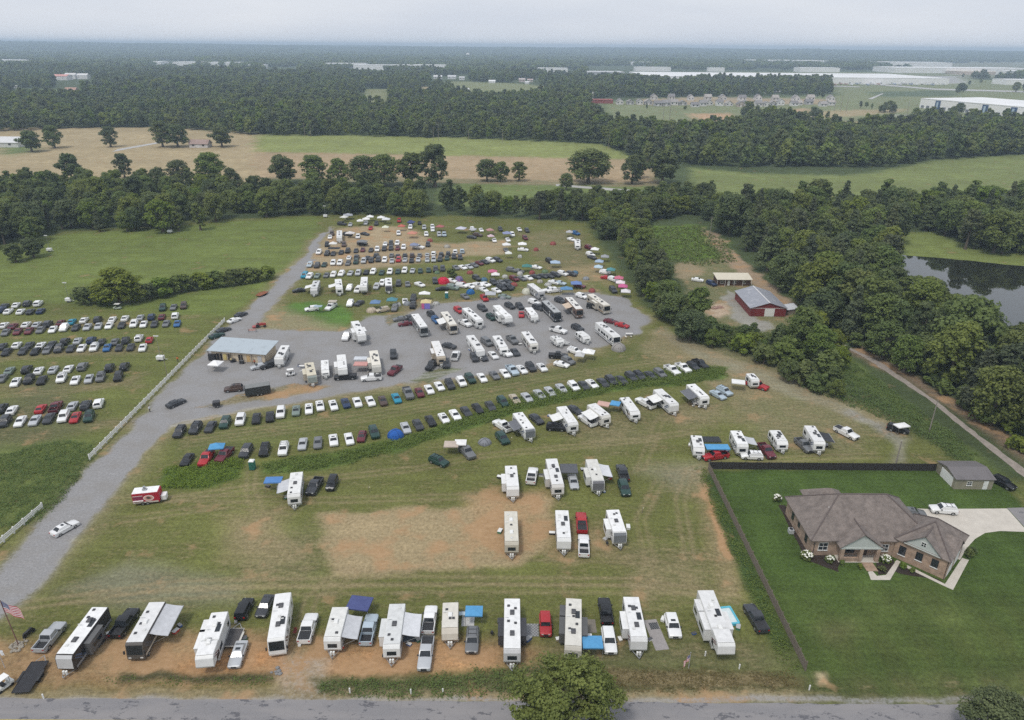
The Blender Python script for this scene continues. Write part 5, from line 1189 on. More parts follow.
rv('trailer', (591.3,403.8), (607,416.5), 'white trailer with broad white awning beside the orange tarp', awn=('L', 4.2, 2.5, WHITEA), body=(.72,.70,.64), group=DR)
rv('small', (623.8,396.5), (636,412.8), 'rounded white trailer beside the small blue tarp', group=DR, body=(.8,.8,.79))
rv('trailer', (657.5,389), (675,404.5), 'rounded white camper with pale awning, second from the top of the ditch row', awn=('L', 3.6, 2.6, WHITEA, -1.0), group=DR)
rv('trailer', (690.6,384), (705.6,397.6), 'white camper with dark awning at the top of the ditch row', awn=('L', 5.0, 2.4, DARKA), group=DR)
RR = 'campers near the board fence of the lawn'
rv('small', (696,434.5), (699.6,449.4), 'white pop-up trailer beside the bright blue canopy', group=RR, h=2.5)
rv('trailer', (735.7,430.5), (743.4,445.5), 'white trailer with grey awning behind a white SUV', awn=('R', 3.2, 2.4, GREYA), group=RR)
rv('small', (774,429.2), (783.6,442.8), 'short white trailer with dark vents between a maroon and a grey pickup', group=RR)
rv('trailer', (809.5,425.5), (820.5,442.8), 'white trailer with black awning drooping on one side by the fence', awn=('R', 4.2, 2.6, (.05,.05,.055)), group=RR)
rv('camper', (750.5,374), (755.5,379.5), 'white camper box on the red pickup at the slope top', h=2.9, W=2.2)
GR = 'campers on the gravel lot'
rv('trailer', (285.3,345.2), (278.4,358), 'white trailer parked against the end of the long shed', group=GR)
rv('trailer', (308.9,362.5), (312,376.2), 'beige trailer with green-grey front beside the utility cart', body=(.5,.46,.38), roof=(.72,.66,.52), cap=(.24,.27,.25), slide='L', group=GR)
rv('small', (324.6,359.5), (325.2,371), 'small white camper with dark hatch on the gravel', group=GR, h=2.4, W=2.1)
rv('fifth', (341,353.8), (342.6,369), 'white fifth wheel above the black pickup parked broadside', slide='L', group=GR)
rv('trailer', (373.3,350.5), (376.6,366), 'cream-roofed trailer beside the red and white canopy', roof=(.75,.71,.62), body=(.62,.6,.54), slide='L', group=GR)
rv('fifth', (354,319.3), (362.5,336), 'white fifth wheel alone on open gravel with two slide-outs', slide='LR', group=GR, h=3.9)
rv('trailer', (435,341), (441.3,357), 'white-roofed trailer with a tan front beside the black pickup', body=(.5,.43,.33), roof=(.8,.79,.77), slide='L', group=GR)
UG = 'campers in the upper row of the gravel lot'
rv('coach', (414,313), (425,328.5), 'white-roofed motorhome with grey front, first of the gravel row', body=(.3,.31,.31), group=UG)
rv('coach', (443.3,310.5), (454.5,326.5), 'beige motorhome with white awning, second of the gravel row', body=(.55,.5,.42), roof=(.74,.71,.64), awn=('L', 4.6, 2.4, WHITEA), group=UG)
rv('trailer', (464.7,307.2), (480.8,321), 'long rounded white trailer between white pickup and dark green SUV', group=UG)
rv('fifth', (494.8,303), (510.9,319), 'longest white fifth wheel in the upper gravel row', slide='L', group=UG)
rv('small', (528,307), (535,315.8), 'little white trailer beside the red sedan', group=UG, h=2.5)
rv('coach', (543,298.8), (560.3,315), 'black motor coach in the upper gravel row', body=(.05,.055,.06), roof=(.42,.43,.43), stripe=(.3,.3,.3), group=UG)
rv('coach', (567.8,296.5), (580.7,310.4), 'brown and white motorhome with beige awning beside the black coach', body=(.18,.12,.09), roof=(.78,.76,.72), awn=('L', 4.6, 2.4, (.55,.44,.34)), group=UG)
rv('coach', (589.3,293.3), (608.6,306.3), 'biggest beige motorhome closing the upper gravel row', body=(.56,.52,.44), roof=(.72,.69,.62), slide='L', stripe=(.25,.17,.1), group=UG)
LG = 'campers in the lower row of the gravel lot'
rv('trailer', (470,335.2), (480.8,350.2), 'rounded white trailer beside the grey minivan', group=LG)
rv('small', (495.9,335), (504.4,348.2), 'short white trailer between grey minivan and grey pickup', group=LG)
rv('trailer', (524.9,331.4), (534.5,344.2), 'lone cream-white trailer in the middle of the lower gravel', body=(.7,.68,.62), group=LG)
rv('small', (578.5,330.8), (587.5,337.2), 'small white camper van with dark windows on open gravel', group=LG, h=2.4)
rv('small', (553.5,335), (561,340.5), 'tiny white camper behind the towing white pickup', group=LG, h=2.3)
rv('coach', (597.9,321.2), (618.3,337.4), 'long white motorhome next to the grey dome tent', group=LG)
U = 'campers of the upper camp'
rv('small', (316.7,280.2), (313.5,289), 'silver-white trailer with awning nearest the drive in the upper camp', body=(.6,.6,.6), roof=(.62,.63,.63), awn=('L', 3.4, 2.4, WHITEA), group=U, h=3.0)
rv('trailer', (338,279), (339.2,288), 'white trailer with dark front window and awning in the upper camp', awn=('L', 3.4, 2.4, WHITEA), group=U)
rv('fifth', (364.4,276.3), (363.3,286.3), 'white fifth wheel behind a white van in the upper camp', group=U)
rv('trailer', (388.4,277.8), (388.5,286), 'white trailer with black nose in the upper camp', cap=(.06,.06,.07), group=U)
rv('trailer', (530.2,283.5), (542,292.3), 'white trailer with grey side beside the pale dome tent', body=(.4,.4,.4), group=U)
rv('trailer', (339.4,230.5), (339.2,236.9), 'pale trailer standing on the bare soil near the far end', group=U)
rv('small', (577,239), (577.8,244.4), 'grey-white camper at the far wood edge', group=U)

# ------------------------------------------------------------------ canopies, tents and other camp things
def canopy(px, py, col, label, w=3.0, d=3.0, h=2.35, rz=0.0, name='pop_up_canopy', cat='canopy', flat=False, legs=True, group=None, z=2.5):
    mean = sum(col)/3; col = tuple(mean+(q_-mean)*.74 for q_ in col); q = at(px, py, z); o = thing(name, label, cat, (q.x, q.y, 0), R(rz), group); b = MB(); a, c = w/2, d/2
    pk = h+(.25 if flat else .85)
    lo = [(-a,-c,h-.22),(a,-c,h-.22),(a,c,h-.22),(-a,c,h-.22)]; hi = [(-a,-c,h),(a,-c,h),(a,c,h),(-a,c,h)]
    md = [(x*.5, y*.5, h+(pk-h)*.42) for x, y, _ in hi]; tp = [(x*.04, y*.04, pk) for x, y, _ in hi]
    b.rings([lo, hi, md, tp], caps=(False, True))
    b.rings([[(x*.985, y*.985, zz-.02) for x, y, zz in r_] for r_ in (lo, hi, tp)], caps=(False, True))
    part('fabric_roof', b, FABRIC, o, col)
    if legs:
        for x in (-a+.06, a-.06):
            for y in (-c+.06, c-.06):
                k = MB(); k.cyl((x, y, 0), (x, y, h), .03, n=6); part('leg', k, METAL, o)
    return o
def dome(px, py, col, label, w=3.0, h=1.6, col2=None, rz=0.0, group=None, panels=False):
    w, h, col = w*.84, h*.84, tuple(q*.8 for q in col)
    q = at(px, py, h*.5); o = thing('dome_tent', label, 'tent', (q.x, q.y, 0), R(rz), group); b = MB(); n = 12; ringsn = 6; R_ = []
    for i in range(ringsn):
        t = i/(ringsn-1)*1.45; rr = math.cos(t)**.8*w/2 if i < ringsn-1 else .05
        R_.append([(rr*math.cos(2*math.pi*k/n)*(1.0+.07*((k % 3) == 0)), rr*math.sin(2*math.pi*k/n)*(1.0+.07*((k % 3) == 0)), h*math.sin(t)/math.sin(1.45)) for k in range(n)])
    b.rings(R_, caps=(False, True)); part('tent_shell', b, FABRIC, o, col)
    k = MB()
    for s in (0, 1): k.tube([((w/2+.05)*math.cos(t)*(1 if s else .72), (w/2+.05)*math.cos(t)*(0.72 if s else -1), (h+.03)*math.sin(t)) for t in [math.pi*i/10 for i in range(11)]], .025, 5)
    part('tent_pole', k, PLASTIC, o)
    k = MB(); k.poly([(-.42, -w/2*1.02, .02), (.42, -w/2*1.02, .02), (.34, -w/2*.86, h*.62), (-.34, -w/2*.86, h*.62)]); part('door_flap', k, FABRIC, o, col2 or tuple(c*.5 for c in col))
    return o
BLUE, SKYB, NAVY = (.03,.20,.55), (.02,.30,.62), (.055,.075,.24)
canopy(359.5, 602, NAVY, 'dark navy blue canopy behind the grey awning in front row', 3.6, 3.0, rz=-8, flat=True)
canopy(474, 610, SKYB, 'bright blue canopy above the grey SUV in the front row', 2.7, 2.2, rz=0, flat=True)
canopy(592.5, 641, SKYB, 'blue canopy against the cream-edged trailer in front row', 3.0, 2.4, flat=True)
canopy(273.2, 479, BLUE, 'blue canopy joined to the awning by the green toilet', 3.4, 2.2, rz=4, flat=True)
canopy(216.5, 445.5, SKYB, 'bright blue canopy between the red and maroon pickups', 3.2, 2.4, rz=10)
canopy(717.5, 446, SKYB, 'long bright blue canopy behind the red pickup', 5.2, 2.2, flat=True)
canopy(569, 467.5, (.10,.105,.12), 'dark grey canopy beside the middle row trailer', 3.6, 3.4, flat=True)
canopy(615.5, 402.5, SKYB, 'small blue tarp between two trailers below the ditch', 2.4, 2.4, flat=True, rz=-20)
canopy(603.5, 403, (.60,.34,.26), 'pale orange tarp beside the small blue one', 3.0, 2.4, flat=True, rz=-20)
canopy(738.5, 381, (.72,.72,.70), 'flat white canopy beside the red pickup with camper', 3.4, 2.6, rz=-15, flat=True)
canopy(902, 424.5, (.74,.73,.72), 'white awning opened from the black SUV', 3.2, 2.0, rz=15, flat=True)
canopy(711.5, 438.5, (.04,.045,.05), 'black awning sheet behind the long blue canopy', 4.0, 2.4, flat=True)
canopy(215.5, 362.5, (.80,.79,.78), 'white pop-up canopy before the long shed', 3.2, 3.2, rz=-8)
canopy(360.8, 363, (.60,.26,.22), 'red and white canopy between trailers on the gravel', 3.8, 2.6, flat=True)
canopy(360.5, 357.5, (.55,.58,.62), 'pale grey canopy right behind the red and white one', 3.6, 2.2, flat=True)
canopy(588.5, 351, (.80,.80,.79), 'white canopy at the outer end of the tent camp', 3.6, 3.0, rz=-15)
canopy(580, 354, (.50,.50,.50), 'grey canopy wall tent touching the white canopy', 2.6, 2.6, rz=-15)
canopy(247.5+86, 302, (.5,.45,.38), 'tan canopy over the white pickup on the green patch', 2.6, 2.0, flat=True) if False else None
canopy(332.5, 300.5, (.48,.42,.34), 'tan canopy over the bed of the white pickup on green grass', 2.8, 2.0, flat=True)
canopy(318, 305.5, (.30,.42,.50), 'pale blue tarp behind the white SUV on green grass', 2.6, 1.6, flat=True)
canopy(375.3, 301.5, (.10,.22,.42), 'blue tarp canopy between the dark sedan and tan tent', 3.4, 3.0)
canopy(392, 299, (.05,.24,.30), 'teal canopy in front of the grey SUV', 3.6, 2.8)
canopy(424.5, 292.8, (.78,.78,.77), 'white canopy beside the rainbow tent', 4.0, 2.0)
o = canopy(426, 301, (.62,.50,.20), 'rainbow canopy tent striped yellow, pink and purple', 3.6, 3.2)
k = MB(); k.box(-1.4, -.5, -1.63, -1.60, .2, 2.15); part('side_wall', k, FABRIC, o, (.55,.12,.28)); k = MB(); k.box(-.4, 1.5, -1.63, -1.60, .2, 2.15); part('side_wall', k, FABRIC, o, (.22,.20,.55))
dome(371.5, 309.5, (.56,.47,.36), 'low tan dome tent before the blue tarp', 4.2, 1.7)
dome(443.3, 280, (.66,.03,.07), 'large red dome tent between the upper rows', 5.4, 2.6)
dome(470.5, 291.2, (.03,.16,.42), 'blue dome tent before the three white cars', 3.6, 2.0)
dome(459, 278.3, (.25,.20,.40), 'purple-blue tent just past the large red dome', 3.6, 2.2, (.5,.1,.2))
dome(527, 290.5, (.70,.70,.58), 'pale cream dome tent beside the trailer', 4.4, 2.3)
dome(618.7, 346.5, (.36,.34,.32), 'grey dome tent on the grass below the long motorhome', 5.0, 2.4)
dome(395.5, 433.3, (.03,.13,.46), 'blue tent pitched over a car in the lower grass row', 4.4, 2.2)
dome(484.7, 441, (.26,.27,.29), 'folded grey tarp tent on the grass below the ditch', 3.6, 1.3)
canopy(451.3, 443.2, (.50,.40,.32), 'tan annex tent beside the grey pickup below the ditch', 3.2, 2.6, flat=True)
canopy(460.5, 441.5, (.76,.75,.73), 'white rooftop tent joined to the tan annex', 2.6, 2.4, flat=True)
canopy(490.5, 293, (.42,.44,.48), 'grey canopy behind the red SUV', 3.8, 3.0)
canopy(566.5, 288, (.06,.24,.48), 'blue tarp canopy behind the brown motorhome', 4.4, 2.6)
canopy(576.3, 282.5, (.10,.20,.50), 'blue canopy beside the maroon car', 4.0, 3.2)
canopy(492.5, 270.8, (.55,.08,.20), 'pink canopy with white front in the upper camp', 3.6, 2.8); canopy(495.5, 273.8, (.72,.70,.68), 'white canopy touching the pink one', 3.2, 2.4)
canopy(527, 265.5, (.04,.22,.20), 'green canopy before a white car near the open grass', 4.0, 2.8)
canopy(555.3, 261.8, (.32,.45,.60), 'pale blue canopy beside the lone black SUV', 4.0, 3.2)
canopy(341-8, 243, (.70,.68,.64), 'white tarp shelter on bare soil', 3.4, 2.4)
canopy(334, 247.5, (.035,.04,.05), 'long black tarp shelter on bare soil', 5.0, 2.4, flat=True)
canopy(362, 241, (.20,.21,.22), 'dark grey canopy on bare soil before the third row', 4.6, 2.6)
canopy(350, 232.6, (.62,.58,.55), 'pale canopy next to the trailer at the far end', 4.2, 2.6)
TC = 'canopies along the far wood'
for i, (x, y, c, lb, wd) in enumerate((
    (344,216.6,(.62,.62,.56),'cream canopy at the drive end of the far wood',3.6),(348,214.5,(.34,.36,.40),'grey canopy behind the cream one at the far wood',4.6),(360,220.3,(.70,.70,.68),'white canopy above a silver SUV at the far wood',3.2),
    (366,218.5,(.74,.73,.70),'white canopy second in the far wood cluster',3.6),(370,216.2,(.74,.74,.73),'white canopy at the back of the far wood cluster',3.6),(381,217,(.74,.74,.73),'white canopy deep in the shade of the far wood',3.8),(386,218.7,(.62,.64,.66),'pale grey canopy beside a shaded white one',4.0),
    (385.3,226.7,(.66,.68,.50),'pale yellow canopy alone on grass at the far end',3.2),(401.5,225.6,(.55,.10,.06),'red canopy beside a white SUV at the far end',3.4),(412.3,232.6,(.58,.20,.12),'orange red canopy in the fourth upper row',4.2),(411,221.6,(.05,.07,.22),'navy canopy behind a white SUV at the far wood',3.6),(440,226,(.42,.10,.10),'dark red canopy under the far trees',3.8),
    (461,227.8,(.50,.50,.60),'lavender grey canopy under the far trees',4.6),(473,228.8,(.45,.46,.50),'grey canopy near a white SUV under the far trees',3.2),(490,229.5,(.46,.22,.20),'brick red canopy under the far trees',3.4),(490.8,235.6,(.60,.42,.48),'pink and white canopy below the brick red one',3.0),(507,232.6,(.22,.26,.46),'blue grey canopy near the far corner',4.0),
    (506.5,244,(.72,.72,.72),'white canopy over a grey car at the far corner',3.6),(508.5,252.6,(.70,.72,.66),'small white pointed tent before the far corner canopy',2.8),(522.3,243.4,(.78,.78,.77),'white canopy behind a white car at the far corner',3.8),(414,244.2,(.20,.24,.38),'dusty blue canopy behind a white pickup in the third row',3.6),(527,266,(.05,.30,.26),'',0),
    (569.5,231.5,(.42,.42,.44),'grey tent canopy in the wood corner',3.2),(577.3,240.2,(.55,.55,.50),'pale tent canopy at the wood corner',3.0),
    )):
    if wd: canopy(x, y, c, lb, wd, wd*.85, group=TC, rz=(i*37) % 40-20)
BC = 'canopies along the tree belt'
for i, (x, y, c, lb) in enumerate(((595,248.6,(.76,.76,.74),'white canopy first along the tree belt'),(599.3,260.8,(.30,.42,.58),'pale blue canopy along the tree belt'),(598.5,266.3,(.40,.56,.66),'light blue canopy just below a pale blue one'),(611,269,(.05,.26,.28),'teal canopy along the tree belt'),(619,277.3,(.60,.10,.20),'crimson canopy along the tree belt'),(620.5,281.8,(.74,.62,.66),'pink-white canopy between crimson and magenta ones'),(623,285.5,(.62,.06,.26),'magenta canopy below a pink-white one'),(625.8,290.6,(.66,.64,.66),'white grey canopy at the gravel end of the tree belt'),(605,256,(.30,.31,.33),'grey canopy hidden behind the pale blue ones'))):
    canopy(x, y, c, lb, 3.4, 3.0, group=BC, rz=(i*31) % 30-15)

ST = 'small tents pitched among the cars of the upper camp'
gg = random.Random(33)
def simple(name, label, cat, px, py, rz=0, group=None, z=0.0):
    q = at(px, py, z); return thing(name, label, cat, (q.x, q.y, 0), R(rz), group)
for px, py in ((437,272),(463,283),(478,287),(484,279),(505,276),(514,284),(520,273),(545,271),(575,272),(586,278),(540,281),(398,304),(407,303),(436,303),(503,297),(551,290),(592,290),(470,272),(532,272),(548,284),(430,240),(447,246),(520,256),(536,249),(553,243)):
    dome(px, py, gg.choice([(.30,.32,.34),(.45,.43,.38),(.10,.20,.30),(.35,.10,.09),(.16,.24,.14),(.55,.55,.52)]), 'small low tent among the cars of the upper camp', gg.uniform(2.4, 3.4), gg.uniform(1.2, 1.7), None, gg.uniform(0, 180), ST)
def toilet(px, py, col, label, rz=0):
    o = simple('portable_toilet', label, 'toilet', px, py, rz); b = MB(); b.box(-.55, .55, -.55, .55, .05, 2.05); part('cabin', b, TRIM, o, col, bevel=.04)
    b = MB(); b.rings([[(-.58,-.58,2.04),(.58,-.58,2.04),(.58,.58,2.04),(-.58,.58,2.04)], [(-.5,-.5,2.2),(.5,-.5,2.2),(.5,.5,2.2),(-.5,.5,2.2)], [(-.2,-.2,2.34),(.2,-.2,2.34),(.2,.2,2.34),(-.2,.2,2.34)]]); part('roof', b, TRIM, o, (.75,.76,.74))
    b = MB(); b.box(-.38, .38, -.585, -.55, .12, 1.95); d_ = part('door', b, TRIM, o, tuple(c*.8 for c in col)); b = MB(); b.box(.22, .32, -.63, -.58, 1.0, 1.2); part('handle', b, PLASTIC, d_)
    b = MB(); b.box(-.6, .6, -.6, .6, 0, .06); part('base', b, PLASTIC, o)
toilet(252.8, 469, (.03,.16,.12), 'green portable toilet with white roof on the path through the ditch')
toilet(446.7, 298, (.02,.20,.22), 'teal portable toilet behind the gravel row')
def mat_rect(px, py, w, d, rz, col, label, checker=False):
    o = simple('ground_mat', label, 'mat', px, py, rz); b = MB(); b.box(-w/2, w/2, -d/2, d/2, .004, .03)
    part('sheet', b, FABRIC, o, col)
    if checker:
        k = MB(); n = 9
        for i in range(n):
            for j in range(n):
                if (i+j) % 2: k.box(-w/2+w*i/n, -w/2+w*(i+1)/n, -d/2+d*j/n, -d/2+d*(j+1)/n, .033, .037)
        part('check_pattern', k, TRIM, o, (.17,.175,.18))
mat_rect(531.5, 630, 2.2, 2.6, 0, (.33,.34,.34), 'dark and light grey checkered mat beside the black slide-outs', True)
mat_rect(656, 634.5, 2.1, 6.2, 8, (.30,.28,.27), 'long grey mats beside the trailer near the lone white SUV')
mat_rect(589, 626, 2.2, 2.8, 0, (.20,.18,.15), 'brown mat beside the cream-edged trailer')
mat_rect(412, 634, 2.6, 3.2, 0, (.09,.11,.13), 'dark mat under the wide white awning in front row')
mat_rect(468, 621, 2.0, 2.2, 0, (.55,.55,.54), 'pale mat beside the bright blue canopy in front row')
mat_rect(654, 626, 1.4, 1.4, 8, (.35,.35,.36), 'small checkered mat on the long grey ones', True)
def table(px, py, label, col=(.75,.75,.74), w=1.8, d=.8, rz=0, h=.74):
    o = simple('folding_table', label, 'table', px, py, rz); b = MB(); b.box(-w/2, w/2, -d/2, d/2, h-.04, h); part('table_top', b, TRIM, o, col)
    for x in (-w/2+.15, w/2-.15):
        for y in (-d/2+.1, d/2-.1): k = MB(); k.cyl((x, y, 0), (x, y, h-.04), .02, n=5); part('leg', k, METAL, o)
def chair(px, py, label, col, rz=0, group=None):
    o = simple('camping_chair', label, 'chair', px, py, rz, group); b = MB(); b.box(-.27, .27, -.25, .25, .40, .44); part('seat', b, FABRIC, o, col)
    b = MB(); b.rings([[(-.27,.22,.44),(.27,.22,.44),(.27,.26,.44),(-.27,.26,.44)], [(-.27,.38,.95),(.27,.38,.95),(.27,.42,.95),(-.27,.42,.95)]]); part('backrest', b, FABRIC, o, col)
    for x in (-.26, .26):
        for y in (-.24, .24): k = MB(); k.cyl((x, y, 0), (x, y, .42), .018, n=5); part('leg', k, METAL, o)
table(584, 641, 'white folding table under the blue canopy edge in front row', w=2.4, d=1.6)
table(464.5, 617, 'pale blue table beside the bright blue canopy in front row', (.45,.55,.62))
CH = 'camping chairs'
for i, (x, y, c, lb) in enumerate(((97,638,(.05,.07,.18),'navy camping chair beside the brown camper'),(101,640.5,(.6,.6,.62),'white camping chair between two darker ones by brown camper'),(107,639.5,(.12,.06,.06),'dark red camping chair beside the brown camper'),(104,643,(.05,.05,.05),'black camping chair nearest the road by brown camper'),
    (693,407,(.75,.75,.74),'white camping chair at the top of the ditch row'),(699,408,(.75,.75,.74),'white camping chair next to another at ditch row top'),(692,404,(.3,.3,.3),'grey camping chair behind two white ones'),(295,634,(.2,.05,.04),'red camping chair beside the long white motorhome'),(626,338,(.7,.68,.62),'cream camping chair beyond the long motorhome'),(631,337.5,(.7,.68,.62),'cream camping chair farthest beyond the long motorhome'))): chair(x, y, lb, c, i*50, CH)
for px, py, w_, lb in ((629,335.5,2.2,'cream folding table beyond the long white motorhome'),(696,405.5,1.6,'white folding table at the top of the ditch row'),(214.5,368,1.4,'small white table beneath the white pop-up canopy'),(302,368,1.6,'white folding table beside the beige trailer')): table(px, py, lb, (.72,.7,.66), w_)
# small boxes, coolers and bins lying about the campers
gg = random.Random(21); BXC = 'small camp boxes lying beside the campers'
for px, py in ((93,642),(99,646),(110,634),(176,632),(180,626),(243,640),(236,622),(300,645),(340,648),(384,628),(384,634),(409,645),(418,640),(463,613),(480,615),(456,640),(499,622),(528,640),(585,640),(559,640),(620,640),(650,640),(663,620),(694,634),(738,628),(500,478),(541,476),(560,494),(582,470),(610,478),(604,492),(500,532),(552,534),(606,540),(628,528),(268,487),(279,489),(286,498),(508,425),(549,416),(583,416),(600,421),(643,404),(676,405),(690,446),(726,452),(745,449),(786,447),(826,446),(302,372),(299,366),(318,377),(336,370),(368,372),(433,358),(470,350),(497,350),(520,345),(608,340),(585,350),(575,356)):
    o = simple('camp_box', 'small cooler or storage box lying beside a camper', 'box', px, py, gg.uniform(0, 180), BXC); s = gg.uniform(.32, .6); b = MB(); b.box(-s, s, -s*.6, s*.6, 0, s*.75); part('box', b, TRIM, o, gg.choice([(.5,.06,.05),(.05,.12,.35),(.7,.7,.68),(.04,.04,.045),(.35,.3,.22),(.05,.2,.12)])); b = MB(); b.box(-s*1.04, s*1.04, -s*.64, s*.64, s*.76, s*.86); part('lid', b, TRIM, o, gg.choice([(.75,.75,.73),(.08,.08,.085),(.4,.4,.4)]))
# pool
o = simple('inflatable_pool', 'small rectangular blue-rimmed pool beside the largest fifth wheel', 'pool', 727.5, 617.5, 8); b = MB(); a_, c_ = 1.1, 1.75
ring = [(x, y) for x, y in ((-a_,-c_),(a_,-c_),(a_,c_),(-a_,c_))]
for (x0, y0), (x1, y1) in zip(ring, ring[1:]+ring[:1]): b.cyl((x0, y0, .45), (x1, y1, .45), .17, n=8); b.cyl((x0, y0, .16), (x1, y1, .16), .17, n=8)
part('rim', b, TRIM, o, (.10,.45,.58)); b = MB(); b.box(-a_, a_, -c_, c_, .38, .42); part('water_surface', b, TRIM, o, (.60,.68,.68))
# flags
m, nt, p = base_mat('stars_and_stripes'); tc = nd(nt, 'ShaderNodeTexCoord'); sp = nd(nt, 'ShaderNodeSeparateXYZ'); nt.links.new(tc.outputs['UV'], sp.inputs[0])
s13 = math_('GREATER_THAN', math_('FRACT', math_('MULTIPLY', sp.outputs['Y'], 6.5)), 0.5)
strp = mixc(s13, (.50, .03, .05), (.72, .71, .70))
can = math_('MULTIPLY', math_('LESS_THAN', sp.outputs['X'], 0.4), math_('GREATER_THAN', sp.outputs['Y'], 6/13))
vo = nd(nt, 'ShaderNodeTexVoronoi', Scale=16.0, Randomness=0.0); nt.links.new(tc.outputs['UV'], vo.inputs['Vector'])
star = mixc(math_('LESS_THAN', vo.outputs['Distance'], 0.26), (.03, .045, .16), (.75, .75, .75))
nt.links.new(mixc(can, strp, star), p.inputs['Base Color']); p.inputs['Roughness'].default_value = .8; FLAGM = m
def flag_pole(px, py, hgt, label, fw, fh, droop, rz, lean=0.0, mt=None, name='flagpole'):
    o = simple(name, label, 'flag', px, py, rz); b = MB(); b.cyl((0, 0, 0), (lean*hgt, 0, hgt), .085 if hgt > 6 else .05, .06 if hgt > 6 else .03, n=8); part('pole', b, TRIM, o, (.20,.11,.09) if hgt > 6 else (.45,.45,.46))
    b = MB(); b.cyl((lean*hgt, 0, hgt), (lean*hgt, 0, hgt+.14), .07, n=8); part('finial', b, METAL, o)
    nx_, ny_ = 14, 7; V, UV, Fc = [], [], []
    for j in range(ny_):
        for i in range(nx_):
            u, v = i/(nx_-1), j/(ny_-1)
            V.append((lean*(hgt-.2)+.04+u*fw*(1-.35*droop), .16*math.sin(u*9+v)*u**.5, hgt-.1-(1-v)*fh-u*droop*fw*.8)); UV.append((u, v))
    for j in range(ny_-1):
        for i in range(nx_-1): a = j*nx_+i; Fc.append((a, a+1, a+nx_+1, a+nx_))
    me = bpy.data.meshes.new('flag_cloth'); me.from_pydata(V, [], Fc); uv = me.uv_layers.new(name='UVMap')
    for lp in me.loops: uv.data[lp.index].uv = UV[lp.vertex_index]
    me.materials.append(mt or FLAGM); k = bpy.data.objects.new('flag_cloth', me); COL.objects.link(k); k.parent = o; KIDS.setdefault(o.name, []).append(k)
    return o
flag_pole(18.5, 645, 8.6, 'tall flagpole with striped flag rising from stones beside the drive', 3.2, 2.0, .6, 0, -.04)
flag_pole(688.5, 668.5, 3.0, 'short staff with a drooping striped flag near the lone white SUV', 1.4, 1.1, 1.0, 200)
flag_pole(5, 668, 4.0, 'thin pole with a dark drooping flag at the corner of the drive', 1.0, .9, 1.0, 0, -.03, FABRIC)
o = simple('stone_heap', 'heap of pale stones round the foot of the tall flagpole', 'stones', 18, 646)
gg = random.Random(4); b = MB()
for i in range(46):
    a = i*.2856; r_ = gg.uniform(.2, 1.25); x, y, s = r_*math.cos(a), r_*math.sin(a), gg.uniform(.14, .3)
    b.rings([[(x+s*k*math.cos(t), y+s*k*math.sin(t), zz*s) for t in [j*1.047 for j in range(6)]] for k, zz in ((.9, 0), (1.0, .5), (.5, 1.0))])
part('stones', b, ROCK, o)
# motorcycle
o = simple('motorcycle', 'black motorcycle standing on the grass near the tall flagpole', 'motorcycle', 29.5, 635, 72)
for x in (-.72, .72):
    b = MB(); b.cyl((x, -.09, .31), (x, .09, .31), .31, n=16); b.cyl((x, -.096, .31), (x, .096, .31), .17, n=12, m=1); part('wheel', b, [RUBBER, PLASTIC], o)
b = MB(); b.rings([[(x, -w_, z), (x, w_, z), (x, w_*.8, z+h_), (x, -w_*.8, z+h_)] for x, w_, z, h_ in ((-.95,.13,.60,.16),(-.45,.22,.32,.50),(.05,.24,.28,.68),(.40,.18,.40,.60),(.62,.14,.55,.45),(.80,.10,.62,.16))]); part('body', b, PAINT, o, (.02,.02,.022), smooth=True)
b = MB(); b.box(-.75, .0, -.19, .19, .80, .92); part('seat', b, PLASTIC, o, bevel=.03); b = MB(); b.tube([(.36,-.40,1.10),(.5,0,1.02),(.36,.40,1.10)], .025); b.tube([(.5,0,1.02),(.72,0,.31)], .05); part('handlebar', b, PLASTIC, o)
# carts, flatbeds, cargo trailers
def cart(px, py, rz, col, label):
    o = simple('golf_cart', label, 'golf cart', px, py, rz); b = MB(); b.prism([(-1.15,.3),(1.15,.3),(1.2,.75),(.65,.85),(.55,.42),(-.2,.42),(-.25,.75),(-1.15,.8)], -.58, .58); part('body', b, TRIM, o, col, bevel=.04)
    b = MB(); b.box(-.95, .8, -.6, .6, 1.82, 1.9); part('roof', b, TRIM, o, (.78,.77,.74), bevel=.03)
    for x in (-.85, .7):
        for y in (-.52, .52): k = MB(); k.cyl((x, y, .7), (x*.95, y, 1.83), .025, n=6); part('post', k, PLASTIC, o)
    b = MB(); b.box(-.35, .2, -.52, .52, .75, .86); b.box(-.42, -.32, -.52, .52, .8, 1.25); part('seat', b, PLASTIC, o)
    for x in (-.8, .8):
        for s in (-1, 1): k = MB(); k.cyl((x, s*.36, .24), (x, s*.6, .24), .24, n=10); part('wheel', k, RUBBER, o)
cart(4.5, 688, 65, (.66,.66,.62), 'white golf cart at the edge of the road by the black flatbed')
cart(290.6, 375.5, 200, (.74,.74,.73), 'white utility cart on the gravel beside the beige trailer')
cart(117.8, 309, 180, (.45,.50,.42), 'pale green utility cart near the hedgerow in the pasture')
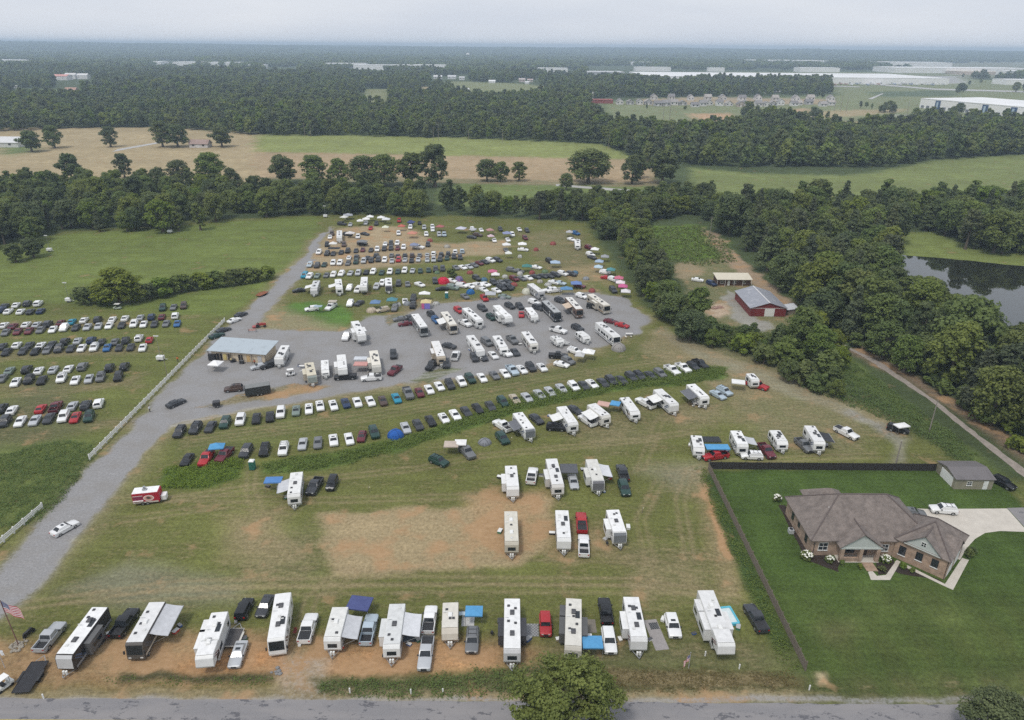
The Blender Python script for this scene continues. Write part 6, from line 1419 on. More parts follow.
def flatbed(rear, front, W, label, col, boards, z=.62, rails=False):
    a, f = at(*rear, z), at(*front, z); d = f-a; L = d.length; c = (a+f)/2
    o = thing('flatbed_trailer', label, 'trailer', (c.x, c.y, 0), math.atan2(d.y, d.x)); b = MB(); n = 9
    for i in range(n): b.box(-L/2, L/2, -W/2+W*i/n+.008, -W/2+W*(i+1)/n-.008, z-.06, z)
    part('deck', b, boards, o); b = MB()
    for s in (-1, 1): b.box(-L/2, L/2, s*(W/2+.03)-.03, s*(W/2+.03)+.03, z-.12, z+.06)
    b.box(-L/2-.06, -L/2, -W/2, W/2, z-.12, z+.03); b.box(L/2, L/2+.06, -W/2, W/2, z-.12, z+.05); part('frame', b, TRIM, o, col)
    b = MB(); b.tube([(L/2, -W*.35, z-.08), (L/2+1.2, 0, z-.08)], .05); b.tube([(L/2, W*.35, z-.08), (L/2+1.2, 0, z-.08)], .05); part('hitch', b, METAL, o)
    for x in (-.45, .45):
        for s in (-1, 1): k = MB(); k.cyl((x, s*(W/2+.07), .33), (x, s*(W/2+.27), .33), .33, n=12); part('wheel', k, RUBBER, o)
    for s in (-1, 1): k = MB(); k.box(-1.0, 1.0, s*(W/2+.19)-.14, s*(W/2+.19)+.14, .70, .73); part('fender', k, TRIM, o, col)
    return o
flatbed((20.5,692), (40,661.5), 2.3, 'long black flatbed trailer hitched to the silver pickup', (.03,.03,.032), mat('black_deck', (.032,.032,.036), .8, 0, .35, 1.5))
flatbed((229,646), (237,628.5), 2.2, 'short flatbed with pale rim between fifth wheel and silver green sedan', (.55,.53,.48), mat('dark_boards', (.085,.08,.08), .9, 0, .4, 1.5))
flatbed((553.5,337.5), (568,343.5), 1.8, 'small white flatbed by the towing white pickup', (.6,.6,.6), mat('pale_boards', (.4,.4,.39), .9, 0, .3, 1.5))
def cargo(rear, front, W, H, body, roof, label, name='cargo_trailer', roofcol=None):
    a, f = at(*rear, H), at(*front, H); d = f-a; L = d.length; c = (a+f)/2
    o = thing(name, label, 'trailer', (c.x, c.y, 0), math.atan2(d.y, d.x)); b = MB(); b.prism([(-L/2,.5),(L/2-.15,.5),(L/2,.9),(L/2-.05,H-.15),(L/2-.2,H),(-L/2,H)], -W/2, W/2); part('body', b, RVSKIN, o, body, bevel=.04)
    b = MB(); b.box(-L/2+.05, L/2-.25, -W/2+.05, W/2-.05, H+.003, H+.05); part('roof', b, RVROOF, o, roof)
    b = MB(); b.tube([(L/2-.2, -W*.35, .5), (L/2+1.1, 0, .5)], .05); b.tube([(L/2-.2, W*.35, .5), (L/2+1.1, 0, .5)], .05); part('hitch', b, METAL, o)
    for x in ((-.45, .45) if L > 4.5 else (0,)):
        for s in (-1, 1): k = MB(); k.cyl((x-.3, s*(W/2-.22), .36), (x-.3, s*(W/2+.03), .36), .36, n=12); k.cyl((x-.3, s*(W/2+.03), .36), (x-.3, s*(W/2+.045), .36), .18, n=10, m=1); part('wheel', k, [RUBBER, METAL], o)
    b = MB(); b.box(-L/2-.03, -L/2, -W/2+.12, W/2-.12, .6, H-.15); part('rear_door', b, RVSKIN, o, tuple(q*.9 for q in body))
    return o, L
o, L = cargo((269.5,383.2), (244,387.2), 2.5, 2.6, (.03,.033,.032), (.20,.205,.20), 'long black cargo trailer hitched to the brown SUV')
o, L = cargo((219.5,401), (212,402), 1.6, 1.5, (.03,.03,.033), (.06,.06,.065), 'small black box trailer on the grass edge of the gravel')
# the food trailer: red, white roof, vent hood, round emblem, serving hatch
o, L = cargo((132.7,491.3), (159.7,488.6), 2.3, 2.75, (.40,.02,.04), (.80,.80,.80), 'red food trailer with white roof and round white emblem', 'food_trailer')
inv = math.cos(o.rotation_euler[2]) ; sgn = -1
def flat_disc(bm_, x, z, rx, rz_, y, n=20): bm_.poly([(x+rx*math.cos(2*math.pi*i/n), y, z+rz_*math.sin(2*math.pi*i/n)) for i in range(n)])
y_ = -1.15
b = MB(); flat_disc(b, L*.10, 1.62, .98, .62, y_-.012); em = part('emblem', b, TRIM, o, (.78,.70,.66))
b = MB(); flat_disc(b, L*.10, 1.62, .80, .48, y_-.018); part('emblem_ring', b, TRIM, em, (.62,.30,.26))
b = MB(); flat_disc(b, L*.10-.05, 1.66, .36, .30, y_-.024, 12); flat_disc(b, L*.10+.22, 1.55, .26, .16, y_-.025, 10); part('emblem_figure', b, TRIM, em, (.10,.07,.06))
b = MB(); flat_disc(b, L*.10, 1.02, .55, .06, y_-.012, 12); part('lettering_band', b, TRIM, o, (.70,.55,.52))
b = MB(); b.box(-L/2+.15, -L/2+1.9, y_-.03, y_, 1.28, 2.12); ht = part('serving_hatch', b, TRIM, o, (.22,.03,.07)); b = MB(); b.box(-L/2+.1, -L/2+1.95, y_-.32, y_-.02, 1.16, 1.22); part('counter', b, TRIM, ht, (.78,.76,.74))
b = MB(); b.box(-L/2+.1, -L/2+1.95, y_-.03, y_-.005, 2.14, 2.24); part('hatch_trim', b, TRIM, ht, (.75,.65,.64))
b = MB(); b.box(-L/2+.02, L/2-.3, y_-.012, y_+.02, .55, .86); part('skirt', b, TRIM, o, (.55,.50,.44))
b = MB(); b.box(-L*.06-.35, -L*.06+.35, -.3, .35, 2.8, 3.15); b.cyl((-L*.06, 0, 3.15), (-L*.06, 0, 3.6), .24, n=10); part('vent_hood', b, METAL, o)
b = MB(); b.box(L/2+.05, L/2+1.05, -.75, .75, .5, 1.55); part('generator_box', b, TRIM, o, (.72,.71,.70), bevel=.12)
# ------------------------------------------------------------------ building materials
def brick_mat(name, c1, c2, mortar, scale=4.0):
    m, nt, p = base_mat(name); tc = nd(nt, 'ShaderNodeTexCoord')
    mpn = nd(nt, 'ShaderNodeMapping'); mpn.inputs['Rotation'].default_value = (R(90), 0, 0)
    br = nd(nt, 'ShaderNodeTexBrick', Scale=scale); br.inputs['Color1'].default_value = (*c1, 1); br.inputs['Color2'].default_value = (*c2, 1); br.inputs['Mortar'].default_value = (*mortar, 1); br.inputs['Mortar Size'].default_value = 0.015
    ad = nd(nt, 'ShaderNodeVectorMath', operation='DOT_PRODUCT')
    sp = nd(nt, 'ShaderNodeSeparateXYZ'); nt.links.new(tc.outputs['Object'], sp.inputs[0])
    s = nd(nt, 'ShaderNodeMath', operation='ADD'); nt.links.new(sp.outputs['X'], s.inputs[0]); nt.links.new(sp.outputs['Y'], s.inputs[1])
    cb = nd(nt, 'ShaderNodeCombineXYZ'); nt.links.new(s.outputs[0], cb.inputs['X']); nt.links.new(sp.outputs['Z'], cb.inputs['Y']); nt.links.new(cb.outputs[0], br.inputs['Vector'])
    n = nd(nt, 'ShaderNodeTexNoise', Scale=1.3, Detail=4.0); nt.links.new(tc.outputs['Object'], n.inputs['Vector'])
    mr = nd(nt, 'ShaderNodeMapRange'); nt.links.new(n.outputs['Fac'], mr.inputs['Value'])
    for k, q in zip(('From Min','From Max','To Min','To Max'), (.3,.7,.75,1.2)): mr.inputs[k].default_value = q
    v = nd(nt, 'ShaderNodeVectorMath', operation='SCALE'); nt.links.new(br.outputs['Color'], v.inputs[0]); nt.links.new(mr.outputs[0], v.inputs['Scale'])
    nt.links.new(v.outputs[0], p.inputs['Base Color']); p.inputs['Roughness'].default_value = .9
    MATS[name] = m; return m
BRICK = brick_mat('tan_brick', (.365,.25,.175), (.30,.205,.145), (.42,.37,.31), 3.2)
def shingle_mat(name, c1, c2):
    m, nt, p = base_mat(name); tc = nd(nt, 'ShaderNodeTexCoord')
    br = nd(nt, 'ShaderNodeTexBrick', Scale=1.9); br.inputs['Color1'].default_value = (*c1, 1); br.inputs['Color2'].default_value = (*c2, 1); br.inputs['Mortar'].default_value = (*[q*.55 for q in c1], 1); br.inputs['Mortar Size'].default_value = .03; br.inputs['Bias'].default_value = -.2
    nt.links.new(tc.outputs['Object'], br.inputs['Vector'])
    n = nd(nt, 'ShaderNodeTexNoise', Scale=.9, Detail=6.0); nt.links.new(tc.outputs['Object'], n.inputs['Vector'])
    mr = nd(nt, 'ShaderNodeMapRange'); nt.links.new(n.outputs['Fac'], mr.inputs['Value'])
    for k, q in zip(('From Min','From Max','To Min','To Max'), (.3,.7,.75,1.25)): mr.inputs[k].default_value = q
    v = nd(nt, 'ShaderNodeVectorMath', operation='SCALE'); nt.links.new(br.outputs['Color'], v.inputs[0]); nt.links.new(mr.outputs[0], v.inputs['Scale'])
    nt.links.new(v.outputs[0], p.inputs['Base Color']); p.inputs['Roughness'].default_value = .95; return m
SHINGLE = shingle_mat('brown_shingles', (.212,.178,.158), (.16,.134,.12))
def seam_mat(name, c, c2, scale, axis='X', rust=None):
    m, nt, p = base_mat(name); tc = nd(nt, 'ShaderNodeTexCoord'); wv = nd(nt, 'ShaderNodeTexWave', Scale=scale, Distortion=0.0); wv.bands_direction = axis
    nt.links.new(tc.outputs['Object'], wv.inputs['Vector'])
    b = mixc_(nt, rng_(nt, wv.outputs['Fac'], .0, .25, 1, 0), c, c2)
    n = nd(nt, 'ShaderNodeTexNoise', Scale=.5, Detail=5.0); nt.links.new(tc.outputs['Object'], n.inputs['Vector'])
    b = mixc_(nt, rng_(nt, n.outputs['Fac'], .52, .68, 0, .6), b, rust or tuple(q*.7 for q in c))
    nt.links.new(b, p.inputs['Base Color']); p.inputs['Roughness'].default_value = .5; p.inputs['Metallic'].default_value = .2; return m
def mixc_(t, f, a, b):
    n = nd(t, 'ShaderNodeMix', data_type='RGBA')
    for k, q in (('Factor', f), ('A', a), ('B', b)):
        if isinstance(q, tuple): n.inputs[k].default_value = (*q, 1)
        else: t.links.new(q, n.inputs[k])
    return n.outputs['Result']
def rng_(t, v, a, b, c, d):
    n = nd(t, 'ShaderNodeMapRange'); t.links.new(v, n.inputs['Value'])
    for k, q in zip(('From Min','From Max','To Min','To Max'), (a,b,c,d)): n.inputs[k].default_value = q
    return n.outputs[0]
SIDING = mat('pale_grey_siding', (.46,.49,.46), .8, 0, .12, 2)
PANE = mat('window_glass', (.03,.035,.04), .06, 0, .3, 1, .6)
def wall_box(mb, x0, x1, y0, y1, z0, z1): mb.box(x0, x1, y0, y1, z0, z1)
def hip(mb, x0, x1, y0, y1, z, pitch, oh=.5, th=.14):
    x0, x1, y0, y1 = x0-oh, x1+oh, y0-oh, y1+oh; wx_, wy_ = x1-x0, y1-y0; r = min(wx_, wy_)/2; zt = z+r*pitch
    if wx_ >= wy_: A, B = (x0+r, (y0+y1)/2, zt), (x1-r, (y0+y1)/2, zt)
    else: A, B = ((x0+x1)/2, y0+r, zt), ((x0+x1)/2, y1-r, zt)
    c = [(x0,y0,z),(x1,y0,z),(x1,y1,z),(x0,y1,z)]; d = [(x,y,z-th) for x,y,_ in c]
    if wx_ >= wy_: fs = [[c[0],c[1],B,A],[c[1],c[2],B],[c[2],c[3],A,B],[c[3],c[0],A]]
    else: fs = [[c[0],c[1],A],[c[1],c[2],B,A],[c[2],c[3],B],[c[3],c[0],A,B]]
    for f in fs: mb.poly(f)
    for i in range(4): mb.poly([d[i], d[(i+1) % 4], c[(i+1) % 4], c[i]])
    mb.poly(d[::-1])
def gable(mb, x0, x1, y0, y1, z, rise, along='Y', oh=.4, th=.12):
    """pitched roof slab with its ridge along X or Y"""
    x0, x1, y0, y1 = x0-oh, x1+oh, y0-oh, y1+oh
    if along == 'Y':
        xm = (x0+x1)/2; sec = [(x0,z),(xm,z+rise),(x1,z),(x1,z-th),(xm,z+rise-th),(x0,z-th)]
        mb.rings([[(x, y0, zz) for x, zz in sec], [(x, y1, zz) for x, zz in sec]])
    else:
        ym = (y0+y1)/2; sec = [(y0,z),(ym,z+rise),(y1,z),(y1,z-th),(ym,z+rise-th),(y0,z-th)]
        mb.rings([[(x0, y, zz) for y, zz in sec], [(x1, y, zz) for y, zz in sec]])
def win(parent, p, u, w, h, frame=WHITE_PAINT, name='window', sill=True, n=None):
    """window at p (bottom middle), u: unit direction along the wall; n outward"""
    p, u = Vector(p), Vector(u).normalized(); n = Vector(n) if n else Vector((u.y, -u.x, 0))
    def bx(a0, a1, z0, z1, d0, d1):
        b = MB(); P = lambda a, z, d: p+u*a+Vector((0,0,z))+n*d
        b.rings([[P(a0,z0,d0),P(a1,z0,d0),P(a1,z1,d0),P(a0,z1,d0)],[P(a0,z0,d1),P(a1,z0,d1),P(a1,z1,d1),P(a0,z1,d1)]]); return b
    o = part(name, bx(-w/2, w/2, 0, h, -.05, .02), PANE, parent)
    f = MB()
    for a0, a1, z0, z1 in ((-w/2-.08,-w/2,0,h),(w/2,w/2+.08,0,h),(-w/2-.08,w/2+.08,h,h+.1),(-.03,.03,0,h),(-w/2,w/2,h*.5-.03,h*.5+.03)):
        q = bx(a0, a1, z0, z1, -.04, .045); k = len(f.v); f.v += q.v; f.f += [tuple(i+k for i in r_) for r_ in q.f]; f.m += q.m
    part('frame', f, frame, o)
    if sill: part('sill', bx(-w/2-.15, w/2+.15, -.12, 0, -.02, .12), WHITE_PAINT, o)
    return o
# ------------------------------------------------------------------ the brick house
H_ = thing('brick_house', 'large tan brick house with brown hipped roofs standing on the green lawn', 'house', (64, 109, 0))
M0 = Matrix.Translation((-64, -109, 0)); CW = Vector((74.2, 102.35, 0)); MW = M0 @ Matrix.Translation(CW) @ Matrix.Rotation(R(-45), 4, 'Z')
b = MB(); b.box(53.5, 74.6, 102.5, 114.9, 0, 3.5); part('wall', b, BRICK, H_, xf=M0)
b = MB(); b.box(57.3, 64.0, 114.85, 117.4, 0, 3.5); part('wall', b, BRICK, H_, xf=M0)
b = MB(); b.box(-4.25, 4.25, -4.25, 4.6, 0, 3.95); part('wall', b, BRICK, H_, xf=MW)
b = MB(); hip(b, 53.5, 74.6, 102.5, 114.9, 3.54, .80); roof_ = part('roof', b, SHINGLE, H_, xf=M0)
b = MB(); hip(b, 57.3, 64.0, 111.8, 117.4, 3.53, .80); part('roof', b, SHINGLE, H_, xf=M0)
b = MB(); hip(b, -4.25, 4.25, -4.25, 5.4, 4.0, .80, .3); part('roof', b, SHINGLE, H_, xf=MW)
# garage wing gable towards the front walk
b = MB(); gable(b, -2.9, 2.9, -4.45, .4, 4.15, 2.75, 'Y', .25); part('gable_roof', b, SHINGLE, H_, xf=MW)
b = MB(); b.poly([(-2.85,-4.42,4.0),(2.85,-4.42,4.0),(0,-4.42,6.65)]); b.poly([(-2.85,-4.30,4.0),(2.85,-4.30,4.0),(0,-4.30,6.65)]); b.box(-2.9, 2.9, -4.64, -4.28, 3.9, 4.04); gb = part('gable', b, SIDING, H_, xf=MW)
win(gb, MW @ Vector((0, -4.42, 4.7)), MW.to_3x3() @ Vector((1,0,0)), .7, .75, sill=False)
# the other gable over the garage doors and the end gable of the wing
b = MB(); gable(b, -2.4, 2.4, -4.5, .2, 4.1, 2.1, 'Y', .2); part('gable_roof', b, SHINGLE, H_, xf=MW @ Matrix.Rotation(R(90), 4, 'Z'))
# ridge and hip caps
CAPM = mat('ridge_shingles', (.125,.102,.095), .95, 0, .3, 2)
def cap(p0, p1, xf): b = MB(); b.cyl(p0, p1, .13, .13, 6); part('ridge_cap', b, CAPM, roof_, xf=xf)
ex0, ex1, ey0, ey1 = 53.0, 75.1, 102.0, 115.4; rr_ = (ey1-ey0)/2; zz_ = 3.54+rr_*.80; ym_ = (ey0+ey1)/2
A_, B2_ = (ex0+rr_, ym_, zz_), (ex1-rr_, ym_, zz_)
cap(A_, B2_, M0)
for c_, t_ in (((ex0,ey0,3.54), A_), ((ex0,ey1,3.54), A_), ((ex1,ey0,3.54), B2_), ((ex1,ey1,3.54), B2_)): cap(c_, t_, M0)
for sx in (-1, 1):
    for sy in (-1, 1): cap((4.55*sx, 5.7 if sy > 0 else -4.55, 4.0), (0, 1.15 if sy > 0 else 0, 4.0+4.55*.80), MW)
cap((0,-4.7,6.9), (0,-.3,6.9), MW); cap((61.5,100.3,6.02), (61.5,105.6,6.02), M0)
# porch
b = MB(); gable(b, 58.0, 65.0, 100.9, 107.0, 3.2, 2.8, 'Y', .4); part('porch_roof', b, SHINGLE, H_, xf=M0)
b = MB(); b.poly([(58.0,100.75,3.1),(65.0,100.75,3.1),(61.5,100.75,5.7)]); b.box(57.8, 65.2, 100.6, 101.0, 2.86, 3.1); part('porch_gable', b, SIDING, H_, xf=M0)
for x in (58.3, 61.6, 64.6): b = MB(); b.box(x-.3, x+.3, 100.62, 101.2, 0, 2.86); part('porch_pillar', b, BRICK, H_, xf=M0)
b = MB(); b.box(58.5, 61.4, 100.68, 100.98, 0, .95); part('porch_wall', b, BRICK, H_, xf=M0)
b = MB(); b.box(57.9, 65.0, 100.55, 102.5, .0, .12); part('porch_floor', b, CONCRETE, H_, xf=M0)
b = MB(); b.box(61.9, 63.9, 98.3, 100.55, .02, .07); part('porch_step', b, BRICK, H_, xf=M0)
b = MB(); b.box(62.6, 63.6, 102.42, 102.49, .15, 2.3); part('door', b, mat('dark_door', (.05,.03,.022), .5), H_, xf=M0)
b = MB(); b.box(58.8, 61.3, 102.42, 102.49, .6, 2.2); part('window', b, PANE, H_, xf=M0)
V = lambda x, y, z: M0 @ Vector((x, y, z))
win(H_, V(55.6, 102.5, 1.2), (1,0,0), 1.5, 1.5); win(H_, V(66.6, 102.5, 1.1), (1,0,0), 1.2, 1.3)
for y, w_, z in ((104.9, .9, 1.0), (108.5, .7, 1.5), (111.5, .9, 1.0)): win(H_, V(53.5, y, z), (0,1,0), w_, 1.6, n=(-1,0,0), frame=PLASTIC, sill=False)
U3 = MW.to_3x3() @ Vector((1,0,0))
for a_, z, h_ in ((-2.9, 1.1, 1.75), (-.2, 1.5, 1.5), (2.3, 1.5, 1.5)): win(H_, MW @ Vector((a_, -4.25, z)), U3, .95, h_, frame=PLASTIC)
for a_ in (-2.0, 2.0):
    b = MB(); b.box(4.22, 4.28, a_-1.4, a_+1.4, .05, 2.3); part('garage_door', b, WHITE_PAINT, H_, xf=MW)
b = MB(); b.cyl((57.5,107.0,6.2), (57.5,107.0,7.2), .09, n=8); part('roof_vent_pipe', b, WHITE_PAINT, H_, xf=M0)
b = MB(); b.cyl((54.0,102.43,0), (54.0,102.43,3.4), .05, n=6); part('downpipe', b, PLASTIC, H_, xf=M0)
b = MB(); b.cyl((4.15,-4.32,0), (4.15,-4.32,3.85), .05, n=6); part('downpipe', b, PLASTIC, H_, xf=MW)
o = simple('air_conditioner', 'grey air conditioning box beside the brick house side wall', 'air conditioner', 790.5, 533); b = MB(); b.box(-.45, .45, -.45, .45, .05, .95); part('casing', b, TRIM, o, (.45,.46,.47), bevel=.03); b = MB(); b.cyl((0,0,.95),(0,0,.99),.36,n=16); part('fan_grille', b, PLASTIC, o)
# ------------------------------------------------------------------ tan shed behind the lawn
TANMET = seam_mat('tan_metal_siding', (.34,.31,.235), (.22,.20,.15), 2.5, 'DIAGONAL'); BRNROOF = seam_mat('brown_metal_roof', (.17,.155,.155), (.12,.108,.108), 1.8, 'X')
S_ = thing('metal_shed', 'tan metal shed with dark brown roof and white door at the lawn corner', 'shed', (95.2, 127.2, 0))
b = MB(); b.box(-3.9, 3.9, -3.5, 3.3, 0, 2.45); part('wall', b, TANMET, S_)
b = MB(); gable(b, -3.9, 3.9, -3.5, 3.3, 2.5, .85, 'X', .25); part('roof', b, BRNROOF, S_)
b = MB()
for x in (-3.9, 3.9): b.poly([(x,-3.5,2.4),(x,3.3,2.4),(x,-.1,3.2)])
part('gable', b, TANMET, S_)
b = MB(); b.box(1.9, 2.85, -3.56, -3.49, .05, 2.05); d_ = part('door', b, WHITE_PAINT, S_); b = MB(); b.box(2.0, 2.07, -3.6, -3.56, 1.0, 1.12); part('handle', b, PLASTIC, d_)
win(S_, (-1.0, -3.5, 1.0), (1,0,0), .9, .8)
b = MB(); b.box(-3.96, -3.9, -2.6, 1.6, .05, 2.2); part('roller_door', b, WHITE_PAINT, S_)
# ------------------------------------------------------------------ red barn, low house, lean-to
REDW = seam_mat('red_metal_siding', (.22,.035,.035), (.15,.022,.025), 2.2, 'DIAGONAL'); GREYROOF = seam_mat('patchy_grey_metal_roof', (.30,.31,.34), (.20,.205,.235), 1.1, 'Y', (.44,.44,.46))
B_ = thing('red_barn', 'red metal barn with a patchy grey roof and white sliding door', 'barn', (86.2, 235.0, 0))
b = MB(); b.box(-6.0, 6.0, -9.0, 9.0, 0, 3.0); part('wall', b, REDW, B_)
b = MB()
for y in (-9.0, 9.0): b.poly([(-6,y,2.9),(6,y,2.9),(0,y,4.75)])
part('gable', b, REDW, B_)
b = MB(); gable(b, -6, 6, -9, 9, 3.02, 1.95, 'Y', .35); r_ = part('roof', b, GREYROOF, B_); b = MB(); b.box(-.25, .25, -9.3, 9.3, 4.93, 5.0); part('ridge_cap', b, TRIM, r_, (.55,.54,.54))
b = MB(); b.box(-1.2, 2.1, -9.09, -9.0, .05, 2.75); part('sliding_door', b, WHITE_PAINT, B_); b = MB(); b.box(-5.6, -4.6, -9.07, -9.0, .05, 2.1); part('door', b, mat('dark_red_door', (.14,.02,.02), .6), B_)
b = MB(); b.box(-6.02, 6.02, -9.03, -8.99, 2.86, 2.98); part('trim', b, WHITE_PAINT, B_)
L_ = thing('low_house', 'low brown house with a cream metal roof beyond the red barn', 'house', (84.2, 262.0, 0))
b = MB(); b.box(-6.4, 6.4, -2.2, 3.0, 0, 2.6); part('wall', b, mat('brown_boards', (.12,.065,.045), .9, 0, .35, 1.5), L_)
b = MB(); b.rings([[(x,-3.2,2.55),(x,3.3,3.35),(x,3.3,3.45),(x,-3.2,2.65)] for x in (-6.8, 6.8)]); part('roof', b, mat('cream_metal_roof', (.58,.53,.42), .6, 0, .15, 1.0), L_)
for x in (-6.5, -3.5, 0, 3.2, 6.5): b = MB(); b.cyl((x,-3.0,0),(x,-3.0,2.6),.07,n=6); part('porch_post', b, WHITE_PAINT, L_)
for x in (-4.5, 0.3, 4.0): win(L_, (x,-2.2,.9), (1,0,0), 1.0, 1.1)
b = MB(); b.box(-2.4,-1.5,-2.26,-2.19,.05,2.05); part('door', b, WHITE_PAINT, L_)
o = simple('lean_to_shed', 'small pale lean-to shed at the wood side of the red barn', 'shed', 789.5, 313); b = MB(); b.box(-1.6,1.6,-2.5,2.5,0,2.0); part('wall', b, WOOD, o); b = MB(); b.rings([[(-1.9,y,1.95),(1.9,y,2.6),(1.9,y,2.68),(-1.9,y,2.03)] for y in (-2.8,2.8)]); part('roof', b, mat('bleached_metal', (.55,.56,.58), .5, .2, .2, 1), o)
for px, py, lb, s in ((709,303,'pale heap of boards on the bare yard before the red barn',1.6), (717,308,'heap of reddish planks on the bare yard before the red barn',2.0)):
    o = simple('plank_pile', lb, 'planks', px, py, 20); gg = random.Random(px); b = MB()
    for i in range(14): y = gg.uniform(-1,1); z = .05+.09*(i//5); a_ = gg.uniform(-.2,.2); l_ = gg.uniform(1.2,2.2)*s/1.6; b.rings([[(x, y+a_*x-.12, z),(x, y+a_*x+.12, z),(x, y+a_*x+.12, z+.06),(x, y+a_*x-.12, z+.06)] for x in (-l_, l_)])
    part('planks', b, TRIM, o, (.45,.36,.29) if px == 709 else (.40,.25,.19))
# ------------------------------------------------------------------ the long shed on the gravel
LS = thing('long_shed', 'long open-fronted shed with a pale blue-grey metal roof on the gravel lot', 'shed', (-77.6, 189.0, 0), R(-8.5))
b = MB(); b.box(-8.0, 8.2, -3.6, 3.4, 0, 2.7); part('wall', b, mat('cream_boards', (.62,.52,.38), .85, 0, .3, .9), LS)
b = MB(); b.rings([[(x,-4.2,2.85),(x,4.2,3.75),(x,4.2,3.86),(x,-4.2,2.96)] for x in (-9.0, 9.0)]); part('roof', b, seam_mat('pale_blue_metal_roof', (.43,.485,.52), (.33,.38,.41), 1.4, 'X'), LS)
for i, x in enumerate((-8.7,-5.2,-2.0,1.2,4.4,8.7)): b = MB(); b.box(x-.09,x+.09,-4.15,-3.97,0,2.9); part('post', b, WOOD, LS)
for x, w_, c in ((-5.6,1.7,(.02,.02,.022)),(-2.6,1.0,(.06,.05,.045)),(.8,1.3,(.02,.02,.02)),(3.2,1.0,(.55,.38,.18)),(6.6,1.2,(.5,.5,.5))): b = MB(); b.box(x-w_/2,x+w_/2,-3.69,-3.6,.1,2.1); part('door', b, TRIM, LS, c)
b = MB(); b.box(-8.6,-6.6,-4.6,-3.65,0,1.9); part('storage_bay', b, PLASTIC, LS)
b = MB(); b.box(-4.4,-3.4,-3.76,-3.62,.3,2.0); part('notice_board', b, TRIM, LS, (.55,.45,.18))
for i, (x, y, lb) in enumerate(((233,362,'dark drum and gear stacked against the long shed'),(242,363.5,'dark cooler box in front of the long shed wall'))):
    o = simple('storage_bin', lb, 'bin', x, y); b = MB(); b.box(-.6,.6,-.4,.4,0,.9); part('box', b, PLASTIC, o, bevel=.05); b = MB(); b.box(-.63,.63,-.43,.43,.9,.98); part('lid', b, TRIM, o, (.1,.1,.1))
# ------------------------------------------------------------------ fences
def fence(name, label, p0, p1, posts, panels, step=2.4, skip=()):
    p0, p1 = Vector(p0), Vector(p1); d = p1-p0; L = d.length; o = thing(name, label, 'fence', p0, math.atan2(d.y, d.x)); n = round(L/step)
    panels(o, L, n)
    for i in range(n+1):
        if i in skip: continue
        posts(o, L*i/n)
    return o
def rail_posts(o, x): b = MB(); b.box(x-.11,x+.11,-.11,.11,0,1.5); part('post', b, WHITE_PAINT, o)
def rails(o, L, n):
    for z in (.45, .85, 1.22): b = MB(); b.box(0, L, -.04, .04, z-.11, z+.11); part('rail', b, WHITE_PAINT, o)
p = at(90,460); fence('rail_fence', 'long white rail fence between the pasture and the gravel drive', (p.x,p.y,0), (at(225,322).x, at(225,322).y, 0), rail_posts, rails)
p = at(43,509); q = at(-40,580); fence('rail_fence', 'short white rail fence at the tall dark weeds', (p.x,p.y,0), (q.x,q.y,0), rail_posts, rails)
def board_posts(o, x): b = MB(); b.box(x-.06,x+.06,.03,.15,0,1.95); part('post', b, WOOD, o)
def boards(o, L, n):
    for i in range(n):
        b = MB(); x0, x1 = L*i/n, L*(i+1)/n; m_ = 14; gg = random.Random(i)
        for k in range(m_): a_ = x0+(x1-x0)*k/m_; b.box(a_+.006, a_+(x1-x0)/m_-.006, -.02, .02, .05, 1.75+gg.uniform(-.03,.03))
        part('board_panel', b, WOOD, o)
fence('board_fence', 'weathered wooden board fence running along the lawn', (42.3,130.4,0), (43.0,76.6,0), board_posts, boards)
def cloth(o, L, n):
    for i in range(n): b = MB(); b.box(L*i/n+.07, L*(i+1)/n-.07, -.02, .02, .03, 1.8); part('screen_panel', b, DARKSCREEN, o)
def dposts(o, x): b = MB(); b.box(x-.06,x+.06,-.06,.06,0,1.95); part('post', b, DARKSCREEN, o)
fence('screen_fence', 'dark screen fence along the back of the lawn', (42.4,130.6,0), (91.2,130.6,0), dposts, cloth, 2.6)
# ------------------------------------------------------------------ poles, light towers, wires
def pole(px, py, h, label, cross=True, lamp=False, group=None, r=.15):
    o = simple('utility_pole', label, 'pole', px, py, 0, group); b = MB(); b.cyl((0,0,0),(0,0,h),r,r*.65,n=8); part('pole', b, mat('pole_wood', (.26,.23,.20), .9, 0, .3, 2), o)
    if cross: b = MB(); b.box(-1.1,1.1,-.06,.06,h-.8,h-.68); part('crossarm', b, WOOD, o)
    if cross:
        for x in (-1,0,1):
            k = MB(); k.cyl((x,0,h-.68 if x else h),(x,0,h-.45 if x else h+.2),.05,n=6); part('insulator', k, METAL, o)
    return o
pole(929,432,8.5,'leaning pale utility pole beside the dirt track',False); pole(895.5,465,6.0,'dark bare post pole behind the dark screen fence',False)
pole(710,235,9.0,'pale utility pole at the head of the dirt bank'); pole(800,303,8.0,'utility pole with lamp box at the wood side of the red barn',False)
PG = 'power poles along the field edge'
for px, py, h in ((305,136.5,13),(311,136.5,11),(433.5,140.5,12),(438.5,140.8,17),(468.5,141.5,10),(502.5,142.5,12),(608.5,148,12)): pole(px, py, h, 'power pole standing against the wood beyond the green field', True, False, PG, .22)
for px, py, h in ((663,120,19),(669.5,120,19)): pole(px, py, h, 'tall pale pylon pole on the open slope below the new houses', True, False, 'pylon poles below the houses', .35)
for px, py, h in ((840,112,22),(846,112,20),(834,111,18),(906,118,20),(914,118,18)): pole(px, py, h, 'pale pole of the substation before the white warehouse', True, False, 'substation poles', .35)
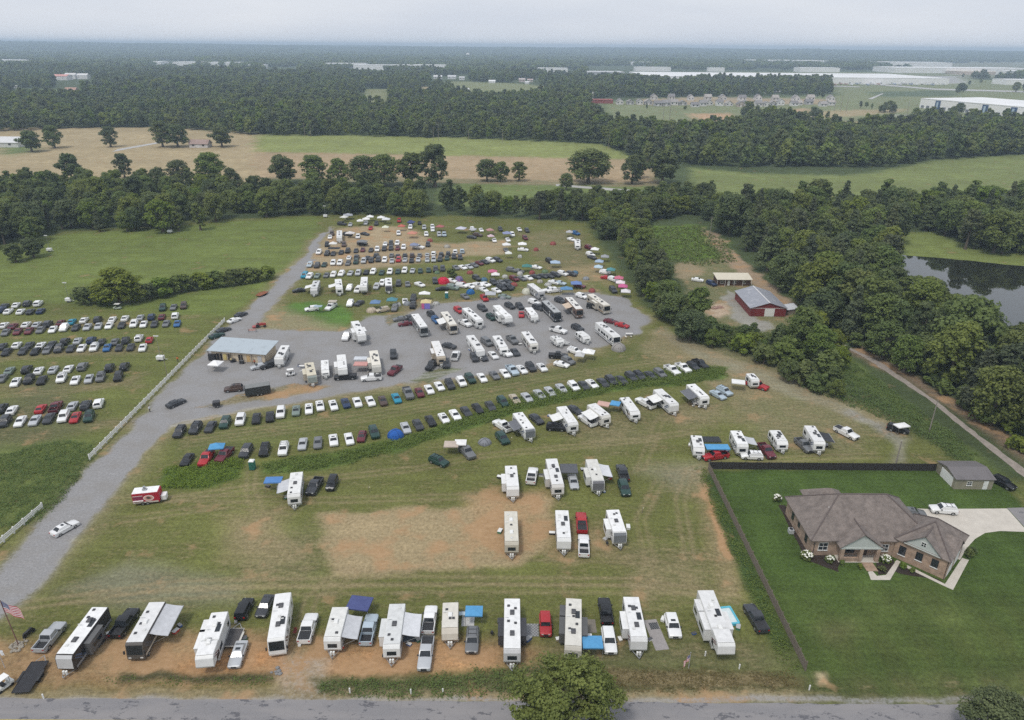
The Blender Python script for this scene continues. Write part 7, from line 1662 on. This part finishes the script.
def tower(px, py, label, h=7.0):
    o = simple('light_tower', label, 'light tower', px, py); b = MB(); b.box(-1.0,1.0,-.65,.65,.45,1.5); part('generator_box', b, TRIM, o, (.75,.75,.74), bevel=.08)
    b = MB(); b.cyl((0,0,1.5),(0,0,h),.07,.045,n=8); part('mast', b, METAL, o)
    for x in (-.55,-.2,.2,.55): k = MB(); k.box(x-.15,x+.15,-.16,.04,h-.1,h+.2); part('lamp_head', k, TRIM, o, (.7,.7,.68))
    b = MB(); b.box(-.7,.7,-.03,.03,h-.05,h+.02); part('lamp_bar', b, METAL, o)
    for y in (-.7,.7): k = MB(); k.cyl((0,y-.08,.3),(0,y+.08,.3),.3,n=10); part('wheel', k, RUBBER, o)
    b = MB(); b.tube([(1.0,0,.5),(2.0,0,.45)],.05); part('hitch', b, METAL, o)
tower(49.8,251.5,'white light tower trailer by the dark trees of the upper pasture'); tower(170,233,'white light tower trailer before the far wood edge'); tower(69.3,302,'white light tower trailer between hedgerow and first car rows'); tower(161,360.5,'white light tower trailer near the white rail fence', 7.5); tower(325.5,217.5,'white light tower trailer at the drive end of the far wood', 6); 
pole(167,375,7.2,'thin pale pole at the white rail fence',False,r=.08)
# markers, signs, people, odds and ends
for px, py in ((350,693),(411,694),(443,693.5),(705,656),(739,669),(809,690),(44,699)): 
    o = simple('marker_post', 'small white marker post in the roadside grass', 'marker', px, py, 0, 'roadside marker posts'); b = MB(); b.box(-.09,.09,-.05,.05,0,.95); part('post', b, WHITE_PAINT, o); b = MB(); b.box(-.11,.11,-.065,-.05,.6,.9); part('reflector', b, TRIM, o, (.7,.7,.68))
for px, py, lb in ((369,492,'thin stake on the grass right of the black off-roader'),(511,442,'thin stake in the grass below the dark SUV'),(642,513,'short pale stake in the middle field'),(285,488,'thin stake beside the trailer with the blue canopy')):
    o = simple('stake', lb, 'stake', px, py); b = MB(); b.box(-.04,.04,-.04,.04,0,1.3); part('post', b, WOOD, o); b = MB(); b.box(.04,.3,-.01,.01,1.05,1.28); part('tag', b, TRIM, o, (.7,.65,.45))
def person(px, py, rz, top, legs, label, skin=(.42,.27,.2)):
    o = simple('person', label, 'person', px, py, rz); me = bpy.data.meshes.new('body')
    J = [((0,0,.95),.15),((0,0,1.18),.14),((0,0,1.40),.17),((0,0,1.52),.06),((0,0,1.64),.10),((0,0,1.72),.09),((.10,0,.90),.10),((.12,.02,.48),.065),((.12,0,.08),.05),((.12,-.14,.04),.045),((-.10,0,.90),.10),((-.11,-.06,.48),.065),((-.12,.02,.08),.05),((-.12,-.13,.04),.045),((.20,0,1.42),.065),((.27,.02,1.14),.05),((.27,-.08,.88),.04),((-.20,0,1.42),.065),((-.27,.0,1.14),.05),((-.25,-.12,.92),.04)]
    E = [(0,1),(1,2),(2,3),(3,4),(4,5),(0,6),(6,7),(7,8),(8,9),(0,10),(10,11),(11,12),(12,13),(2,14),(14,15),(15,16),(2,17),(17,18),(18,19)]
    bmx = bmesh.new(); sl_ = bmx.verts.layers.skin.verify(); vs_ = [bmx.verts.new(j[0]) for j in J]
    for v_, j in zip(vs_, J): v_[sl_].radius = (j[1], j[1])
    vs_[0][sl_].use_root = True
    for a_, b_ in E: bmx.edges.new((vs_[a_], vs_[b_]))
    bmx.to_mesh(me); bmx.free()
    bo = bpy.data.objects.new('body', me); COL.objects.link(bo); bo.parent = o; KIDS.setdefault(o.name, []).append(bo)
    bo.modifiers.new('skin', 'SKIN'); sdm = bo.modifiers.new('sub', 'SUBSURF'); sdm.levels = 1; sdm.render_levels = 1
    m_, t_, p_ = base_mat('clothed_person'); tcn = nd(t_, 'ShaderNodeTexCoord'); s_ = nd(t_, 'ShaderNodeSeparateXYZ'); t_.links.new(tcn.outputs['Object'], s_.inputs[0])
    c1 = mixc_(t_, rng_(t_, s_.outputs['Z'], .93, .95, 0, 1), (*legs,), (*top,)); c2 = mixc_(t_, rng_(t_, s_.outputs['Z'], 1.49, 1.51, 0, 1), c1, (*skin,)); t_.links.new(c2, p_.inputs['Base Color']); p_.inputs['Roughness'].default_value = .8
    me.materials.append(m_)
    b = MB(); b.rings([[(r_*math.cos(t), .01+r_*math.sin(t), z) for t in [k*.785 for k in range(8)]] for r_, z in ((.115,1.68),(.118,1.75),(.09,1.81),(.02,1.84))]); part('hair', b, mat('brown_hair', (.05,.03,.02), .8), o)
person(178,362,20,(.55,.16,.04),(.03,.03,.05),'person in an orange top standing at the white rail fence')
person(150,412,80,(.7,.7,.7),(.05,.03,.03),'person in a white top beside the gravel drive')
person(231.5,363,0,(.5,.42,.2),(.05,.05,.07),'person in a yellowish top before the long shed'); person(255,365,40,(.45,.12,.05),(.04,.04,.05),'person in a rust top before the long shed')
person(194,329,10,(.6,.58,.5),(.1,.09,.08),'person in a pale top on the grass beyond the fence') if False else None
person(424,626,0,(.08,.09,.12),(.05,.05,.06),'person in dark clothes among the front row trailers') if False else None
o = simple('camp_gear', 'grey heap of camp gear on the bare soil near the road', 'gear', 276.5, 671); gg = random.Random(9)
b = MB()
for i in range(7): x, y, s = gg.uniform(-.9,.9), gg.uniform(-.6,.6), gg.uniform(.2,.42); b.rings([[(x+s*k*math.cos(t), y+s*.8*k*math.sin(t), z*s) for t in [j*.785 for j in range(8)]] for k, z in ((1,0),(1,.5),(.4,.95))])
part('heap', b, TRIM, o, (.2,.2,.2))
for px, py, lb in ((384,659,'small black grill in front of the grey-roofed trailer'),(492,636,'small dark grill between front row trailers'),(607,546,'wire spool beside the dark-nosed trailer')):
    o = simple('grill', lb, 'grill', px, py); b = MB(); b.cyl((0,0,.6),(0,0,.95),.28,.2,n=12); part('bowl', b, PLASTIC, o)
    for a_ in (0, 2.1, 4.2): k = MB(); k.cyl((.2*math.cos(a_),.2*math.sin(a_),.62),(.3*math.cos(a_),.3*math.sin(a_),0),.02,n=5); part('leg', k, METAL, o)
# bright machine by the green patch
o = simple('farm_tractor', 'small red machine at the corner of the bright green patch', 'tractor', 261, 327, 15); b = MB(); b.rings([[(x,-w_,z),(x,w_,z),(x,w_*.8,z+h_),(x,-w_*.8,z+h_)] for x, w_, z, h_ in ((-1.4,.5,.6,.5),(-.3,.55,.6,.7),(.2,.4,.65,.75),(1.6,.35,.65,.6))]); part('body', b, PAINT, o, (.35,.04,.03))
for x, r_ in ((-.9,.62),(1.2,.4)):
    for s in (-1,1): k = MB(); k.cyl((x,s*.5,r_),(x,s*.8,r_),r_,n=14); part('wheel', k, RUBBER, o)
b = MB(); b.box(-.8,-.3,-.25,.25,1.2,1.3); b.box(-.85,-.78,-.25,.25,1.2,1.7); part('seat', b, PLASTIC, o); k = MB(); k.box(-2.6,-1.4,-.9,.9,.3,.45); part('mower_deck', k, PAINT, o, (.35,.04,.03))
o = simple('barrier_boards', 'red and white barrier boards where the drive meets the gravel', 'barrier', 252.5, 332, 10)
for z in (.5,.85): b = MB(); b.box(-1.3,1.3,-.03,.03,z,z+.2); part('board', b, TRIM, o, (.6,.3,.24))
for x in (-1.1,1.1): b = MB(); b.box(x-.05,x+.05,-.25,.25,0,1.1); part('stand', b, METAL, o)
flatbed((258,295.5),(266,291.5),2.0,'orange-red hay trailer beside the drive under the hedgerow end',(.30,.08,.03),mat('rust_boards',(.26,.10,.05),.9,0,.4,1.5))
# ------------------------------------------------------------------ beyond the fields
WHM = mat('white_metal_cladding', (.82,.81,.79), .6, 0, .08, .02); WHR = mat('pale_flat_roof', (.74,.74,.73), .8, 0, .12, .01)
def hall(x0, x1, y0, y1, h, label, wall=None, roofm=None, name='warehouse', bands=True, cat='warehouse'):
    cx, cy_ = (x0+x1)/2, (y0+y1)/2; o = thing(name, label, cat, (cx, cy_, 0)); a, c = (x1-x0)/2, (y1-y0)/2
    b = MB(); b.box(-a, a, -c, c, 0, h); part('wall', b, wall or WHM, o)
    b = MB(); b.box(-a-.3, a+.3, -c-.3, c+.3, h+.01, h+.8); part('roof', b, roofm or WHR, o)
    if bands:
        n = max(3, int((x1-x0)/26))
        for i in range(min(n, 34)):
            q = MB(); xx = -a+(i+.5)*2*a/n; q.box(xx-2.4, xx+2.4, -c-.25, -c-.01, .5, 4.4); part('loading_door', q, TRIM, o, (.42,.43,.44))
    return o
qa, qb = at(919, 108), at(1024, 118.5); dd = (qb-qa); wl = 250.0; ang = math.atan2(dd.y, dd.x); mid = qa+dd.normalized()*wl/2
W1 = hall(-wl/2, wl/2, 0, 120, 13.5, 'white warehouse with dark blue upright panels along its wall', bands=False)
W1.rotation_euler = (0, 0, ang); nrm = Vector((-math.sin(ang), math.cos(ang), 0)); W1.location = mid+nrm*60
ln = dd.length
for t in (.19, .42, .65, .90, 1.13):
    xx = -wl/2+ln*t; q = MB(); q.box(xx-4.6,xx+4.6,-60.6,-60.02,1.0,12.6); pn = part('blue_panel', q, TRIM, W1, (.03,.07,.16)); q = MB(); q.box(xx-1.8,xx+1.2,-60.95,-60.62,2.5,11.0); part('panel_mark', q, TRIM, pn, (.40,.50,.58))
for i in range(24):
    xx = -wl/2+6+i*10.1; q = MB(); q.box(xx-2.6,xx+2.6,-60.5,-60.02,1.0,4.4); part('loading_door', q, TRIM, W1, (.16,.17,.19))
hall(343, 1115, 1960, 2290, 14.5, 'very long pale warehouse across the distant plain')
hall(205, 330, 2290, 2400, 13, 'grey flat warehouse standing left of the very long pale one', mat('grey_cladding',(.38,.39,.40),.7,0,.1,.02), mat('grey_flat_roof',(.5,.5,.5),.8,0,.1,.02))
hall(215, 268, 2080, 2105, 8, 'small white building in front of the grey flat warehouse')
hall(110, 158, 1205, 1225, 5.0, 'long low red building at the end of the new houses', mat('red_cladding',(.28,.07,.06),.8,0,.2,.05), mat('red_roof',(.30,.09,.075),.8,0,.2,.05), 'farm_building', False, 'building')
hall(118, 132, 1262, 1278, 13, 'tall white house front behind the long red building', None, WHR, 'white_building', False, 'building')
for x, y, w_, d, h, lb in ((1700,3000,520,180,12,'white industrial hall at the far side of the plain'),(1500,4300,420,200,14,'thin white hall far off before the blue hills'),(2050,4000,330,200,14,'white hall beside another far off on the plain'),(1850,2700,240,120,10,'tan roofed hall among far lots'),(2700,3350,500,200,13,'pale hall near the far picture of hills'),(1160,2950,150,70,10,'low white hall with bright roof behind the very long warehouse'),(520,2900,130,60,9,'white roofed hall peeping over the very long warehouse'),(760,2900,60,30,9,'small white roof peeping over the very long warehouse'),(1330,2010,110,60,8,'white truck hall at the end of the very long warehouse'),(2200,1960,260,50,6,'white low sheds among trees of the far plain'),(1750,1750,260,60,5,'white trailer rows shed before the trees of the plain'),
    (-2150,3250,420,110,9,'long white roof far off beyond the woods'),(-1250,3150,260,90,9,'broken white roof line far off in the woods'),(-1560,3250,170,80,8,'low white roof far off in the woods'),(-640,2930,150,70,12,'white industrial roof among the distant trees'),(-950,2850,60,40,9,'small white roof among the distant trees'),(-500,2800,160,70,11,'white flat hall among the distant trees'),(-335,2850,160,70,11,'white flat hall deep in the distant woods'),(130,2680,110,50,9,'pair of white roofs beyond the wood'),(640,3900,110,60,9,'tiny white roof far off on the dark plain')):
    hall(x-w_/2, x+w_/2, y-d/2, y+d/2, h*1.5, lb, bands=False)
q = at(973,74); hall(q.x-70, q.x+70, q.y-60, q.y+60, 9, 'tan brown hall at the far lots', mat('tan_cladding',(.50,.42,.34),.8,0,.1,.02), mat('tan_flat_roof',(.56,.49,.40),.8,0,.1,.02), bands=False)
ROOFC = [(.24,.23,.225),(.30,.28,.265),(.20,.19,.19),(.36,.33,.30)]
HM = mat('house_siding', None, .8, 0, .1, .5); RFM = mat('house_roof', None, .9, 0, .25, .6)
def house(x, y, w_, d, h, wc, rc, label, group, rise=3.2, along='Y', name='house'):
    o = thing(name, label, 'house', (x, y, 0), 0, group); b = MB(); b.box(-w_/2,w_/2,-d/2,d/2,0,h); part('wall', b, HM, o, wc)
    b = MB(); gable(b,-w_/2,w_/2,-d/2,d/2,h,rise,along,.5,.25); part('roof', b, RFM, o, rc)
    b = MB()
    if along == 'Y':
        for y_ in (-d/2,d/2): b.poly([(-w_/2,y_,h-.1),(w_/2,y_,h-.1),(0,y_,h+rise-.3)])
    else:
        for x_ in (-w_/2,w_/2): b.poly([(x_,-d/2,h-.1),(x_,d/2,h-.1),(x_,0,h+rise-.3)])
    part('gable', b, HM, o, wc)
    for x_ in (-w_*.28, w_*.26): q = MB(); q.box(x_-1.0,x_+1.0,-d/2-.12,-d/2,h*.45,h*.45+1.5); part('window', q, PANE, o)
    q = MB(); q.box(-w_*.05-1.2,-w_*.05+1.2,-d/2-.1,-d/2,0,2.3); part('garage_door', q, TRIM, o, (.62,.61,.6))
    return o
gg = random.Random(3); NG = 'houses of the new estate'
for i, px in enumerate(list(range(621,836,9))):
    q = at(px+gg.uniform(-1,1), 104.8+(1.2 if px > 650 else 0)-(.6 if px > 800 else 0)+gg.uniform(-.5,.5)); wc = gg.choice([(.55,.54,.52),(.42,.36,.31),(.60,.58,.55),(.38,.37,.36),(.7,.69,.67)])
    house(q.x, q.y+gg.uniform(-14,14), gg.uniform(9.5,12), 12, 4.8+gg.uniform(-1.2,1.2), wc, gg.choice(ROOFC), 'grey roofed new house in the estate rows before the dark wood', NG, gg.uniform(2.8,4.2), 'Y' if gg.random() < .6 else 'X')
for i, px in enumerate(range(656,832,17)):
    q = at(px+gg.uniform(-1.5,1.5), 100.3+gg.uniform(-.4,.4)); house(q.x, q.y+gg.uniform(-12,12), gg.uniform(10,13), 12, 5.4, gg.choice([(.5,.48,.45),(.62,.6,.58)]), gg.choice(ROOFC), 'grey roofed new house in the estate rows before the dark wood', NG, 4.4, 'X' if i % 2 else 'Y')
for px, py, w_, h, wc, rc, lb in ((201,147,16,3.2,(.55,.52,.5),(.33,.24,.21),'brown roofed farmhouse among trees by the hay field'),(8,146,30,4,(.6,.6,.58),(.62,.62,.62),'white roofed building at the pasture corner by hay field'),(62,80,40,9,(.72,.71,.7),(.6,.3,.26),'white and red building alone among the distant woods'),(72,79,26,10,(.74,.73,.72),(.65,.64,.63),'white building in the middle of a distant cluster'),(84,79,26,9,(.74,.73,.72),(.66,.65,.64),'white building at the end of a distant cluster'),(72,92,20,4,(.4,.25,.2),(.42,.26,.2),'red brown roofed house in a clearing of the woods'),(16,88,12,4,(.7,.7,.7),(.7,.7,.7),'small white house left in the distant woods'),
    (522,82,16,6,(.55,.45,.42),(.5,.44,.42),'reddish house cluster roof at the distant field end'),(530,82,14,5,(.6,.55,.5),(.45,.36,.34),'brown house beside a reddish one at the distant field'),(527,84,10,4,(.75,.75,.75),(.7,.7,.7),'small white house before the reddish ones'),(568,89,14,4,(.72,.72,.72),(.74,.74,.74),'white roofed house on the lane into the woods'),(438,79,22,6,(.6,.6,.6),(.62,.62,.62),'pale house row end beyond the distant field'),(452,79,22,6,(.65,.65,.64),(.55,.55,.56),'pale house beyond the distant field'),(462,80,14,6,(.7,.7,.7),(.6,.6,.6),'small pale house next to dark trees beyond the distant field'),(464,93,20,5,(.6,.6,.58),(.62,.62,.62),'grey white house at the edge of the near woods'),(398,81,24,6,(.55,.54,.52),(.5,.48,.46),'grey house hidden in the distant trees'),(492,83,16,4,(.75,.75,.75),(.75,.75,.75),'white vehicle shed on the distant field')):
    q = at(px, py); house(q.x, q.y, w_, max(10, w_*.6), h, wc, rc, lb, None, min(4, w_*.2), 'X')
# water tower
q = at(468, 61.5); o = thing('water_tower', 'small white water tower above the distant woods', 'water tower', (q.x, q.y, 0)); b = MB()
b.rings([[(r_*math.cos(t), r_*math.sin(t), z) for t in [k*.3927 for k in range(16)]] for r_, z in ((2,28),(9,32),(11,37),(9,42),(2,45))]); part('tank', b, WHITE_PAINT, o, smooth=True); b = MB(); b.cyl((0,0,0),(0,0,30),2.4,2.0,n=12); part('shaft', b, WHITE_PAINT, o)
for px, h in ((282,55),(284,50)): 
    q = at(px,62); o = thing('radio_mast', 'thin radio mast on the distant wooded plain', 'mast', (q.x,q.y,0), 0, 'radio masts'); b = MB(); b.cyl((0,0,0),(0,0,h),1.0,.5,n=6); part('mast', b, METAL, o); b = MB(); b.box(-2,2,-.4,.4,h*.85,h*.88); part('antenna', b, METAL, o)
# rows of parked lorries before the warehouses
for i in range(26):
    q = at(808+i*5.4, 84.5+(i % 3)*.5); o = thing('semi_trailer', 'white lorry trailer in the yard before the very long warehouse', 'trailer', (q.x,q.y,0), R(90), 'lorry trailers in the yard'); b = MB(); b.box(-7,7,-1.5,1.5,1.1,4.2); part('box', b, HM, o, gg.choice([(.75,.75,.75),(.6,.6,.6),(.5,.35,.3),(.4,.45,.55)])); b = MB(); b.box(-6,-3,-1.3,1.3,0,1.1); part('bogie', b, RUBBER, o)
# trees scattered on the open plain
gg = random.Random(12); OT = 'scattered trees on the distant plain'
for px, py, h in ((884,112,15),(889,112,17),(893,113,13),(882,112.5,11),(915,118,14),(918,119,12),(952,116,14),(958,114,16),(940,116,12),(932,118,10),(961,92,20),(957,93,15),(964,92,18),(962,78,15),(775,93,15),(785,93,13),(810,97,14),(817,97,13),(822,98,11),(860,108,11),(871,109,9),(866,107,8),(748,116,20),(744,117,14),(757,118,13),(812,119,16),(818,121,15),(826,122,14),(803,121,13),(1016,92,22),(1024,92,22),(1000,80,16),(996,80,18),(646,109,8),(686,110,7),(1012,79,20),(970,85,12),(980,83,10)):
    q = at(px+gg.uniform(-1,1), py); plant('tree', gg.choice(PROTO), q.x, q.y, h, 'small dark tree standing alone on the open distant plain', 'tree', OT, 1.1)
for o in list(COL.objects):
    if o.type == 'EMPTY': o.empty_display_size = .2
